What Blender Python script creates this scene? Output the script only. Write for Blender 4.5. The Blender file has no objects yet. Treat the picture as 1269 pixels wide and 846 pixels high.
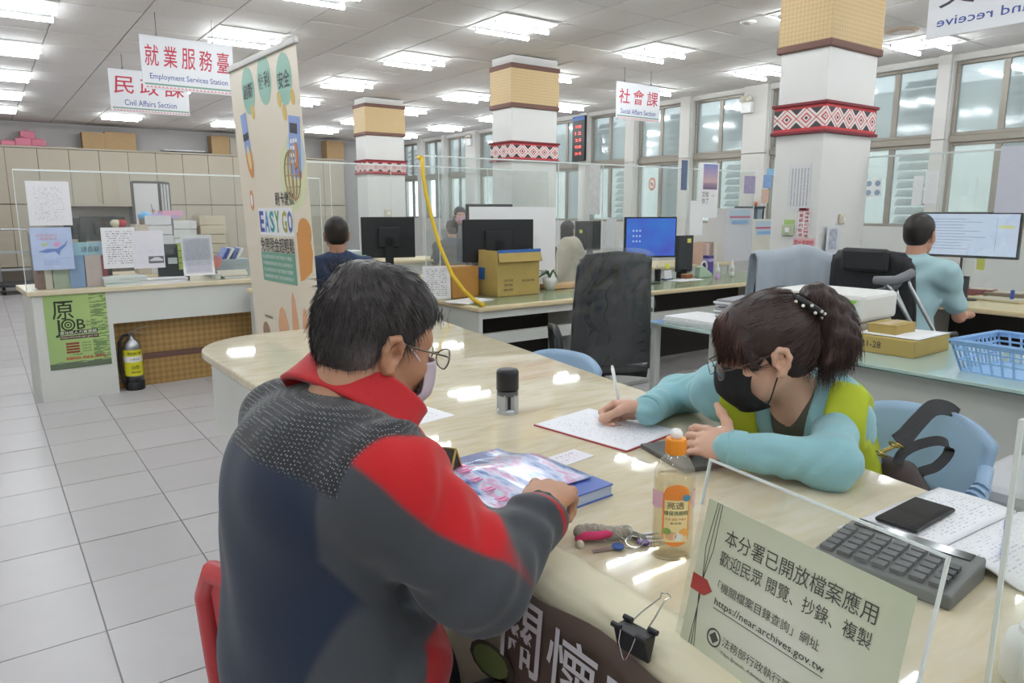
import bpy, math, random
import numpy as np
from mathutils import Vector, Matrix, Euler
random.seed(7); np.random.seed(7)
SC = bpy.context.scene
COL = SC.collection
# ------------------------------------------------------------------ camera
F_PX = 900.0; CX, CY = 634.5, 423.0; H = 1.39
PITCH = math.atan(163.0 / F_PX); YAW = math.radians(36.0)
FH = Vector((math.sin(YAW), math.cos(YAW), 0)); RT = Vector((math.cos(YAW), -math.sin(YAW), 0))
FW = FH * math.cos(PITCH) - Vector((0, 0, 1)) * math.sin(PITCH)
UP = FH * math.sin(PITCH) + Vector((0, 0, 1)) * math.cos(PITCH)
CAM = Vector((0, 0, H))
cd = bpy.data.cameras.new('camera'); cam = bpy.data.objects.new('camera', cd); COL.objects.link(cam)
cd.sensor_width = 36.0; cd.lens = F_PX / 1269.0 * 36.0; cd.clip_start = 0.02; cd.clip_end = 300
m3 = Matrix((RT, UP, -FW)).transposed()
cam.matrix_world = Matrix.Translation(CAM) @ m3.to_4x4()
SC.camera = cam
# ------------------------------------------------------------------ world, exposure
SC.view_settings.view_transform = 'Standard'; SC.view_settings.look = 'None'
SC.view_settings.gamma = 1.0; SC.view_settings.use_curve_mapping = False
SC.view_settings.exposure = 1.08
TUBE_POWER = 26.0; SKY = 1.7
wd = bpy.data.worlds.new('sky'); SC.world = wd; wd.use_nodes = True
bg = wd.node_tree.nodes['Background']; bg.inputs[0].default_value = (0.90, 0.96, 1.0, 1); bg.inputs[1].default_value = SKY
try:
    SC.cycles.max_bounces = 10; SC.cycles.transparent_max_bounces = 24; SC.cycles.caustics_reflective = False; SC.cycles.caustics_refractive = False
    SC.cycles.sample_clamp_indirect = 4.0
except Exception: pass

def ray(x, y): return RT * ((x - CX) / F_PX) - UP * ((y - CY) / F_PX) + FW
def PZ(x, y, z):
    d = ray(x, y); return CAM + d * ((z - H) / d.z)
def PX(x, y, X):
    d = ray(x, y); return CAM + d * (X / d.x)
def PY(x, y, Y):
    d = ray(x, y); return CAM + d * (Y / d.y)
def PD(x, y, d): return CAM + ray(x, y) * d
def V(*a): return Vector(a)
# ------------------------------------------------------------------ materials
MATS = {}
def srgb(c):
    if isinstance(c, str):
        c = [int(c[i:i+2], 16) / 255 for i in (0, 2, 4)]
    return tuple((x / 12.92 if x <= .04045 else ((x + .055) / 1.055) ** 2.4) for x in c)
def newmat(name):
    m = bpy.data.materials.new(name); m.use_nodes = True
    nt = m.node_tree; b = nt.nodes['Principled BSDF']
    return m, nt, b
def N(nt, t, **kw):
    n = nt.nodes.new(t)
    for k, v in kw.items():
        if k.startswith('i_'):
            n.inputs[k[2:]].default_value = v
        else: setattr(n, k, v)
    return n
def L(nt, a, b): nt.links.new(a, b)
def mat(name, col, rough=.5, metal=0, var=0, vscale=8, bump=0, bscale=60, emit=0, trans=0, ior=1.45, coat=0, stretch=None, spec=None, sheen=0):
    if name in MATS: return MATS[name]
    m, nt, b = newmat(name); c = srgb(col)
    b.inputs['Base Color'].default_value = (*c, 1); b.inputs['Roughness'].default_value = rough; b.inputs['Metallic'].default_value = metal
    b.inputs['IOR'].default_value = ior
    if spec is not None: b.inputs['Specular IOR Level'].default_value = spec
    if trans: b.inputs['Transmission Weight'].default_value = trans
    if coat: b.inputs['Coat Weight'].default_value = coat; b.inputs['Coat Roughness'].default_value = .05
    if sheen: b.inputs['Sheen Weight'].default_value = sheen
    if emit:
        b.inputs['Emission Color'].default_value = (*c, 1); b.inputs['Emission Strength'].default_value = emit
    if var or bump:
        tc = N(nt, 'ShaderNodeTexCoord'); mp = N(nt, 'ShaderNodeMapping'); L(nt, tc.outputs['Object'], mp.inputs[0])
        if stretch: mp.inputs['Scale'].default_value = stretch
    if var:
        no = N(nt, 'ShaderNodeTexNoise'); no.inputs['Scale'].default_value = vscale; no.inputs['Detail'].default_value = 5
        L(nt, mp.outputs[0], no.inputs['Vector'])
        rm = N(nt, 'ShaderNodeMapRange'); rm.inputs[1].default_value = .3; rm.inputs[2].default_value = .7; rm.inputs[3].default_value = 1 - var; rm.inputs[4].default_value = 1 + var
        L(nt, no.outputs[0], rm.inputs[0])
        mx = N(nt, 'ShaderNodeVectorMath', operation='SCALE'); mx.inputs[0].default_value = c
        L(nt, rm.outputs[0], mx.inputs['Scale']); L(nt, mx.outputs[0], b.inputs['Base Color'])
    if bump:
        n2 = N(nt, 'ShaderNodeTexNoise'); n2.inputs['Scale'].default_value = bscale; n2.inputs['Detail'].default_value = 3
        L(nt, mp.outputs[0], n2.inputs['Vector'])
        bp = N(nt, 'ShaderNodeBump'); bp.inputs['Strength'].default_value = bump; bp.inputs['Distance'].default_value = .004
        L(nt, n2.outputs[0], bp.inputs['Height']); L(nt, bp.outputs[0], b.inputs['Normal'])
    MATS[name] = m; return m
def mathn(nt, op, a, b=None):
    n = N(nt, 'ShaderNodeMath', operation=op)
    for i, x in enumerate((a, b)):
        if x is None: continue
        if isinstance(x, (int, float)): n.inputs[i].default_value = x
        else: L(nt, x, n.inputs[i])
    return n.outputs[0]
def mixc(nt, fac, a, b):
    n = N(nt, 'ShaderNodeMix', data_type='RGBA')
    L(nt, fac, n.inputs[0])
    for i, x in ((6, a), (7, b)):
        if isinstance(x, tuple): n.inputs[i].default_value = (*x[:3], 1)
        else: L(nt, x, n.inputs[i])
    return n.outputs[2]
def printed(name, paper, ink, rows=22, cols=30, mx=.1, my=.08, dens=.5, rough=.6, u=0, v=1, coat=0):
    """a sheet printed with lines of fine type (flat print), on the sheet's own generated coordinates"""
    if name in MATS: return MATS[name]
    m, nt, b = newmat(name); b.inputs['Roughness'].default_value = rough
    if coat: b.inputs['Coat Weight'].default_value = coat
    tc = N(nt, 'ShaderNodeTexCoord'); sp = N(nt, 'ShaderNodeSeparateXYZ'); L(nt, tc.outputs['Generated'], sp.inputs[0])
    x, y = sp.outputs[u], sp.outputs[v]
    yy = mathn(nt, 'MULTIPLY', y, int(rows * 1.3)); fl = mathn(nt, 'FLOOR', yy); fr = mathn(nt, 'FRACT', yy)
    line = mathn(nt, 'LESS_THAN', fr, .42)
    cb = N(nt, 'ShaderNodeCombineXYZ'); L(nt, mathn(nt, 'MULTIPLY', x, cols * 1.8), cb.inputs[0]); L(nt, mathn(nt, 'MULTIPLY', fl, 7.3), cb.inputs[1])
    no = N(nt, 'ShaderNodeTexNoise'); no.inputs['Scale'].default_value = 1.0; no.inputs['Detail'].default_value = 2; L(nt, cb.outputs[0], no.inputs['Vector'])
    t = mathn(nt, 'GREATER_THAN', no.outputs[0], 1 - dens)
    ins = mathn(nt, 'MULTIPLY', mathn(nt, 'MULTIPLY', mathn(nt, 'GREATER_THAN', x, mx), mathn(nt, 'LESS_THAN', x, 1 - mx)), mathn(nt, 'MULTIPLY', mathn(nt, 'GREATER_THAN', y, my), mathn(nt, 'LESS_THAN', y, 1 - my)))
    f = mathn(nt, 'MULTIPLY', mathn(nt, 'MULTIPLY', line, t), ins)
    L(nt, mixc(nt, f, srgb(paper), srgb(ink)), b.inputs['Base Color'])
    MATS[name] = m; return m
def clear(name, tint=(.95, .97, .97), refl=.06, haze=.0, hazecol=(.8, .83, .83), rough=.02):
    """thin clear sheet: see-through with a gloss and a slight milky veil"""
    if name in MATS: return MATS[name]
    m, nt, b = newmat(name); nt.nodes.remove(b); out = nt.nodes['Material Output']
    tr = N(nt, 'ShaderNodeBsdfTransparent'); tr.inputs[0].default_value = (*tint, 1)
    gl = N(nt, 'ShaderNodeBsdfGlossy'); gl.inputs['Roughness'].default_value = rough
    lw = N(nt, 'ShaderNodeLayerWeight'); lw.inputs[0].default_value = .5
    f2 = mathn(nt, 'ADD', mathn(nt, 'MULTIPLY', mathn(nt, 'POWER', lw.outputs['Facing'], 4.0), .45), refl)
    s = tr.outputs[0]
    if haze:
        df = N(nt, 'ShaderNodeBsdfDiffuse'); df.inputs[0].default_value = (*hazecol, 1)
        tl = N(nt, 'ShaderNodeBsdfTranslucent'); tl.inputs[0].default_value = (*hazecol, 1)
        m0 = N(nt, 'ShaderNodeMixShader'); m0.inputs[0].default_value = .5; L(nt, df.outputs[0], m0.inputs[1]); L(nt, tl.outputs[0], m0.inputs[2])
        m1 = N(nt, 'ShaderNodeMixShader'); m1.inputs[0].default_value = haze; L(nt, s, m1.inputs[1]); L(nt, m0.outputs[0], m1.inputs[2]); s = m1.outputs[0]
    m2 = N(nt, 'ShaderNodeMixShader'); L(nt, f2, m2.inputs[0]); L(nt, s, m2.inputs[1]); L(nt, gl.outputs[0], m2.inputs[2])
    L(nt, m2.outputs[0], out.inputs[0]); MATS[name] = m; return m
# ------------------------------------------------------------------ mesh builder
def rotm(r):
    if r is None: return Matrix.Identity(3)
    if isinstance(r, Matrix): return r.to_3x3()
    if isinstance(r, (int, float)): return Matrix.Rotation(r, 3, 'Z')
    return Euler(r).to_matrix()
class MB:
    def __init__(s): s.v = []; s.f = []; s.mi = []
    def add(s, vs, fs, mi=0):
        o = len(s.v); s.v += [tuple(p) for p in vs]; s.f += [tuple(i + o for i in f) for f in fs]; s.mi += [mi] * len(fs); return s
    def box(s, c, size, rot=None, mi=0):
        R = rotm(rot); c = Vector(c); h = Vector(size) / 2
        vs = [c + R @ Vector((sx * h.x, sy * h.y, sz * h.z)) for sx in (-1, 1) for sy in (-1, 1) for sz in (-1, 1)]
        return s.add(vs, [(0, 1, 3, 2), (4, 6, 7, 5), (0, 4, 5, 1), (2, 3, 7, 6), (0, 2, 6, 4), (1, 5, 7, 3)], mi)
    def bb(s, lo, hi, mi=0):
        lo = Vector(lo); hi = Vector(hi); return s.box((lo + hi) / 2, hi - lo, None, mi)
    def ring(s, c, ax, r, n, ang=0):
        ax = Vector(ax).normalized(); u = ax.orthogonal().normalized()
        if abs(ax.z) > .9: u = Vector((1, 0, 0)) - ax * ax.x; u.normalize()
        w = ax.cross(u)
        return [Vector(c) + (u * math.cos(ang + 2 * math.pi * i / n) + w * math.sin(ang + 2 * math.pi * i / n)) * r for i in range(n)]
    def cyl(s, a, b, r0, r1=None, n=14, cap=True, mi=0):
        r1 = r0 if r1 is None else r1; a = Vector(a); b = Vector(b); d = b - a
        vs = s.ring(a, d, r0, n) + s.ring(b, d, r1, n)
        fs = [(i, (i + 1) % n, n + (i + 1) % n, n + i) for i in range(n)]
        if cap: fs += [tuple(range(n))[::-1], tuple(range(n, 2 * n))]
        return s.add(vs, fs, mi)
    def tube(s, path, r, n=8, mi=0, closed=False, flat=None):
        path = [Vector(p) for p in path]; k = len(path); vs = []; fs = []
        T = []
        for i in range(k):
            a = path[(i - 1) % k] if (closed or i > 0) else path[i]; b = path[(i + 1) % k] if (closed or i < k - 1) else path[i]
            T.append((b - a).normalized())
        u = T[0].orthogonal().normalized()
        for i in range(k):
            u = (u - T[i] * u.dot(T[i]))
            if u.length < 1e-6: u = T[i].orthogonal()
            u.normalize(); w = T[i].cross(u); rr = r[i] if isinstance(r, (list, tuple)) else r
            for j in range(n):
                a = 2 * math.pi * j / n; vs.append(path[i] + u * math.cos(a) * rr + w * math.sin(a) * rr)
        for i in range(k if closed else k - 1):
            for j in range(n):
                i2 = (i + 1) % k
                fs.append((i * n + j, i * n + (j + 1) % n, i2 * n + (j + 1) % n, i2 * n + j))
        if not closed: fs += [tuple(range(n))[::-1], tuple(range((k - 1) * n, k * n))]
        return s.add(vs, fs, mi)
    def sribbon(s, path, width, thick, axis, sub_=5):
        p = [Vector(q) for q in path]; out = []
        for i in range(len(p) - 1):
            p0, p1, p2, p3 = p[max(i - 1, 0)], p[i], p[i + 1], p[min(i + 2, len(p) - 1)]
            for k in range(sub_):
                t = k / sub_; out.append(.5 * ((2 * p1) + (p2 - p0) * t + (2 * p0 - 5 * p1 + 4 * p2 - p3) * t * t + (3 * p1 - p0 - 3 * p2 + p3) * t ** 3))
        out.append(p[-1]); return s.ribbon(out, width, thick, axis)
    def ribbon(s, path, width, thick, normal_axis=None, mi=0):
        """flat strap along a path; width vectors given per point or one axis"""
        path = [Vector(p) for p in path]; k = len(path); vs = []
        for i in range(k):
            t = (path[min(i + 1, k - 1)] - path[max(i - 1, 0)]).normalized()
            w = Vector(normal_axis[i] if isinstance(normal_axis, list) else normal_axis); w = (w - t * w.dot(t)).normalized(); nn = t.cross(w)
            for a, b in ((-1, -1), (1, -1), (1, 1), (-1, 1)): vs.append(path[i] + w * a * width / 2 + nn * b * thick / 2)
        fs = [(i * 4 + j, i * 4 + (j + 1) % 4, i * 4 + 4 + (j + 1) % 4, i * 4 + 4 + j) for i in range(k - 1) for j in range(4)]
        fs += [(3, 2, 1, 0), tuple((k - 1) * 4 + j for j in range(4))]
        return s.add(vs, fs, mi)
    def lathe(s, prof, n=24, c=(0, 0, 0), mi=0, sx=1, sy=1, cap=True):
        c = Vector(c); vs = []; fs = []
        for r, z in prof:
            for j in range(n):
                a = 2 * math.pi * j / n; vs.append(c + Vector((r * sx * math.cos(a), r * sy * math.sin(a), z)))
        for i in range(len(prof) - 1):
            for j in range(n): fs.append((i * n + j, i * n + (j + 1) % n, (i + 1) * n + (j + 1) % n, (i + 1) * n + j))
        if cap: fs += [tuple(range(n))[::-1], tuple(range((len(prof) - 1) * n, len(prof) * n))]
        return s.add(vs, fs, mi)
    def prism(s, poly, z0, z1, mi=0):
        n = len(poly); vs = [(x, y, z0) for x, y in poly] + [(x, y, z1) for x, y in poly]
        a = sum(poly[i][0] * poly[(i + 1) % n][1] - poly[(i + 1) % n][0] * poly[i][1] for i in range(n))
        fs = [tuple(range(n))[::-1], tuple(range(n, 2 * n))] + [(i, (i + 1) % n, n + (i + 1) % n, n + i) for i in range(n)]
        if a < 0: fs = [f[::-1] for f in fs]
        return s.add(vs, fs, mi)
    def grid(s, fn, nu, nv, mi=0, thick=0):
        P = [[Vector(fn(i / nu, j / nv)) for j in range(nv + 1)] for i in range(nu + 1)]
        w = nv + 1; fs = [(i * w + j, (i + 1) * w + j, (i + 1) * w + j + 1, i * w + j + 1) for i in range(nu) for j in range(nv)]
        s.add([p for row in P for p in row], fs, mi); return s
    def ell(s, c, rad, nu=16, nv=10, rot=None, mi=0):
        R = rotm(rot); c = Vector(c); rad = Vector(rad) if not isinstance(rad, (int, float)) else Vector((rad,) * 3); vs = []; fs = []
        for i in range(nv + 1):
            th = math.pi * i / nv
            for j in range(nu):
                ph = 2 * math.pi * j / nu; vs.append(c + R @ Vector((rad.x * math.sin(th) * math.cos(ph), rad.y * math.sin(th) * math.sin(ph), rad.z * math.cos(th))))
        for i in range(nv):
            for j in range(nu): fs.append((i * nu + j, (i + 1) * nu + j, (i + 1) * nu + (j + 1) % nu, i * nu + (j + 1) % nu))
        return s.add(vs, fs, mi)
    def mesh(s, name, mats, smooth=False):
        me = bpy.data.meshes.new(name); me.from_pydata(s.v, [], s.f)
        for m in (mats if isinstance(mats, (list, tuple)) else [mats]): me.materials.append(m)
        if any(s.mi): me.polygons.foreach_set('material_index', s.mi)
        if smooth: me.polygons.foreach_set('use_smooth', [True] * len(me.polygons))
        me.validate(); me.update(); return me
    def build(s, name, mats, parent=None, smooth=False, bev=0, bseg=2, sub=0, solid=0):
        o = bpy.data.objects.new(name, s.mesh(name, mats, smooth)); COL.objects.link(o)
        if parent is not None: o.parent = parent
        if solid:
            md = o.modifiers.new('solid', 'SOLIDIFY'); md.thickness = solid; md.offset = 0
        if bev:
            md = o.modifiers.new('bevel', 'BEVEL'); md.width = bev; md.segments = bseg; md.limit_method = 'ANGLE'; md.angle_limit = .6
        if sub:
            md = o.modifiers.new('subd', 'SUBSURF'); md.levels = sub; md.render_levels = sub
        return o
def tag(o, label, cat, group=None, kind=None):
    if label: o['label'] = label
    if cat: o['category'] = cat
    if group: o['group'] = group
    if kind: o['kind'] = kind
    return o
def thing(name, label, cat, loc=(0, 0, 0), rot=0, group=None):
    o = bpy.data.objects.new(name, None); COL.objects.link(o); o.empty_display_size = .05
    if isinstance(rot, Matrix): o.matrix_world = Matrix.Translation(Vector(loc)) @ rot.to_4x4()
    else:
        o.location = loc; o.rotation_euler = (0, 0, rot) if isinstance(rot, (int, float)) else rot
    return tag(o, label, cat, group)
def struct(name, mb, mats, **kw):
    o = mb.build(name, mats, **kw); o['kind'] = 'structure'; return o
def sub(name, mesh, parent, loc=(0, 0, 0), rot=None):
    o = bpy.data.objects.new(name, mesh); COL.objects.link(o); o.parent = parent; o.location = loc
    if rot: o.rotation_euler = rot
    return o
def frame(xa, ya):
    """rotation matrix with local x along xa, local y near ya"""
    x = Vector(xa).normalized(); z = x.cross(Vector(ya)).normalized(); y = z.cross(x)
    return Matrix((x, y, z)).transposed()
TXT = {}
def text(s, mt, parent, loc, w=None, h=None, rot=None, thick=.0008, bold=0.0, name='lettering', spacing=1.0, shear=0, align=.5, res=2, label=None):
    """lettering as thin raised geometry, fitted to width w and/or height h, centred at loc in the parent's frame (local x right, y up, z out)"""
    bold = min(bold, .007) if any(ord(c) > 0x2e80 for c in s) else bold
    key = (s, bold, spacing, shear)
    if key not in TXT:
        cu = bpy.data.curves.new('t', 'FONT'); cu.body = s; cu.size = 1; cu.resolution_u = res; cu.offset = bold; cu.space_character = spacing; cu.shear = shear; cu.fill_mode = 'FRONT'
        ob = bpy.data.objects.new('t', cu); COL.objects.link(ob)
        bpy.context.view_layer.update()
        dg = bpy.context.evaluated_depsgraph_get(); me = bpy.data.meshes.new_from_object(ob.evaluated_get(dg))
        vs = np.array([v.co[:] for v in me.vertices]) if len(me.vertices) else np.zeros((0, 3)); fs = [tuple(p.vertices) for p in me.polygons]
        bpy.data.objects.remove(ob); bpy.data.curves.remove(cu); bpy.data.meshes.remove(me)
        TXT[key] = (vs, fs)
    vs, fs = TXT[key]
    if len(vs) == 0: return None
    lo = vs.min(0); hi = vs.max(0); d = hi - lo
    sx = w / d[0] if w else None; sy = h / d[1] if h else None
    if sx is None: sx = sy
    if sy is None: sy = sx
    P = np.zeros_like(vs); P[:, 0] = (vs[:, 0] - lo[0] - d[0] * align) * sx; P[:, 1] = (vs[:, 1] - (lo[1] + hi[1]) / 2) * sy; P[:, 2] = thick
    mb = MB(); mb.add(P.tolist(), fs)
    o = mb.build(name, mt, parent); o.location = loc
    if rot: o.rotation_euler = rot
    if label: o['label'] = label
    return o
def lift(o, dz):
    for v in o.data.vertices: v.co.z += dz
    return o
# ================================================================== the room
CEIL = 3.0; XW = 8.5; YB = 16.6; XL = -2.6; YF = -2.2
def tile_mat():
    m, nt, b = newmat('floor_tile'); b.inputs['Roughness'].default_value = .22
    oi = N(nt, 'ShaderNodeObjectInfo'); tc = N(nt, 'ShaderNodeTexCoord')
    no = N(nt, 'ShaderNodeTexNoise'); no.inputs['Scale'].default_value = 9; no.inputs['Detail'].default_value = 6; L(nt, tc.outputs['Object'], no.inputs['Vector'])
    f = mathn(nt, 'ADD', mathn(nt, 'MULTIPLY', no.outputs[0], .5), mathn(nt, 'MULTIPLY', oi.outputs['Random'], .5))
    L(nt, mixc(nt, f, srgb('b9b4b6'), srgb('cac6c8')), b.inputs['Base Color'])
    L(nt, mathn(nt, 'ADD', mathn(nt, 'MULTIPLY', no.outputs[0], .16), .28), b.inputs['Roughness'])
    return m
def grid_mat(name, field, line, size, x0, y0, lw, rough):
    m, nt, b = newmat(name); b.inputs['Roughness'].default_value = rough
    tc = N(nt, 'ShaderNodeTexCoord'); sp = N(nt, 'ShaderNodeSeparateXYZ'); L(nt, tc.outputs['Object'], sp.inputs[0])
    def ln(o, s): return mathn(nt, 'LESS_THAN', mathn(nt, 'FRACT', mathn(nt, 'DIVIDE', mathn(nt, 'ADD', o, lw / 2 - s + 100 * size), size)), lw / size)
    f = mathn(nt, 'MAXIMUM', ln(sp.outputs[0], x0), ln(sp.outputs[1], y0))
    L(nt, mixc(nt, f, srgb(field), srgb(line)), b.inputs['Base Color']); return m
M_TILE = tile_mat()
M_FBASE = grid_mat('floor_base_tiles', 'c2bdbf', '827d7c', .4, .208, 2.60, .006, .38)
T0X, T0Y, TS = .208, 2.60, .40
fl = struct('floor', MB().bb((XL, YF, -.12), (XW + .2, YB + .1, -.005)), M_FBASE)
tm = MB().box((0, 0, -.0045), (TS - .0055, TS - .0055, .009)).mesh('floor_tile', M_TILE)
for i in range(-3, 4):
    for j in range(-3, 34):
        sub('floor_tile', tm, fl, (T0X + (i + .5) * TS, T0Y + (j + .5) * TS, random.uniform(-.0006, .0006)))
# ceiling: lay-in panels in a grid
M_CBASE = grid_mat('ceiling_grid', 'dedad7', 'b4b1ae', .6, .1, 5.2, .02, .8)
M_CTILE = mat('ceiling_panel', 'e2dedb', .85, var=.03, vscale=40)
ce = struct('ceiling', MB().bb((XL, YF, CEIL + .006), (XW + .2, YB + .1, CEIL + .14)), M_CBASE)
LX = [.4 + 1.8 * i for i in range(-1, 5)]; LY = [5.5 + 1.8 * j for j in range(-4, 7)]
lit = {(round(x, 2), round(y, 2)) for x in LX for y in LY}
cm = MB().box((0, 0, .006), (.588, .588, .012)).mesh('ceiling_panel', M_CTILE)
n = 0
for j in range(-6, 18):
    for i in range(0, 14):
        x, y = .4 + .6 * i, 5.5 + .6 * j
        if (round(x, 2), round(y, 2)) in lit: continue
        if y < 7.5 - .62 * x * .5 - 3.2: continue
        if n >= 290 or (4.6 < x < 5.4 and any(abs(y - q) < .4 for q in (3.08, 6.7, 10.3))): continue
        sub('ceiling_panel', cm, ce, (x, y, CEIL - .004 + random.uniform(-.0015, .0015))); n += 1
# walls
M_WALL = mat('wall_paint', 'd6d3cf', .7, var=.02, vscale=3)
M_WALLB = mat('wall_paint_grey', 'b4b0ae', .8, var=.03, vscale=2)
struct('wall_back', MB().bb((XL, YB, 0), (XW + .2, YB + .1, CEIL)), M_WALLB)
struct('wall_left', MB().bb((XL - .1, YF, 0), (XL, YB + .1, CEIL)), M_WALL)
struct('wall_front', MB().bb((XL, YF - .1, 0), (XW + .2, YF, CEIL)), M_WALL)
BAYS = [(-1.9, -.85), (-.7, .3), (.5, 1.5), (1.7, 2.62), (2.82, 3.77), (3.92, 4.86), (5.06, 5.99), (6.37, 7.27), (7.47, 8.38), (8.59, 9.5), (9.7, 10.6), (10.8, 11.7), (11.9, 12.9), (13.31, 14.17), (14.3, 15.2), (15.4, 16.3)]
ZS, ZT0, ZT1, ZH = 1.2, 2.10, 2.17, 2.93
w = MB(); w.bb((XW, YF, 0), (XW + .2, YB + .1, ZS)); w.bb((XW, YF, ZH), (XW + .2, YB + .1, CEIL))
edges = [YF] + [e for b in BAYS for e in b] + [YB + .1]
for a, b_ in zip(edges[::2], edges[1::2]): w.bb((XW, a, ZS), (XW + .2, b_, ZH))
struct('wall_right', w, M_WALL)
# pilaster facings proud of the wall with the joint at transom height
tr = MB()
for a, b_ in zip(edges[2:-2:2], edges[3:-2:2]):
    tr.bb((XW - .05, a + .01, 0), (XW, b_ - .01, 2.125)); tr.bb((XW - .05, a + .01, 2.135), (XW, b_ - .01, CEIL))
struct('trim_1', tr, M_WALL)
M_ALU = mat('window_aluminium', '9b948a', .45, .3)
M_FROST = clear('frosted_glass', (.62, .66, .66), .08, .42, (.55, .60, .61), .08)
M_FROST2 = clear('clear_window_glass', (.80, .84, .84), .07, .16, (.72, .78, .78), .03)
M_LOUV = mat('louver_slat', 'd8dbd9', .5)
slat_m = {}
for k, (a, b_) in enumerate(BAYS):
    wn = bpy.data.objects.new('window_%d' % (k + 1), None); COL.objects.link(wn); wn['kind'] = 'structure'; wn.location = (XW + .06, a, 0)
    wd_ = b_ - a; mid = wd_ * .5
    fr = MB()
    for z0, z1 in ((ZS, ZT0), (ZT1, ZH)):
        fr.bb((0, 0, z0), (.07, .035, z1)); fr.bb((0, wd_ - .035, z0), (.07, wd_, z1)); fr.bb((0, .035, z0), (.07, wd_ - .035, z0 + .035)); fr.bb((0, .035, z1 - .035), (.07, wd_ - .035, z1))
    fr.bb((-.02, 0, ZT0), (.08, wd_, ZT1))
    fr.build('window_frame', M_ALU, wn, bev=.004, bseg=1)
    for z0, z1, gm in ((ZS, ZT0, M_FROST2), (ZT1, ZH, M_FROST)):
        MB().bb((.012, mid - .03, z0 + .035), (.05, mid + .03, z1 - .035)).build('mullion', M_ALU, wn)
        MB().bb((.022, .035, z0 + .035), (.028, mid - .03, z1 - .035)).build('pane', gm if z0 > 2 else (M_FROST2 if k % 2 else M_FROST), wn)
        MB().bb((.040, mid + .03, z0 + .035), (.046, wd_ - .035, z1 - .035)).build('pane', gm, wn)
    if 3 < k:
        key = round(wd_, 2)
        if key not in slat_m: slat_m[key] = MB().box((0, wd_ * .25, 0), (.006, wd_ * .44, .105), (0, .7, 0)).mesh('louver', M_LOUV)
        z = ZS + .08
        while z < ZH - .05:
            if not ZT0 - .05 < z < ZT1 + .05:
                sub('louver', slat_m[key], wn, (.16, 0 if z < 2.1 else (0 if k % 3 else mid), z))
            z += .1
# neighbouring building seen hazily through the panes
M_NB = mat('neighbour_wall', 'b9bdb8', .8, var=.15, vscale=1.5)
nb = struct('wall_neighbour', MB().bb((XW + 2.6, -3, -.1), (XW + 2.9, 19, 3.1)), M_NB)
# ------------------------------------------------------------------ columns with woven and patterned bands
def weave_mat(name='woven_bamboo', c1='c8ad82', c2='bb9d6e', c3='c6ac80', sc=34):
    m, nt, b = newmat(name); b.inputs['Roughness'].default_value = .6
    tc = N(nt, 'ShaderNodeTexCoord'); sp = N(nt, 'ShaderNodeSeparateXYZ'); L(nt, tc.outputs['Object'], sp.inputs[0])
    u = mathn(nt, 'ADD', sp.outputs[0], sp.outputs[1])
    a = mathn(nt, 'ADD', u, sp.outputs[2]); c = mathn(nt, 'SUBTRACT', u, sp.outputs[2])
    cb = N(nt, 'ShaderNodeCombineXYZ'); L(nt, mathn(nt, 'ADD', a, .0037), cb.inputs[0]); L(nt, mathn(nt, 'ADD', c, .0037), cb.inputs[1])
    ck = N(nt, 'ShaderNodeTexChecker'); ck.inputs['Scale'].default_value = sc; L(nt, cb.outputs[0], ck.inputs['Vector'])
    ck.inputs['Color1'].default_value = (*srgb(c1), 1); ck.inputs['Color2'].default_value = (*srgb(c2), 1)
    no = N(nt, 'ShaderNodeTexNoise'); no.inputs['Scale'].default_value = 30; no.inputs['Detail'].default_value = 4; L(nt, cb.outputs[0], no.inputs['Vector'])
    L(nt, mixc(nt, mathn(nt, 'MULTIPLY', no.outputs[0], .6), ck.outputs[0], srgb(c3)), b.inputs['Base Color'])
    bp = N(nt, 'ShaderNodeBump'); bp.inputs['Strength'].default_value = .4; bp.inputs['Distance'].default_value = .004; L(nt, ck.outputs['Fac'], bp.inputs['Height']); L(nt, bp.outputs[0], b.inputs['Normal'])
    return m
def diamond_mat():
    m, nt, b = newmat('diamond_pattern'); b.inputs['Roughness'].default_value = .5
    tc = N(nt, 'ShaderNodeTexCoord'); sp = N(nt, 'ShaderNodeSeparateXYZ'); L(nt, tc.outputs['Object'], sp.inputs[0])
    P = .152
    u = mathn(nt, 'ADD', mathn(nt, 'ADD', sp.outputs[0], sp.outputs[1]), 5 * P)
    w_ = mathn(nt, 'ABSOLUTE', mathn(nt, 'SUBTRACT', mathn(nt, 'FRACT', mathn(nt, 'DIVIDE', u, P)), .5))
    v = mathn(nt, 'DIVIDE', mathn(nt, 'ABSOLUTE', sp.outputs[2]), .13)
    d = mathn(nt, 'ADD', w_, v)
    red, wh, bk = srgb('c3474c'), srgb('dcd3d0'), srgb('3d3236')
    col = mixc(nt, mathn(nt, 'GREATER_THAN', d, .10), bk, wh)
    col = mixc(nt, mathn(nt, 'GREATER_THAN', d, .19), col, red)
    col = mixc(nt, mathn(nt, 'GREATER_THAN', d, .29), col, wh)
    col = mixc(nt, mathn(nt, 'GREATER_THAN', d, .46), col, red)
    col = mixc(nt, mathn(nt, 'GREATER_THAN', d, .53), col, wh)
    col = mixc(nt, mathn(nt, 'GREATER_THAN', d, .68), col, bk)
    col = mixc(nt, mathn(nt, 'GREATER_THAN', v, .50), col, srgb('c2383f'))
    L(nt, col, b.inputs['Base Color']); return m
M_WEAVE = weave_mat(); M_DIA = diamond_mat()
M_COLW = mat('column_white', 'd9d7d4', .6, var=.015, vscale=3); M_BRAID = mat('band_braid', '73554c', .7, bump=.6, bscale=120)
M_RED = mat('band_red_edge', '7c2e36', .6)
CW, CD = .62, .37
COLS = [(4.72, 2.89), (4.72, 6.50), (4.72, 10.12)]
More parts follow.
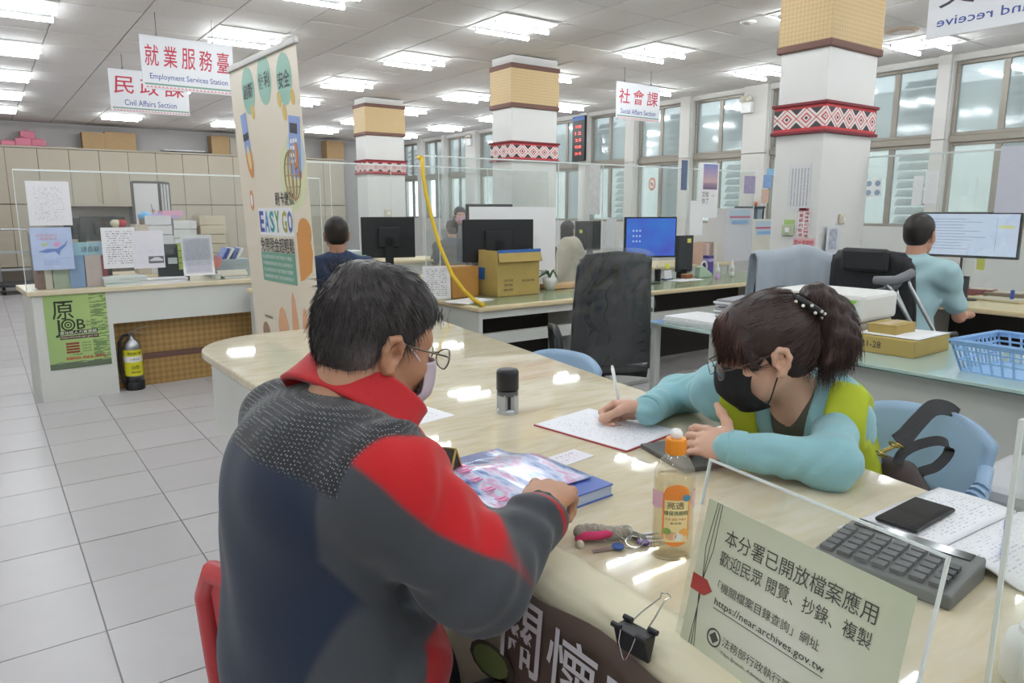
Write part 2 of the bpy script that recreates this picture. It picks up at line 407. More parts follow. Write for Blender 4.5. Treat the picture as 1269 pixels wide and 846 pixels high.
for (x, y) in COLS:
    c = bpy.data.objects.new('column', None); COL.objects.link(c); c['kind'] = 'structure'; c.location = (x + CW / 2, y + CD / 2, 0)
    MB().box((0, 0, CEIL / 2), (CW, CD, CEIL)).build('column_shaft', M_COLW, c, bev=.008)
    wb = MB().box((0, 0, 0), (CW + .03, CD + .03, .40)).build('woven_band', M_WEAVE, c); wb.location = (0, 0, 2.69)
    for z, h in ((-.20, .05), (.20, .05)):
        MB().box((0, 0, z), (CW + .05, CD + .05, h)).build('braid_trim', M_BRAID, wb, bev=.01)
    pb = MB().box((0, 0, 0), (CW + .03, CD + .03, .17)).build('patterned_band', M_DIA, c); pb.location = (0, 0, 2.015)
    for z in (-.095, .095):
        MB().box((0, 0, z), (CW + .06, CD + .06, .022)).build('band_moulding', M_RED, pb, bev=.005)
# ------------------------------------------------------------------ ceiling lights
def emat(name, col, s):
    m, nt, b = newmat(name); nt.nodes.remove(b); e = N(nt, 'ShaderNodeEmission'); e.inputs[0].default_value = (*col, 1); e.inputs[1].default_value = s
    L(nt, e.outputs[0], nt.nodes['Material Output'].inputs[0]); return m
M_TUBE = emat('tube_glow', (.90, .965, 1.0), TUBE_POWER)
M_REFL = mat('light_reflector', '7c7c7b', .6); M_LFR = mat('light_frame', 'd9d8d5', .5)
f_ = MB()
for s_ in (-1, 1): f_.box((0, s_ * .293, -.005), (.60, .014, .010)); f_.box((s_ * .293, 0, -.005), (.014, .572, .010))
me_fr = f_.mesh('light_frame', M_LFR)
me_rf = MB().box((0, 0, .002), (.57, .57, .004)).mesh('reflector', M_REFL)
me_tb = MB().cyl((-.285, 0, 0), (.285, 0, 0), .016, n=8).mesh('tube', M_TUBE)
M_CAP = mat('tube_cap', 'cfcfcd', .5)
me_cp = MB().box((0, 0, 0), (.006, .02, .036)).mesh('lamp_holder', M_CAP)
NAMEROW = ['first', 'second', 'third', 'fourth', 'fifth', 'sixth', 'seventh', 'eighth', 'ninth', 'tenth', 'eleventh']
COLN = ['beyond the left end', 'leftmost', 'second from left', 'middle', 'second from window', 'window-side']
for i, x in enumerate(LX):
    for j, y in enumerate(LY):
        if (i == 0 and y > 8) or y > 16: continue
        t = thing('ceiling_light', 'twin-tube ceiling light, %s row from the back wall, %s column' % (NAMEROW[len(LY) - 2 - j], COLN[i]), 'ceiling light', (x, y, CEIL - .006), 0, 'twin-tube ceiling lights')
        sub('light_frame', me_fr, t); sub('reflector', me_rf, t, (0, 0, .002))
        for s_ in (-.145, .145): sub('tube', me_tb, t, (0, s_, -.055)); sub('lamp_holder', me_cp, t, (-.287, s_, -.048)); sub('lamp_holder', me_cp, t, (.287, s_, -.048))
# ================================================================== front service counter and what lies on it
def marble(name, a, b_, c, rough=.03):
    m, nt, bs = newmat(name); bs.inputs['Roughness'].default_value = rough
    tc = N(nt, 'ShaderNodeTexCoord'); mp = N(nt, 'ShaderNodeMapping'); L(nt, tc.outputs['Object'], mp.inputs[0]); mp.inputs['Scale'].default_value = (2.2, 9, 4); mp.inputs['Rotation'].default_value = (0, 0, .5)
    no = N(nt, 'ShaderNodeTexNoise'); no.inputs['Scale'].default_value = 2.5; no.inputs['Detail'].default_value = 8; no.inputs['Distortion'].default_value = 1.2; L(nt, mp.outputs[0], no.inputs['Vector'])
    cr = N(nt, 'ShaderNodeValToRGB'); L(nt, no.outputs[0], cr.inputs[0]); e = cr.color_ramp.elements
    e[0].position = .3; e[0].color = (*srgb(a), 1); e[1].position = .72; e[1].color = (*srgb(c), 1); k = e.new(.5); k.color = (*srgb(b_), 1)
    L(nt, cr.outputs[0], bs.inputs['Base Color']); return m
M_MARB = marble('cream_marble', 'c9bb9d', 'd1c5aa', 'd7cdba')
M_LAM = mat('white_laminate', 'd2d3cd', .45, var=.02, vscale=4)
M_EDGE = mat('cream_edging', 'dcc9a0', .4)
M_BLACK = mat('black_plastic', '1d1d20', .4); M_DK = mat('dark_grey_plastic', '34363a', .5); M_WHITE = mat('white_plastic', 'e6e6e4', .4)
M_PAPER = mat('plain_paper', 'e6e5e6', .7); M_CHROME = mat('chrome', 'c9cacc', .15, 1.0); M_STEEL = mat('steel', 'a9abae', .3, 1.0)
ZC = .79
def arc(c, r, a0, a1, n): return [(c[0] + r * math.cos(math.radians(a0 + (a1 - a0) * i / n)), c[1] + r * math.sin(math.radians(a0 + (a1 - a0) * i / n))) for i in range(n + 1)]
ctr = thing('service_counter', 'long cream marble counter with rounded end where the man sits', 'counter', (0, 0, 0))
top_poly = [(.72, -.5)] + arc((1.10, 3.22), .38, 180, 90, 10) + arc((1.85, 3.42), .18, 90, 10, 5) + [(1.62, .70), (1.55, .35), (1.45, -.5)]
MB().prism(top_poly, .755, ZC).build('counter_top', M_MARB, ctr, bev=.008, bseg=3)
def shrink(poly, d):
    cx_ = sum(p[0] for p in poly) / len(poly); out = []
    n_ = len(poly)
    for i in range(n_):
        p0, p1, p2 = Vector((*poly[i - 1], 0)), Vector((*poly[i], 0)), Vector((*poly[(i + 1) % n_], 0))
        e1 = (p1 - p0).normalized(); e2 = (p2 - p1).normalized(); nn = Vector((e1.y + e2.y, -(e1.x + e2.x), 0)).normalized()
        out.append((p1.x + nn.x * d, p1.y + nn.y * d))
    return out
MB().prism(shrink(top_poly, .035), .45, .755).build('apron', M_LAM, ctr)
MB().prism([(1.05, -.5), (1.05, 3.0), (1.6, 3.0), (1.32, -.5)], 0.0, .46).build('counter_base', M_LAM, ctr)
# --- fabric banner hung over the near edge
def banner_mat():
    m, nt, b = newmat('banner_print'); b.inputs['Roughness'].default_value = .7
    tc = N(nt, 'ShaderNodeTexCoord'); no = N(nt, 'ShaderNodeTexNoise'); no.inputs['Scale'].default_value = 5; L(nt, tc.outputs['Object'], no.inputs['Vector'])
    L(nt, mixc(nt, no.outputs[0], srgb('8d7d68'), srgb('a2917a')), b.inputs['Base Color']); return m
bn = thing('counter_banner', 'brown printed fabric banner with white lettering draped over counter edge', 'banner', (.70, .55, .8), Matrix(((0, 0, -1), (-1, 0, 0), (0, 1, 0))))
# local: x -> world -y, y -> world z, z -> world -x
def bfn(u, v):
    x = -1.0 + 1.9 * u; wob = .006 * math.sin(9 * u * 3.1)
    prof = [(.075, -.004), (.03, .0), (-.006, .005), (-.012, .02), (-.018, .03), (-.03, .035), (-.1, .036), (-.25, .038), (-.55, .042)]
    return None
prof = [(.0, -.075), (.002, -.03), (.0, -.004), (-.012, .012), (-.03, .019), (-.08, .021), (-.2, .023), (-.34, .026), (-.48, .03)]
g = MB()
def bg_fn(u, v):
    x = -.62 + 1.55 * u; k = v * (len(prof) - 1); i = min(int(k), len(prof) - 2); t = k - i
    y = prof[i][0] * (1 - t) + prof[i + 1][0] * t; z = prof[i][1] * (1 - t) + prof[i + 1][1] * t
    return (x, y, z + .004 * math.sin(u * 37) * (v > .3) + .003 * math.sin(u * 90) * (v < .3))
g.grid(bg_fn, 60, 24); g.build('banner_cloth', mat('banner_cream', 'd6cfb4', .7, bump=.2, bscale=40), bn, smooth=True, solid=.003)
MB().grid(lambda u, v: (-.40 + 1.33 * u, -.022 - .36 * v - .006 * math.sin(u * 26), .028 + .012 * v + .004 * math.sin((-.40 + 1.33 * u + .62) / 1.55 * 37)), 50, 8).build('brown_panel', mat('banner_brown', '5d4d46', .7), bn, smooth=True, solid=.002)
M_BTXT = mat('banner_white_ink', 'cfcbd0', .7)
for i, ch in enumerate('關懷列車'):
    text(ch, M_BTXT, bn, (-.330 + .128 * i, -.100 - .01 * i, .0415), w=.118, h=.135, bold=.02, shear=.12, thick=.002)
M_LEAF1 = mat('print_green', '6d7a4a', .7); M_LEAF2 = mat('print_dark_green', '3f5a3c', .7)
for (x, y, s_, a, m_) in ((-.47, -.14, .06, .6, M_LEAF1), (-.42, -.20, .055, .2, M_LEAF1), (-.35, -.245, .05, -.2, M_LEAF1), (-.13, -.30, .06, .9, M_LEAF2), (-.22, -.29, .05, .2, M_LEAF1)):
    pts = [(x + s_ * (math.cos(t) * math.cos(a) - .5 * math.sin(t) * math.sin(a)), y + s_ * (math.cos(t) * math.sin(a) + .5 * math.sin(t) * math.cos(a))) for t in [k * math.pi / 6 for k in range(12)]]
    MB().prism(pts, .043, .0445).build('printed_leaf', m_, bn)
    pts2 = [(x + (px_ - x) * 1.25, y + (py_ - y) * 1.25) for px_, py_ in pts]
    MB().prism(pts2, .0415, .0428).build('leaf_outline', mat('print_outline', '4a3f38', .7), bn)
# binder clip
def binder_clip(loc, rz, label):
    t = thing('binder_clip', label, 'clip', loc, rz)
    MB().add([(-.027, -.014, .010), (.027, -.014, .010), (.027, .014, .010), (-.027, .014, .010), (-.027, -.003, -.028), (.027, -.003, -.028), (.027, .003, -.028), (-.027, .003, -.028)], [(0, 1, 2, 3), (0, 4, 5, 1), (2, 6, 7, 3), (0, 3, 7, 4), (1, 5, 6, 2), (4, 7, 6, 5)]).build('clip_body', M_BLACK, t, bev=.002)
    for s_ in (-1, 1):
        MB().cyl((-.029, s_ * .013, .012), (-.014, s_ * .013, .012), .004, n=8).build('hinge_roll', M_BLACK, t); MB().cyl((.014, s_ * .013, .012), (.029, s_ * .013, .012), .004, n=8).build('hinge_roll', M_BLACK, t)
    MB().tube([(-.013, .014, .013), (-.011, .03, .02), (-.004, .062, .032), (-.008, .07, .035), (0, .074, .036), (.008, .07, .035), (.004, .062, .032), (.011, .03, .02), (.013, .014, .013)], .0012, 6).build('wire_handle', M_CHROME, t)
    MB().tube([(-.013, -.014, .010), (-.011, -.020, -.005), (-.004, -.021, -.022), (0, -.021, -.027), (.004, -.021, -.022), (.011, -.020, -.005), (.013, -.014, .010)], .0012, 6).build('wire_handle', M_CHROME, t)
    return t
binder_clip(PX(786, 788, .672), -math.pi / 2 + .1, 'black binder clip gripping the banner on counter edge')
# --- acrylic sign stand
th = math.radians(-97); u_ = V(math.cos(th), math.sin(th), 0); n_ = V(u_.y, -u_.x, 0); up_ = V(0, 0, 1) * math.cos(math.radians(12)) - n_ * math.sin(math.radians(12))
SR = Matrix((u_, up_, u_.cross(up_))).transposed()
M_ACR = clear('acrylic', (.96, .975, .97), .05, .03); M_ACE = mat('acrylic_edge', 'd9e0de', .25)
sg = thing('sign_stand', 'clear acrylic stand holding pale green notice in front of calculator', 'sign', (.7305, .6114, .7905), SR)
MB().bb((-.012, 0.006, -.0045), (.315, .263, -.0025)).build('acrylic_sheet', M_ACR, sg)
MB().bb((-.012, .263, -.0055), (.315, .266, -.0015)).build('sheet_edge', M_ACE, sg); MB().bb((.315, .006, -.0055), (.318, .266, -.0015)).build('sheet_edge', M_ACE, sg); MB().bb((-.015, .2, -.0055), (-.012, .266, -.0015)).build('sheet_edge', M_ACE, sg)
MB().add([V(-.012, .008, -.0045), V(.315, .008, -.0045), V(.315, .013, -.09), V(-.012, .013, -.09), V(-.012, .012, -.0045), V(.315, .012, -.0045), V(.315, .017, -.09), V(-.012, .017, -.09)], [(0, 1, 2, 3), (7, 6, 5, 4), (0, 4, 5, 1), (2, 6, 7, 3), (0, 3, 7, 4), (1, 5, 6, 2)]).build('acrylic_foot', M_ACR, sg)
gm, gnt, gb = newmat('notice_green'); gb.inputs['Roughness'].default_value = .5
_tc = N(gnt, 'ShaderNodeTexCoord'); _g = N(gnt, 'ShaderNodeTexGradient', gradient_type='SPHERICAL'); _mp = N(gnt, 'ShaderNodeMapping'); L(gnt, _tc.outputs['Object'], _mp.inputs[0]); _mp.inputs['Location'].default_value = (-.62, -.42, 0); _mp.inputs['Scale'].default_value = (4.2, 5, 1); L(gnt, _mp.outputs[0], _g.inputs[0])
L(gnt, mixc(gnt, _g.outputs[0], srgb('b7bf9e'), srgb('d9dacb')), gb.inputs['Base Color'])
cardo = MB().bb((0, .004, -.0024), (.297, .214, -.0016)).build('notice_sheet', gm, sg)
M_INK = mat('notice_ink', '4a4c45', .6)
def stext(s, x0, x1, y, h, bold=0.0): text(s, M_INK, sg, ((x0 + x1) / 2, y, -.0013), w=x1 - x0, h=h, bold=bold, thick=.0004)
stext('本分署已開放檔案應用', .042, .262, .176, .0235); stext('歡迎民眾 閱覽、抄錄、複製', .040, .262, .146, .020); stext('「機關檔案目錄查詢」網址', .046, .205, .110, .0135); stext('https://near.archives.gov.tw', .046, .217, .087, .0125, .006)
stext('法務部行政執行署宜蘭分署', .072, .235, .045, .0125); stext('Yilan Branch, Administrative Enforcement Agency', .072, .235, .030, .006)
MB().bb((.046, .0785, -.0014), (.217, .0792, -.0009)).build('underline', M_INK, sg)
MB().prism([(.0, .108), (.026, .108), (.038, .097), (.026, .086), (.0, .086)], -.0015, -.0008).build('red_arrow', mat('notice_red', 'a8433c', .6), sg)
for k_ in range(3): MB().tube([(.018 + .004 * k_, .214, -.0012), (.012 + .007 * k_, .15, -.0012), (.02 - .002 * k_, .09, -.0012), (.016 + .006 * k_, .004, -.0012)], .0004, 4).build('fine_line', M_INK, sg)
rg = MB()
for k_ in range(20):
    a0, a1 = k_ * math.pi / 10, (k_ + 1) * math.pi / 10
    rg.add([(.057 + r_ * math.cos(a), .042 + r_ * math.sin(a), -.001) for a in (a0, a1) for r_ in (.010, .0122)], [(0, 1, 3, 2)])
rg.prism([(.057, .050), (.065, .042), (.057, .034), (.049, .042)], -.0012, -.0009); rg.build('round_emblem', M_INK, sg)
# --- hand-soap bottle
b0 = PZ(832, 687, ZC); b0.z = ZC
bt = thing('liquid_bottle', 'clear plastic bottle with orange cap beside the keys', 'bottle', b0, -YAW + .05)
gl_, gnt2, gbs = newmat('bottle_plastic')
M_BOT = clear('bottle_clear', (.97, .96, .92), .09, .06, (.9, .88, .8), .04)
pr = [(.034, 0), (.0365, .004), (.0365, .02), (.0355, .03), (.0355, .12), (.036, .145), (.034, .160), (.027, .175), (.017, .186), (.0145, .19)]
MB().lathe(pr, 32, sy=.72).build('bottle_shell', M_BOT, bt, smooth=True)
MB().lathe([(.032, .004), (.0335, .03), (.033, .12), (.0335, .142), (.030, .150)], 28, sy=.7).build('liquid', clear('liquid', (.95, .91, .80), .02, .10, (.9, .85, .7)), bt, smooth=True)
M_ORG = mat('cap_orange', 'f09a30', .35)
cp = MB().lathe([(.0165, .188), (.0175, .189), (.0175, .213), (.0165, .215)], 24)
for k_ in range(24): a = k_ * math.pi / 12; cp.box((.0176 * math.cos(a), .0176 * math.sin(a), .201), (.0012, .0012, .022), a)
cp.build('orange_cap', M_ORG, bt, smooth=False)
MB().lathe([(.009, .215), (.0105, .219), (.0105, .225), (.008, .230), (.003, .232)], 18).build('push_top', mat('cap_white', 'f2f0ee', .4), bt, smooth=True)
def curved_label(x0, x1, y0, y1, m_, dr, name, parent, round_=0, n=16):
    mbl = MB()
    def fn(u, v):
        ang = x0 + (x1 - x0) * u; zz = y0 + (y1 - y0) * v
        if round_:
            e = abs(u - .5) * 2; k = round_ * (1 - math.sqrt(max(0, 1 - e * e))); zz = (y0 + k) + (y1 - y0 - 2 * k) * v
        return ((.0362 + dr) * math.sin(ang), -(.0362 + dr) * .72 * math.cos(ang), zz)
    return mbl.grid(fn, n, 10).build(name, m_, parent, smooth=True)
curved_label(.85, 1.75, .095, .125, mat('label_pink', 'e3b6c4', .5), .0004, 'pink_band', bt); curved_label(-1.75, -.7, .095, .125, MATS['label_pink'], .0004, 'pink_band', bt)
lb = curved_label(-.72, .62, .028, .140, mat('label_orange', 'e98b3c', .45), .0009, 'label_print', bt, .020)
curved_label(-.62, .52, .036, .112, mat('label_cream', 'ead9a2', .45), .0014, 'label_panel', lb)
def btext(s, x, zc, w_, h_, m_, bold=.0):
    o = text(s, m_, lb, (0, 0, 0), w=w_, h=h_, bold=bold)
    for v in o.data.vertices:
        ang = (v.co.x + x) / .030; zz = zc + v.co.y; v.co = (.0382 * math.sin(ang), -.0382 * .72 * math.cos(ang), zz)
    return o
btext('亮透', -.003, .103, .024, .013, mat('label_brown_ink', '6b5236', .5), .02); btext('環保洗碗精', -.002, .089, .034, .0085, mat('label_green_ink', '3f5d45', .5), .03); btext('天然 溫和 不傷手', -.002, .078, .030, .004, mat('label_red_ink', 'c9573c', .5)); btext('食品級', -.002, .071, .016, .004, MATS['label_brown_ink'])
for x_, z_, r_, m_ in ((-.014, .056, .006, mat('label_green', '8fae5a', .5)), (.010, .054, .007, mat('label_orange2', 'f0b060', .5)), (-.008, .048, .008, mat('label_skin', 'e0b08c', .5)), (.012, .116, .006, mat('label_globe', '5a8fae', .5)), (.002, .046, .007, M_WHITE)):
    d_ = MB().lathe([(r_, 0), (r_, .0006)], 14).build('label_motif', m_, lb)
    for v in d_.data.vertices:
        ang = (v.co.x + x_) / .030; zz = z_ + v.co.y; rr = .0385 + v.co.z; v.co = (rr * math.sin(ang), -rr * .72 * math.cos(ang), zz)
bpy.data.materials.remove(gl_)
# --- stamp
s0 = PZ(629, 511, ZC); st = thing('self_inking_stamp', 'black and silver self-inking stamp standing on the counter', 'stamp', s0, .4); st.scale = (1.12,) * 3
MB().lathe([(.026, .062), (.030, .066), (.030, .112), (.027, .119), (.02, .121)], 28).build('stamp_head', M_BLACK, st, smooth=True)
MB().lathe([(.029, .050), (.029, .062)], 24).build('window_ring', mat('stamp_ring', '54565a', .3), st)
lg = MB()
for a in (0, 1.57, 3.14, 4.71): lg.box((.022 * math.cos(a), .022 * math.sin(a), .027), (.012, .02, .054), a)
lg.lathe([(.029, .0), (.029, .008), (.026, .012)], 24); lg.build('stamp_base', mat('stamp_silver', 'b4b6ba', .3, .4), st)
MB().lathe([(.016, .012), (.016, .05)], 16).build('stamp_core', M_DK, st)
# --- paper on red clipboard, being written on
M_FORM = printed('form_print', 'e8e8ee', 'c2c2ce', 16, 30, .08, .1, .42)
def rectthing(name, label, cat, c, w_, h_, rz, thick, m_, z=ZC, group=None, bev=0):
    o = MB().box((0, 0, thick / 2), (w_, h_, thick)).build(name, m_, None, bev=bev); o.location = (c[0], c[1], z); o.rotation_euler = (0, 0, rz); return tag(o, label, cat, group)
p0, p1, p3 = PZ(662, 527.6, ZC), PZ(732, 507.7, ZC), PZ(774, 560, ZC)
ex = (p3 - p0); a_ = math.atan2(ex.y, ex.x); cpt = (p1 + p3) / 2
cb_ = thing('clipboard', 'white form on red-edged board under the pen', 'document', (cpt.x, cpt.y, ZC), a_)
MB().box((0, 0, .002), (.325, .245, .004)).build('board', mat('clipboard_red', 'a8414a', .5), cb_, bev=.0015); MB().box((0, 0, .0046), (.318, .238, .001)).build('form_sheet', M_FORM, cb_)
q0 = PZ(560, 515, ZC); rectthing('paper_sheet', 'single white printed sheet on counter behind the masked man', 'paper', (q0.x - .11, q0.y + .125), .29, .20, 1.72, .0012, printed('sheet_print', 'e4e3e6', 'a0a0a8', 20, 26, .08, .1, .4))
# --- dark notebook and phone by the woman
q1 = PZ(832, 572, ZC); rectthing('notebook', 'dark grey notebook under the woman\'s left hand', 'notebook', (1.355, 1.135), .20, .14, 1.30, .012, mat('notebook_cover', '55544f', .5), bev=.003)
q2 = PZ(945, 548, ZC); rectthing('mobile_phone', 'black phone lying in front of the woman\'s chest', 'phone', (q2.x + .03, q2.y), .15, .075, 1.0, .008, M_BLACK, bev=.003)
# --- magazine on a thick blue book
def magaz():
    m, nt, b = newmat('magazine_print'); b.inputs['Roughness'].default_value = .14
    tc = N(nt, 'ShaderNodeTexCoord'); mp = N(nt, 'ShaderNodeMapping'); L(nt, tc.outputs['Generated'], mp.inputs[0]); mp.inputs['Scale'].default_value = (1.4, 3.2, 0)
    no = N(nt, 'ShaderNodeTexNoise'); no.inputs['Scale'].default_value = 2.2; no.inputs['Detail'].default_value = 3; L(nt, mp.outputs[0], no.inputs['Vector'])
    cr = N(nt, 'ShaderNodeValToRGB'); L(nt, no.outputs[0], cr.inputs[0]); e = cr.color_ramp.elements
    e[0].position = .33; e[0].color = (*srgb('55609f'), 1); e[1].position = .68; e[1].color = (*srgb('c3dce6'), 1)
    for p_, c_ in ((.42, 'a8b8de'), (.5, 'd8dcf0'), (.57, 'd9a8cc')): k = e.new(p_); k.color = (*srgb(c_), 1)
    L(nt, cr.outputs[0], b.inputs['Base Color']); return m
mg = thing('magazine', 'glossy blue and pink magazine under the man\'s hand', 'magazine', (.895, 1.275, ZC), 1.60)
def mgz(x, y): a = min(1, max(0, (x - .0) / .14)); b = min(1, max(0, (y - .02) / .09)); return .032 - .027 * max(a * a * (3 - 2 * a), b * b * (3 - 2 * b))
MB().grid(lambda u, v: (-.17 + .34 * u, -.12 + .24 * v, mgz(-.17 + .34 * u, -.12 + .24 * v)), 16, 12).build('cover', magaz(), mg, smooth=True, solid=.003)
M_PINKT = mat('magazine_pink', 'd85a9a', .3)
for k_ in range(5):
    for x_, n__ in ((-.125 + .055 * k_, 2),):
        for q_ in range(n__): MB().box((x_ + .012 * q_, .075 - .006 * k_, .0025 + mgz(x_ + .012 * q_, .075 - .006 * k_)), (.006, .05, .0008)).build('headline_strip', M_PINKT, mg)
MB().lathe([(.022, 0), (.022, .001)], 18, c=(.135, .085, .0075)).build('yellow_badge', mat('badge_yellow', 'd8dc4a', .3), mg)
MB().box((.145, .02, .0072), (.04, .17, .001), None).build('dark_title_block', mat('mag_navy', '3b4480', .3), mg)
bk = thing('thick_book', 'thick blue book beneath the magazine and the man\'s hand', 'book', (.945, 1.165, ZC), 1.63)
MB().box((0, 0, .0135), (.215, .165, .021)).build('page_block', mat('book_pages', 'a9b6cc', .7), bk); MB().box((0, 0, .0255), (.22, .17, .003)).build('cover', mat('book_blue', '4a62ab', .4), bk); MB().box((0, 0, .0015), (.22, .17, .003)).build('cover', MATS['book_blue'], bk)
q = PZ(706, 567, ZC); idc = rectthing('identity_card', 'small card in a clear sleeve beside the magazine', 'card', (q.x, q.y), .105, .068, .12, .002, printed('card_print', 'd9d6de', 'b58aa6', 6, 10, .1, .2, .45))
# --- triangular name plate (gold edge)
e0 = PZ(566, 582, ZC); npd = V(-.55, .83, 0).normalized()
npl = thing('name_plate', 'dark triangular name plate with gold edges beside the man\'s chest', 'name plate', (e0.x - .02, e0.y - .03, ZC), math.atan2(npd.y, npd.x))
tri = [(-.035, 0), (.035, 0), (0, .062)]
def tprism(pts, x0, x1): return MB().add([(x, a, b__) for x in (x0, x1) for a, b__ in pts], [(0, 1, 2), (5, 4, 3), (0, 3, 4, 1), (1, 4, 5, 2), (2, 5, 3, 0)])
tprism(tri, .002, .24).build('plate_body', mat('plate_dark', '3b342c', .4), npl)
M_GOLD = mat('plate_gold', 'b39a5c', .3, .6)
for i_ in range(3):
    a, c__ = tri[i_], tri[(i_ + 1) % 3]
    MB().cyl((0, a[0], a[1] + .001), (0, c__[0], c__[1] + .001), .003, n=6).build('gold_edge', M_GOLD, npl); MB().cyl((0, a[0], a[1] + .001), (.245, a[0], a[1] + .001), .0025, n=6).build('gold_edge', M_GOLD, npl)
# --- keys with plush charm
kq = PZ(755, 672, ZC); ky = thing('key_ring', 'bunch of keys with pink and grey plush charm', 'keys', (kq.x, kq.y, ZC), -YAW)
fz = MB(); 
for k_ in range(7): fz.ell((-.052 + .013 * k_, .010 + .006 * math.sin(k_), .016), (.014, .013, .014), 10, 7)
fz.build('plush_body', mat('plush_grey', 'a9a296', .95, bump=1, bscale=300), ky, smooth=True)
MB().tube([(-.062, -.012, .009), (-.045, -.006, .016), (-.02, -.008, .017), (.005, .002, .018), (.022, .014, .019)], [.006, .008, .008, .008, .006], 10).build('plush_trim', mat('plush_pink', 'd0406e', .9), ky, smooth=True)
MB().ell((-.056, -.022, .007), .008, 10, 8).build('bobble', mat('bobble_cream', 'c9c0ae', .8), ky, smooth=True)
def ringp(c, r_, tl): return [V(*c) + Matrix.Rotation(tl, 3, 'X') @ V(r_ * math.cos(a), r_ * math.sin(a), 0) for a in [k * math.pi / 10 for k in range(20)]]
for c_, r_, tl in (((.035, -.012, .012), .020, .5), ((.042, -.018, .010), .015, .3), ((.03, .0, .02), .012, 1.1)): MB().tube(ringp(c_, r_, tl), .0012, 6, closed=True).build('split_ring', M_CHROME, ky)
for (x, y, a, m_, hm) in ((.012, -.028, 3.45, M_STEEL, mat('key_blue', '3d5b9a', .4)), (.06, -.01, .25, M_STEEL, mat('key_purple', '5a3a7a', .4)), (.058, .010, .05, M_STEEL, mat('key_bronze', '6b6658', .5, .5)), (.05, .018, .35, M_STEEL, MATS['key_bronze'])):
    k1 = MB().lathe([(.011, 0), (.012, .002), (.011, .004)], 14, c=(0, 0, 0)); o = k1.build('key_head', hm, ky); o.location = (x, y, .004); o.rotation_euler = (0, .05, a)
    s1 = MB().box((.028, 0, .002), (.042, .005, .002)); 
    for j_ in range(4): s1.box((.022 + .008 * j_, -.0035, .002), (.004, .003, .002))
    o = s1.build('key_blade', m_, o)
# --- calculator
c0 = (PZ(1030, 690, ZC) + PZ(1206, 715, ZC)) / 2
cq = [PZ(1030, 692, ZC), PZ(1092, 677, ZC), PZ(1206, 716, ZC), PZ(1150, 757, ZC)]
cc = sum(cq, V(0, 0, 0)) / 4; cc.z = ZC
cal = thing('calculator', 'dark grey desk calculator behind the acrylic notice', 'calculator', cc + V(-.0, .01, 0), -1.50)
MB().add([(-.11, -.075, 0), (.11, -.075, 0), (.11, .075, 0), (-.11, .075, 0), (-.11, -.075, .02), (.11, -.075, .024), (.11, .075, .040), (-.11, .075, .034)], [(3, 2, 1, 0), (4, 5, 6, 7), (0, 1, 5, 4), (1, 2, 6, 5), (2, 3, 7, 6), (3, 0, 4, 7)]).build('calculator_body', mat('calculator_grey', '6b6d6c', .45), cal, bev=.004)
M_KEY = mat('calculator_key', '4a4c4e', .4)
kmesh = MB().box((0, 0, .004), (.021, .015, .008)).mesh('calculator_key', M_KEY)
for i_ in range(7):
    for j_ in range(5):
        if i_ == 6 and j_ > 3: continue
        x, y = -.09 + .029 * i_, -.058 + .020 * j_; t_ = (y + .075) / .15
        sub('calculator_key', kmesh, cal, (x, y, .021 + .016 * t_ + .004 * (x + .11) / .22), (.10, 0, 0))
MB().box((-.0, .058, .038), (.19, .024, .003), (.1, 0, 0)).build('display', mat('lcd', '2f332f', .1), cal)
# --- workbook, phone and pen
wb_ = thing('workbook', 'open white workbook under the black phone', 'book', (1.42, .50, ZC), -.05)
MB().grid(lambda u, v: (-.17 + .37 * u, .025 + .15 * v, .004 + .004 * math.sin(math.pi * v) + .001), 8, 8).build('page', printed('workbook_print', 'e6e6ea', 'bcbec6', 16, 26, .06, .08, .45), wb_, smooth=True, solid=.006)
MB().grid(lambda u, v: (-.13 + .33 * u, .022 - .15 * v, .004 + .022 * math.sin(math.pi * min(1, v * 1.1)) * (1 - .3 * v)), 8, 12).build('curled_page', MATS['workbook_print'], wb_, smooth=True, solid=.004)
ph = thing('smartphone', 'black smartphone lying face up on the white workbook', 'phone', (1.418, .615, ZC + .0135), .02)
MB().box((0, 0, .004), (.165, .078, .008)).build('phone_body', M_BLACK, ph, bev=.003, bseg=3); MB().box((0, 0, .0083), (.158, .072, .0006)).build('screen', mat('phone_glass', '0c0d10', .03), ph)
pn0, pn1 = PZ(1244, 688, ZC + .03), PZ(1249, 648, ZC + .015)
pen = thing('blue_pen', 'blue ballpoint pen with clip on the open workbook', 'pen', pn0, frame(pn1 - pn0, (0, 0, 1)))
ln = (pn1 - pn0).length
MB().cyl((0, 0, 0), (ln * .75, 0, 0), .0055, n=10).build('barrel', mat('pen_clear_blue', '8fa8dc', .2), pen); MB().cyl((ln * .75, 0, 0), (ln + .01, 0, 0), .0062, n=10).build('cap', mat('pen_blue', '2a4fae', .3), pen); MB().cyl((-.018, 0, 0), (0, 0, 0), .001, .0055, n=10).build('tip', MATS['pen_blue'], pen); MB().box((ln * .8, .008, 0), (.04, .002, .004)).build('clip', MATS['pen_blue'], pen)
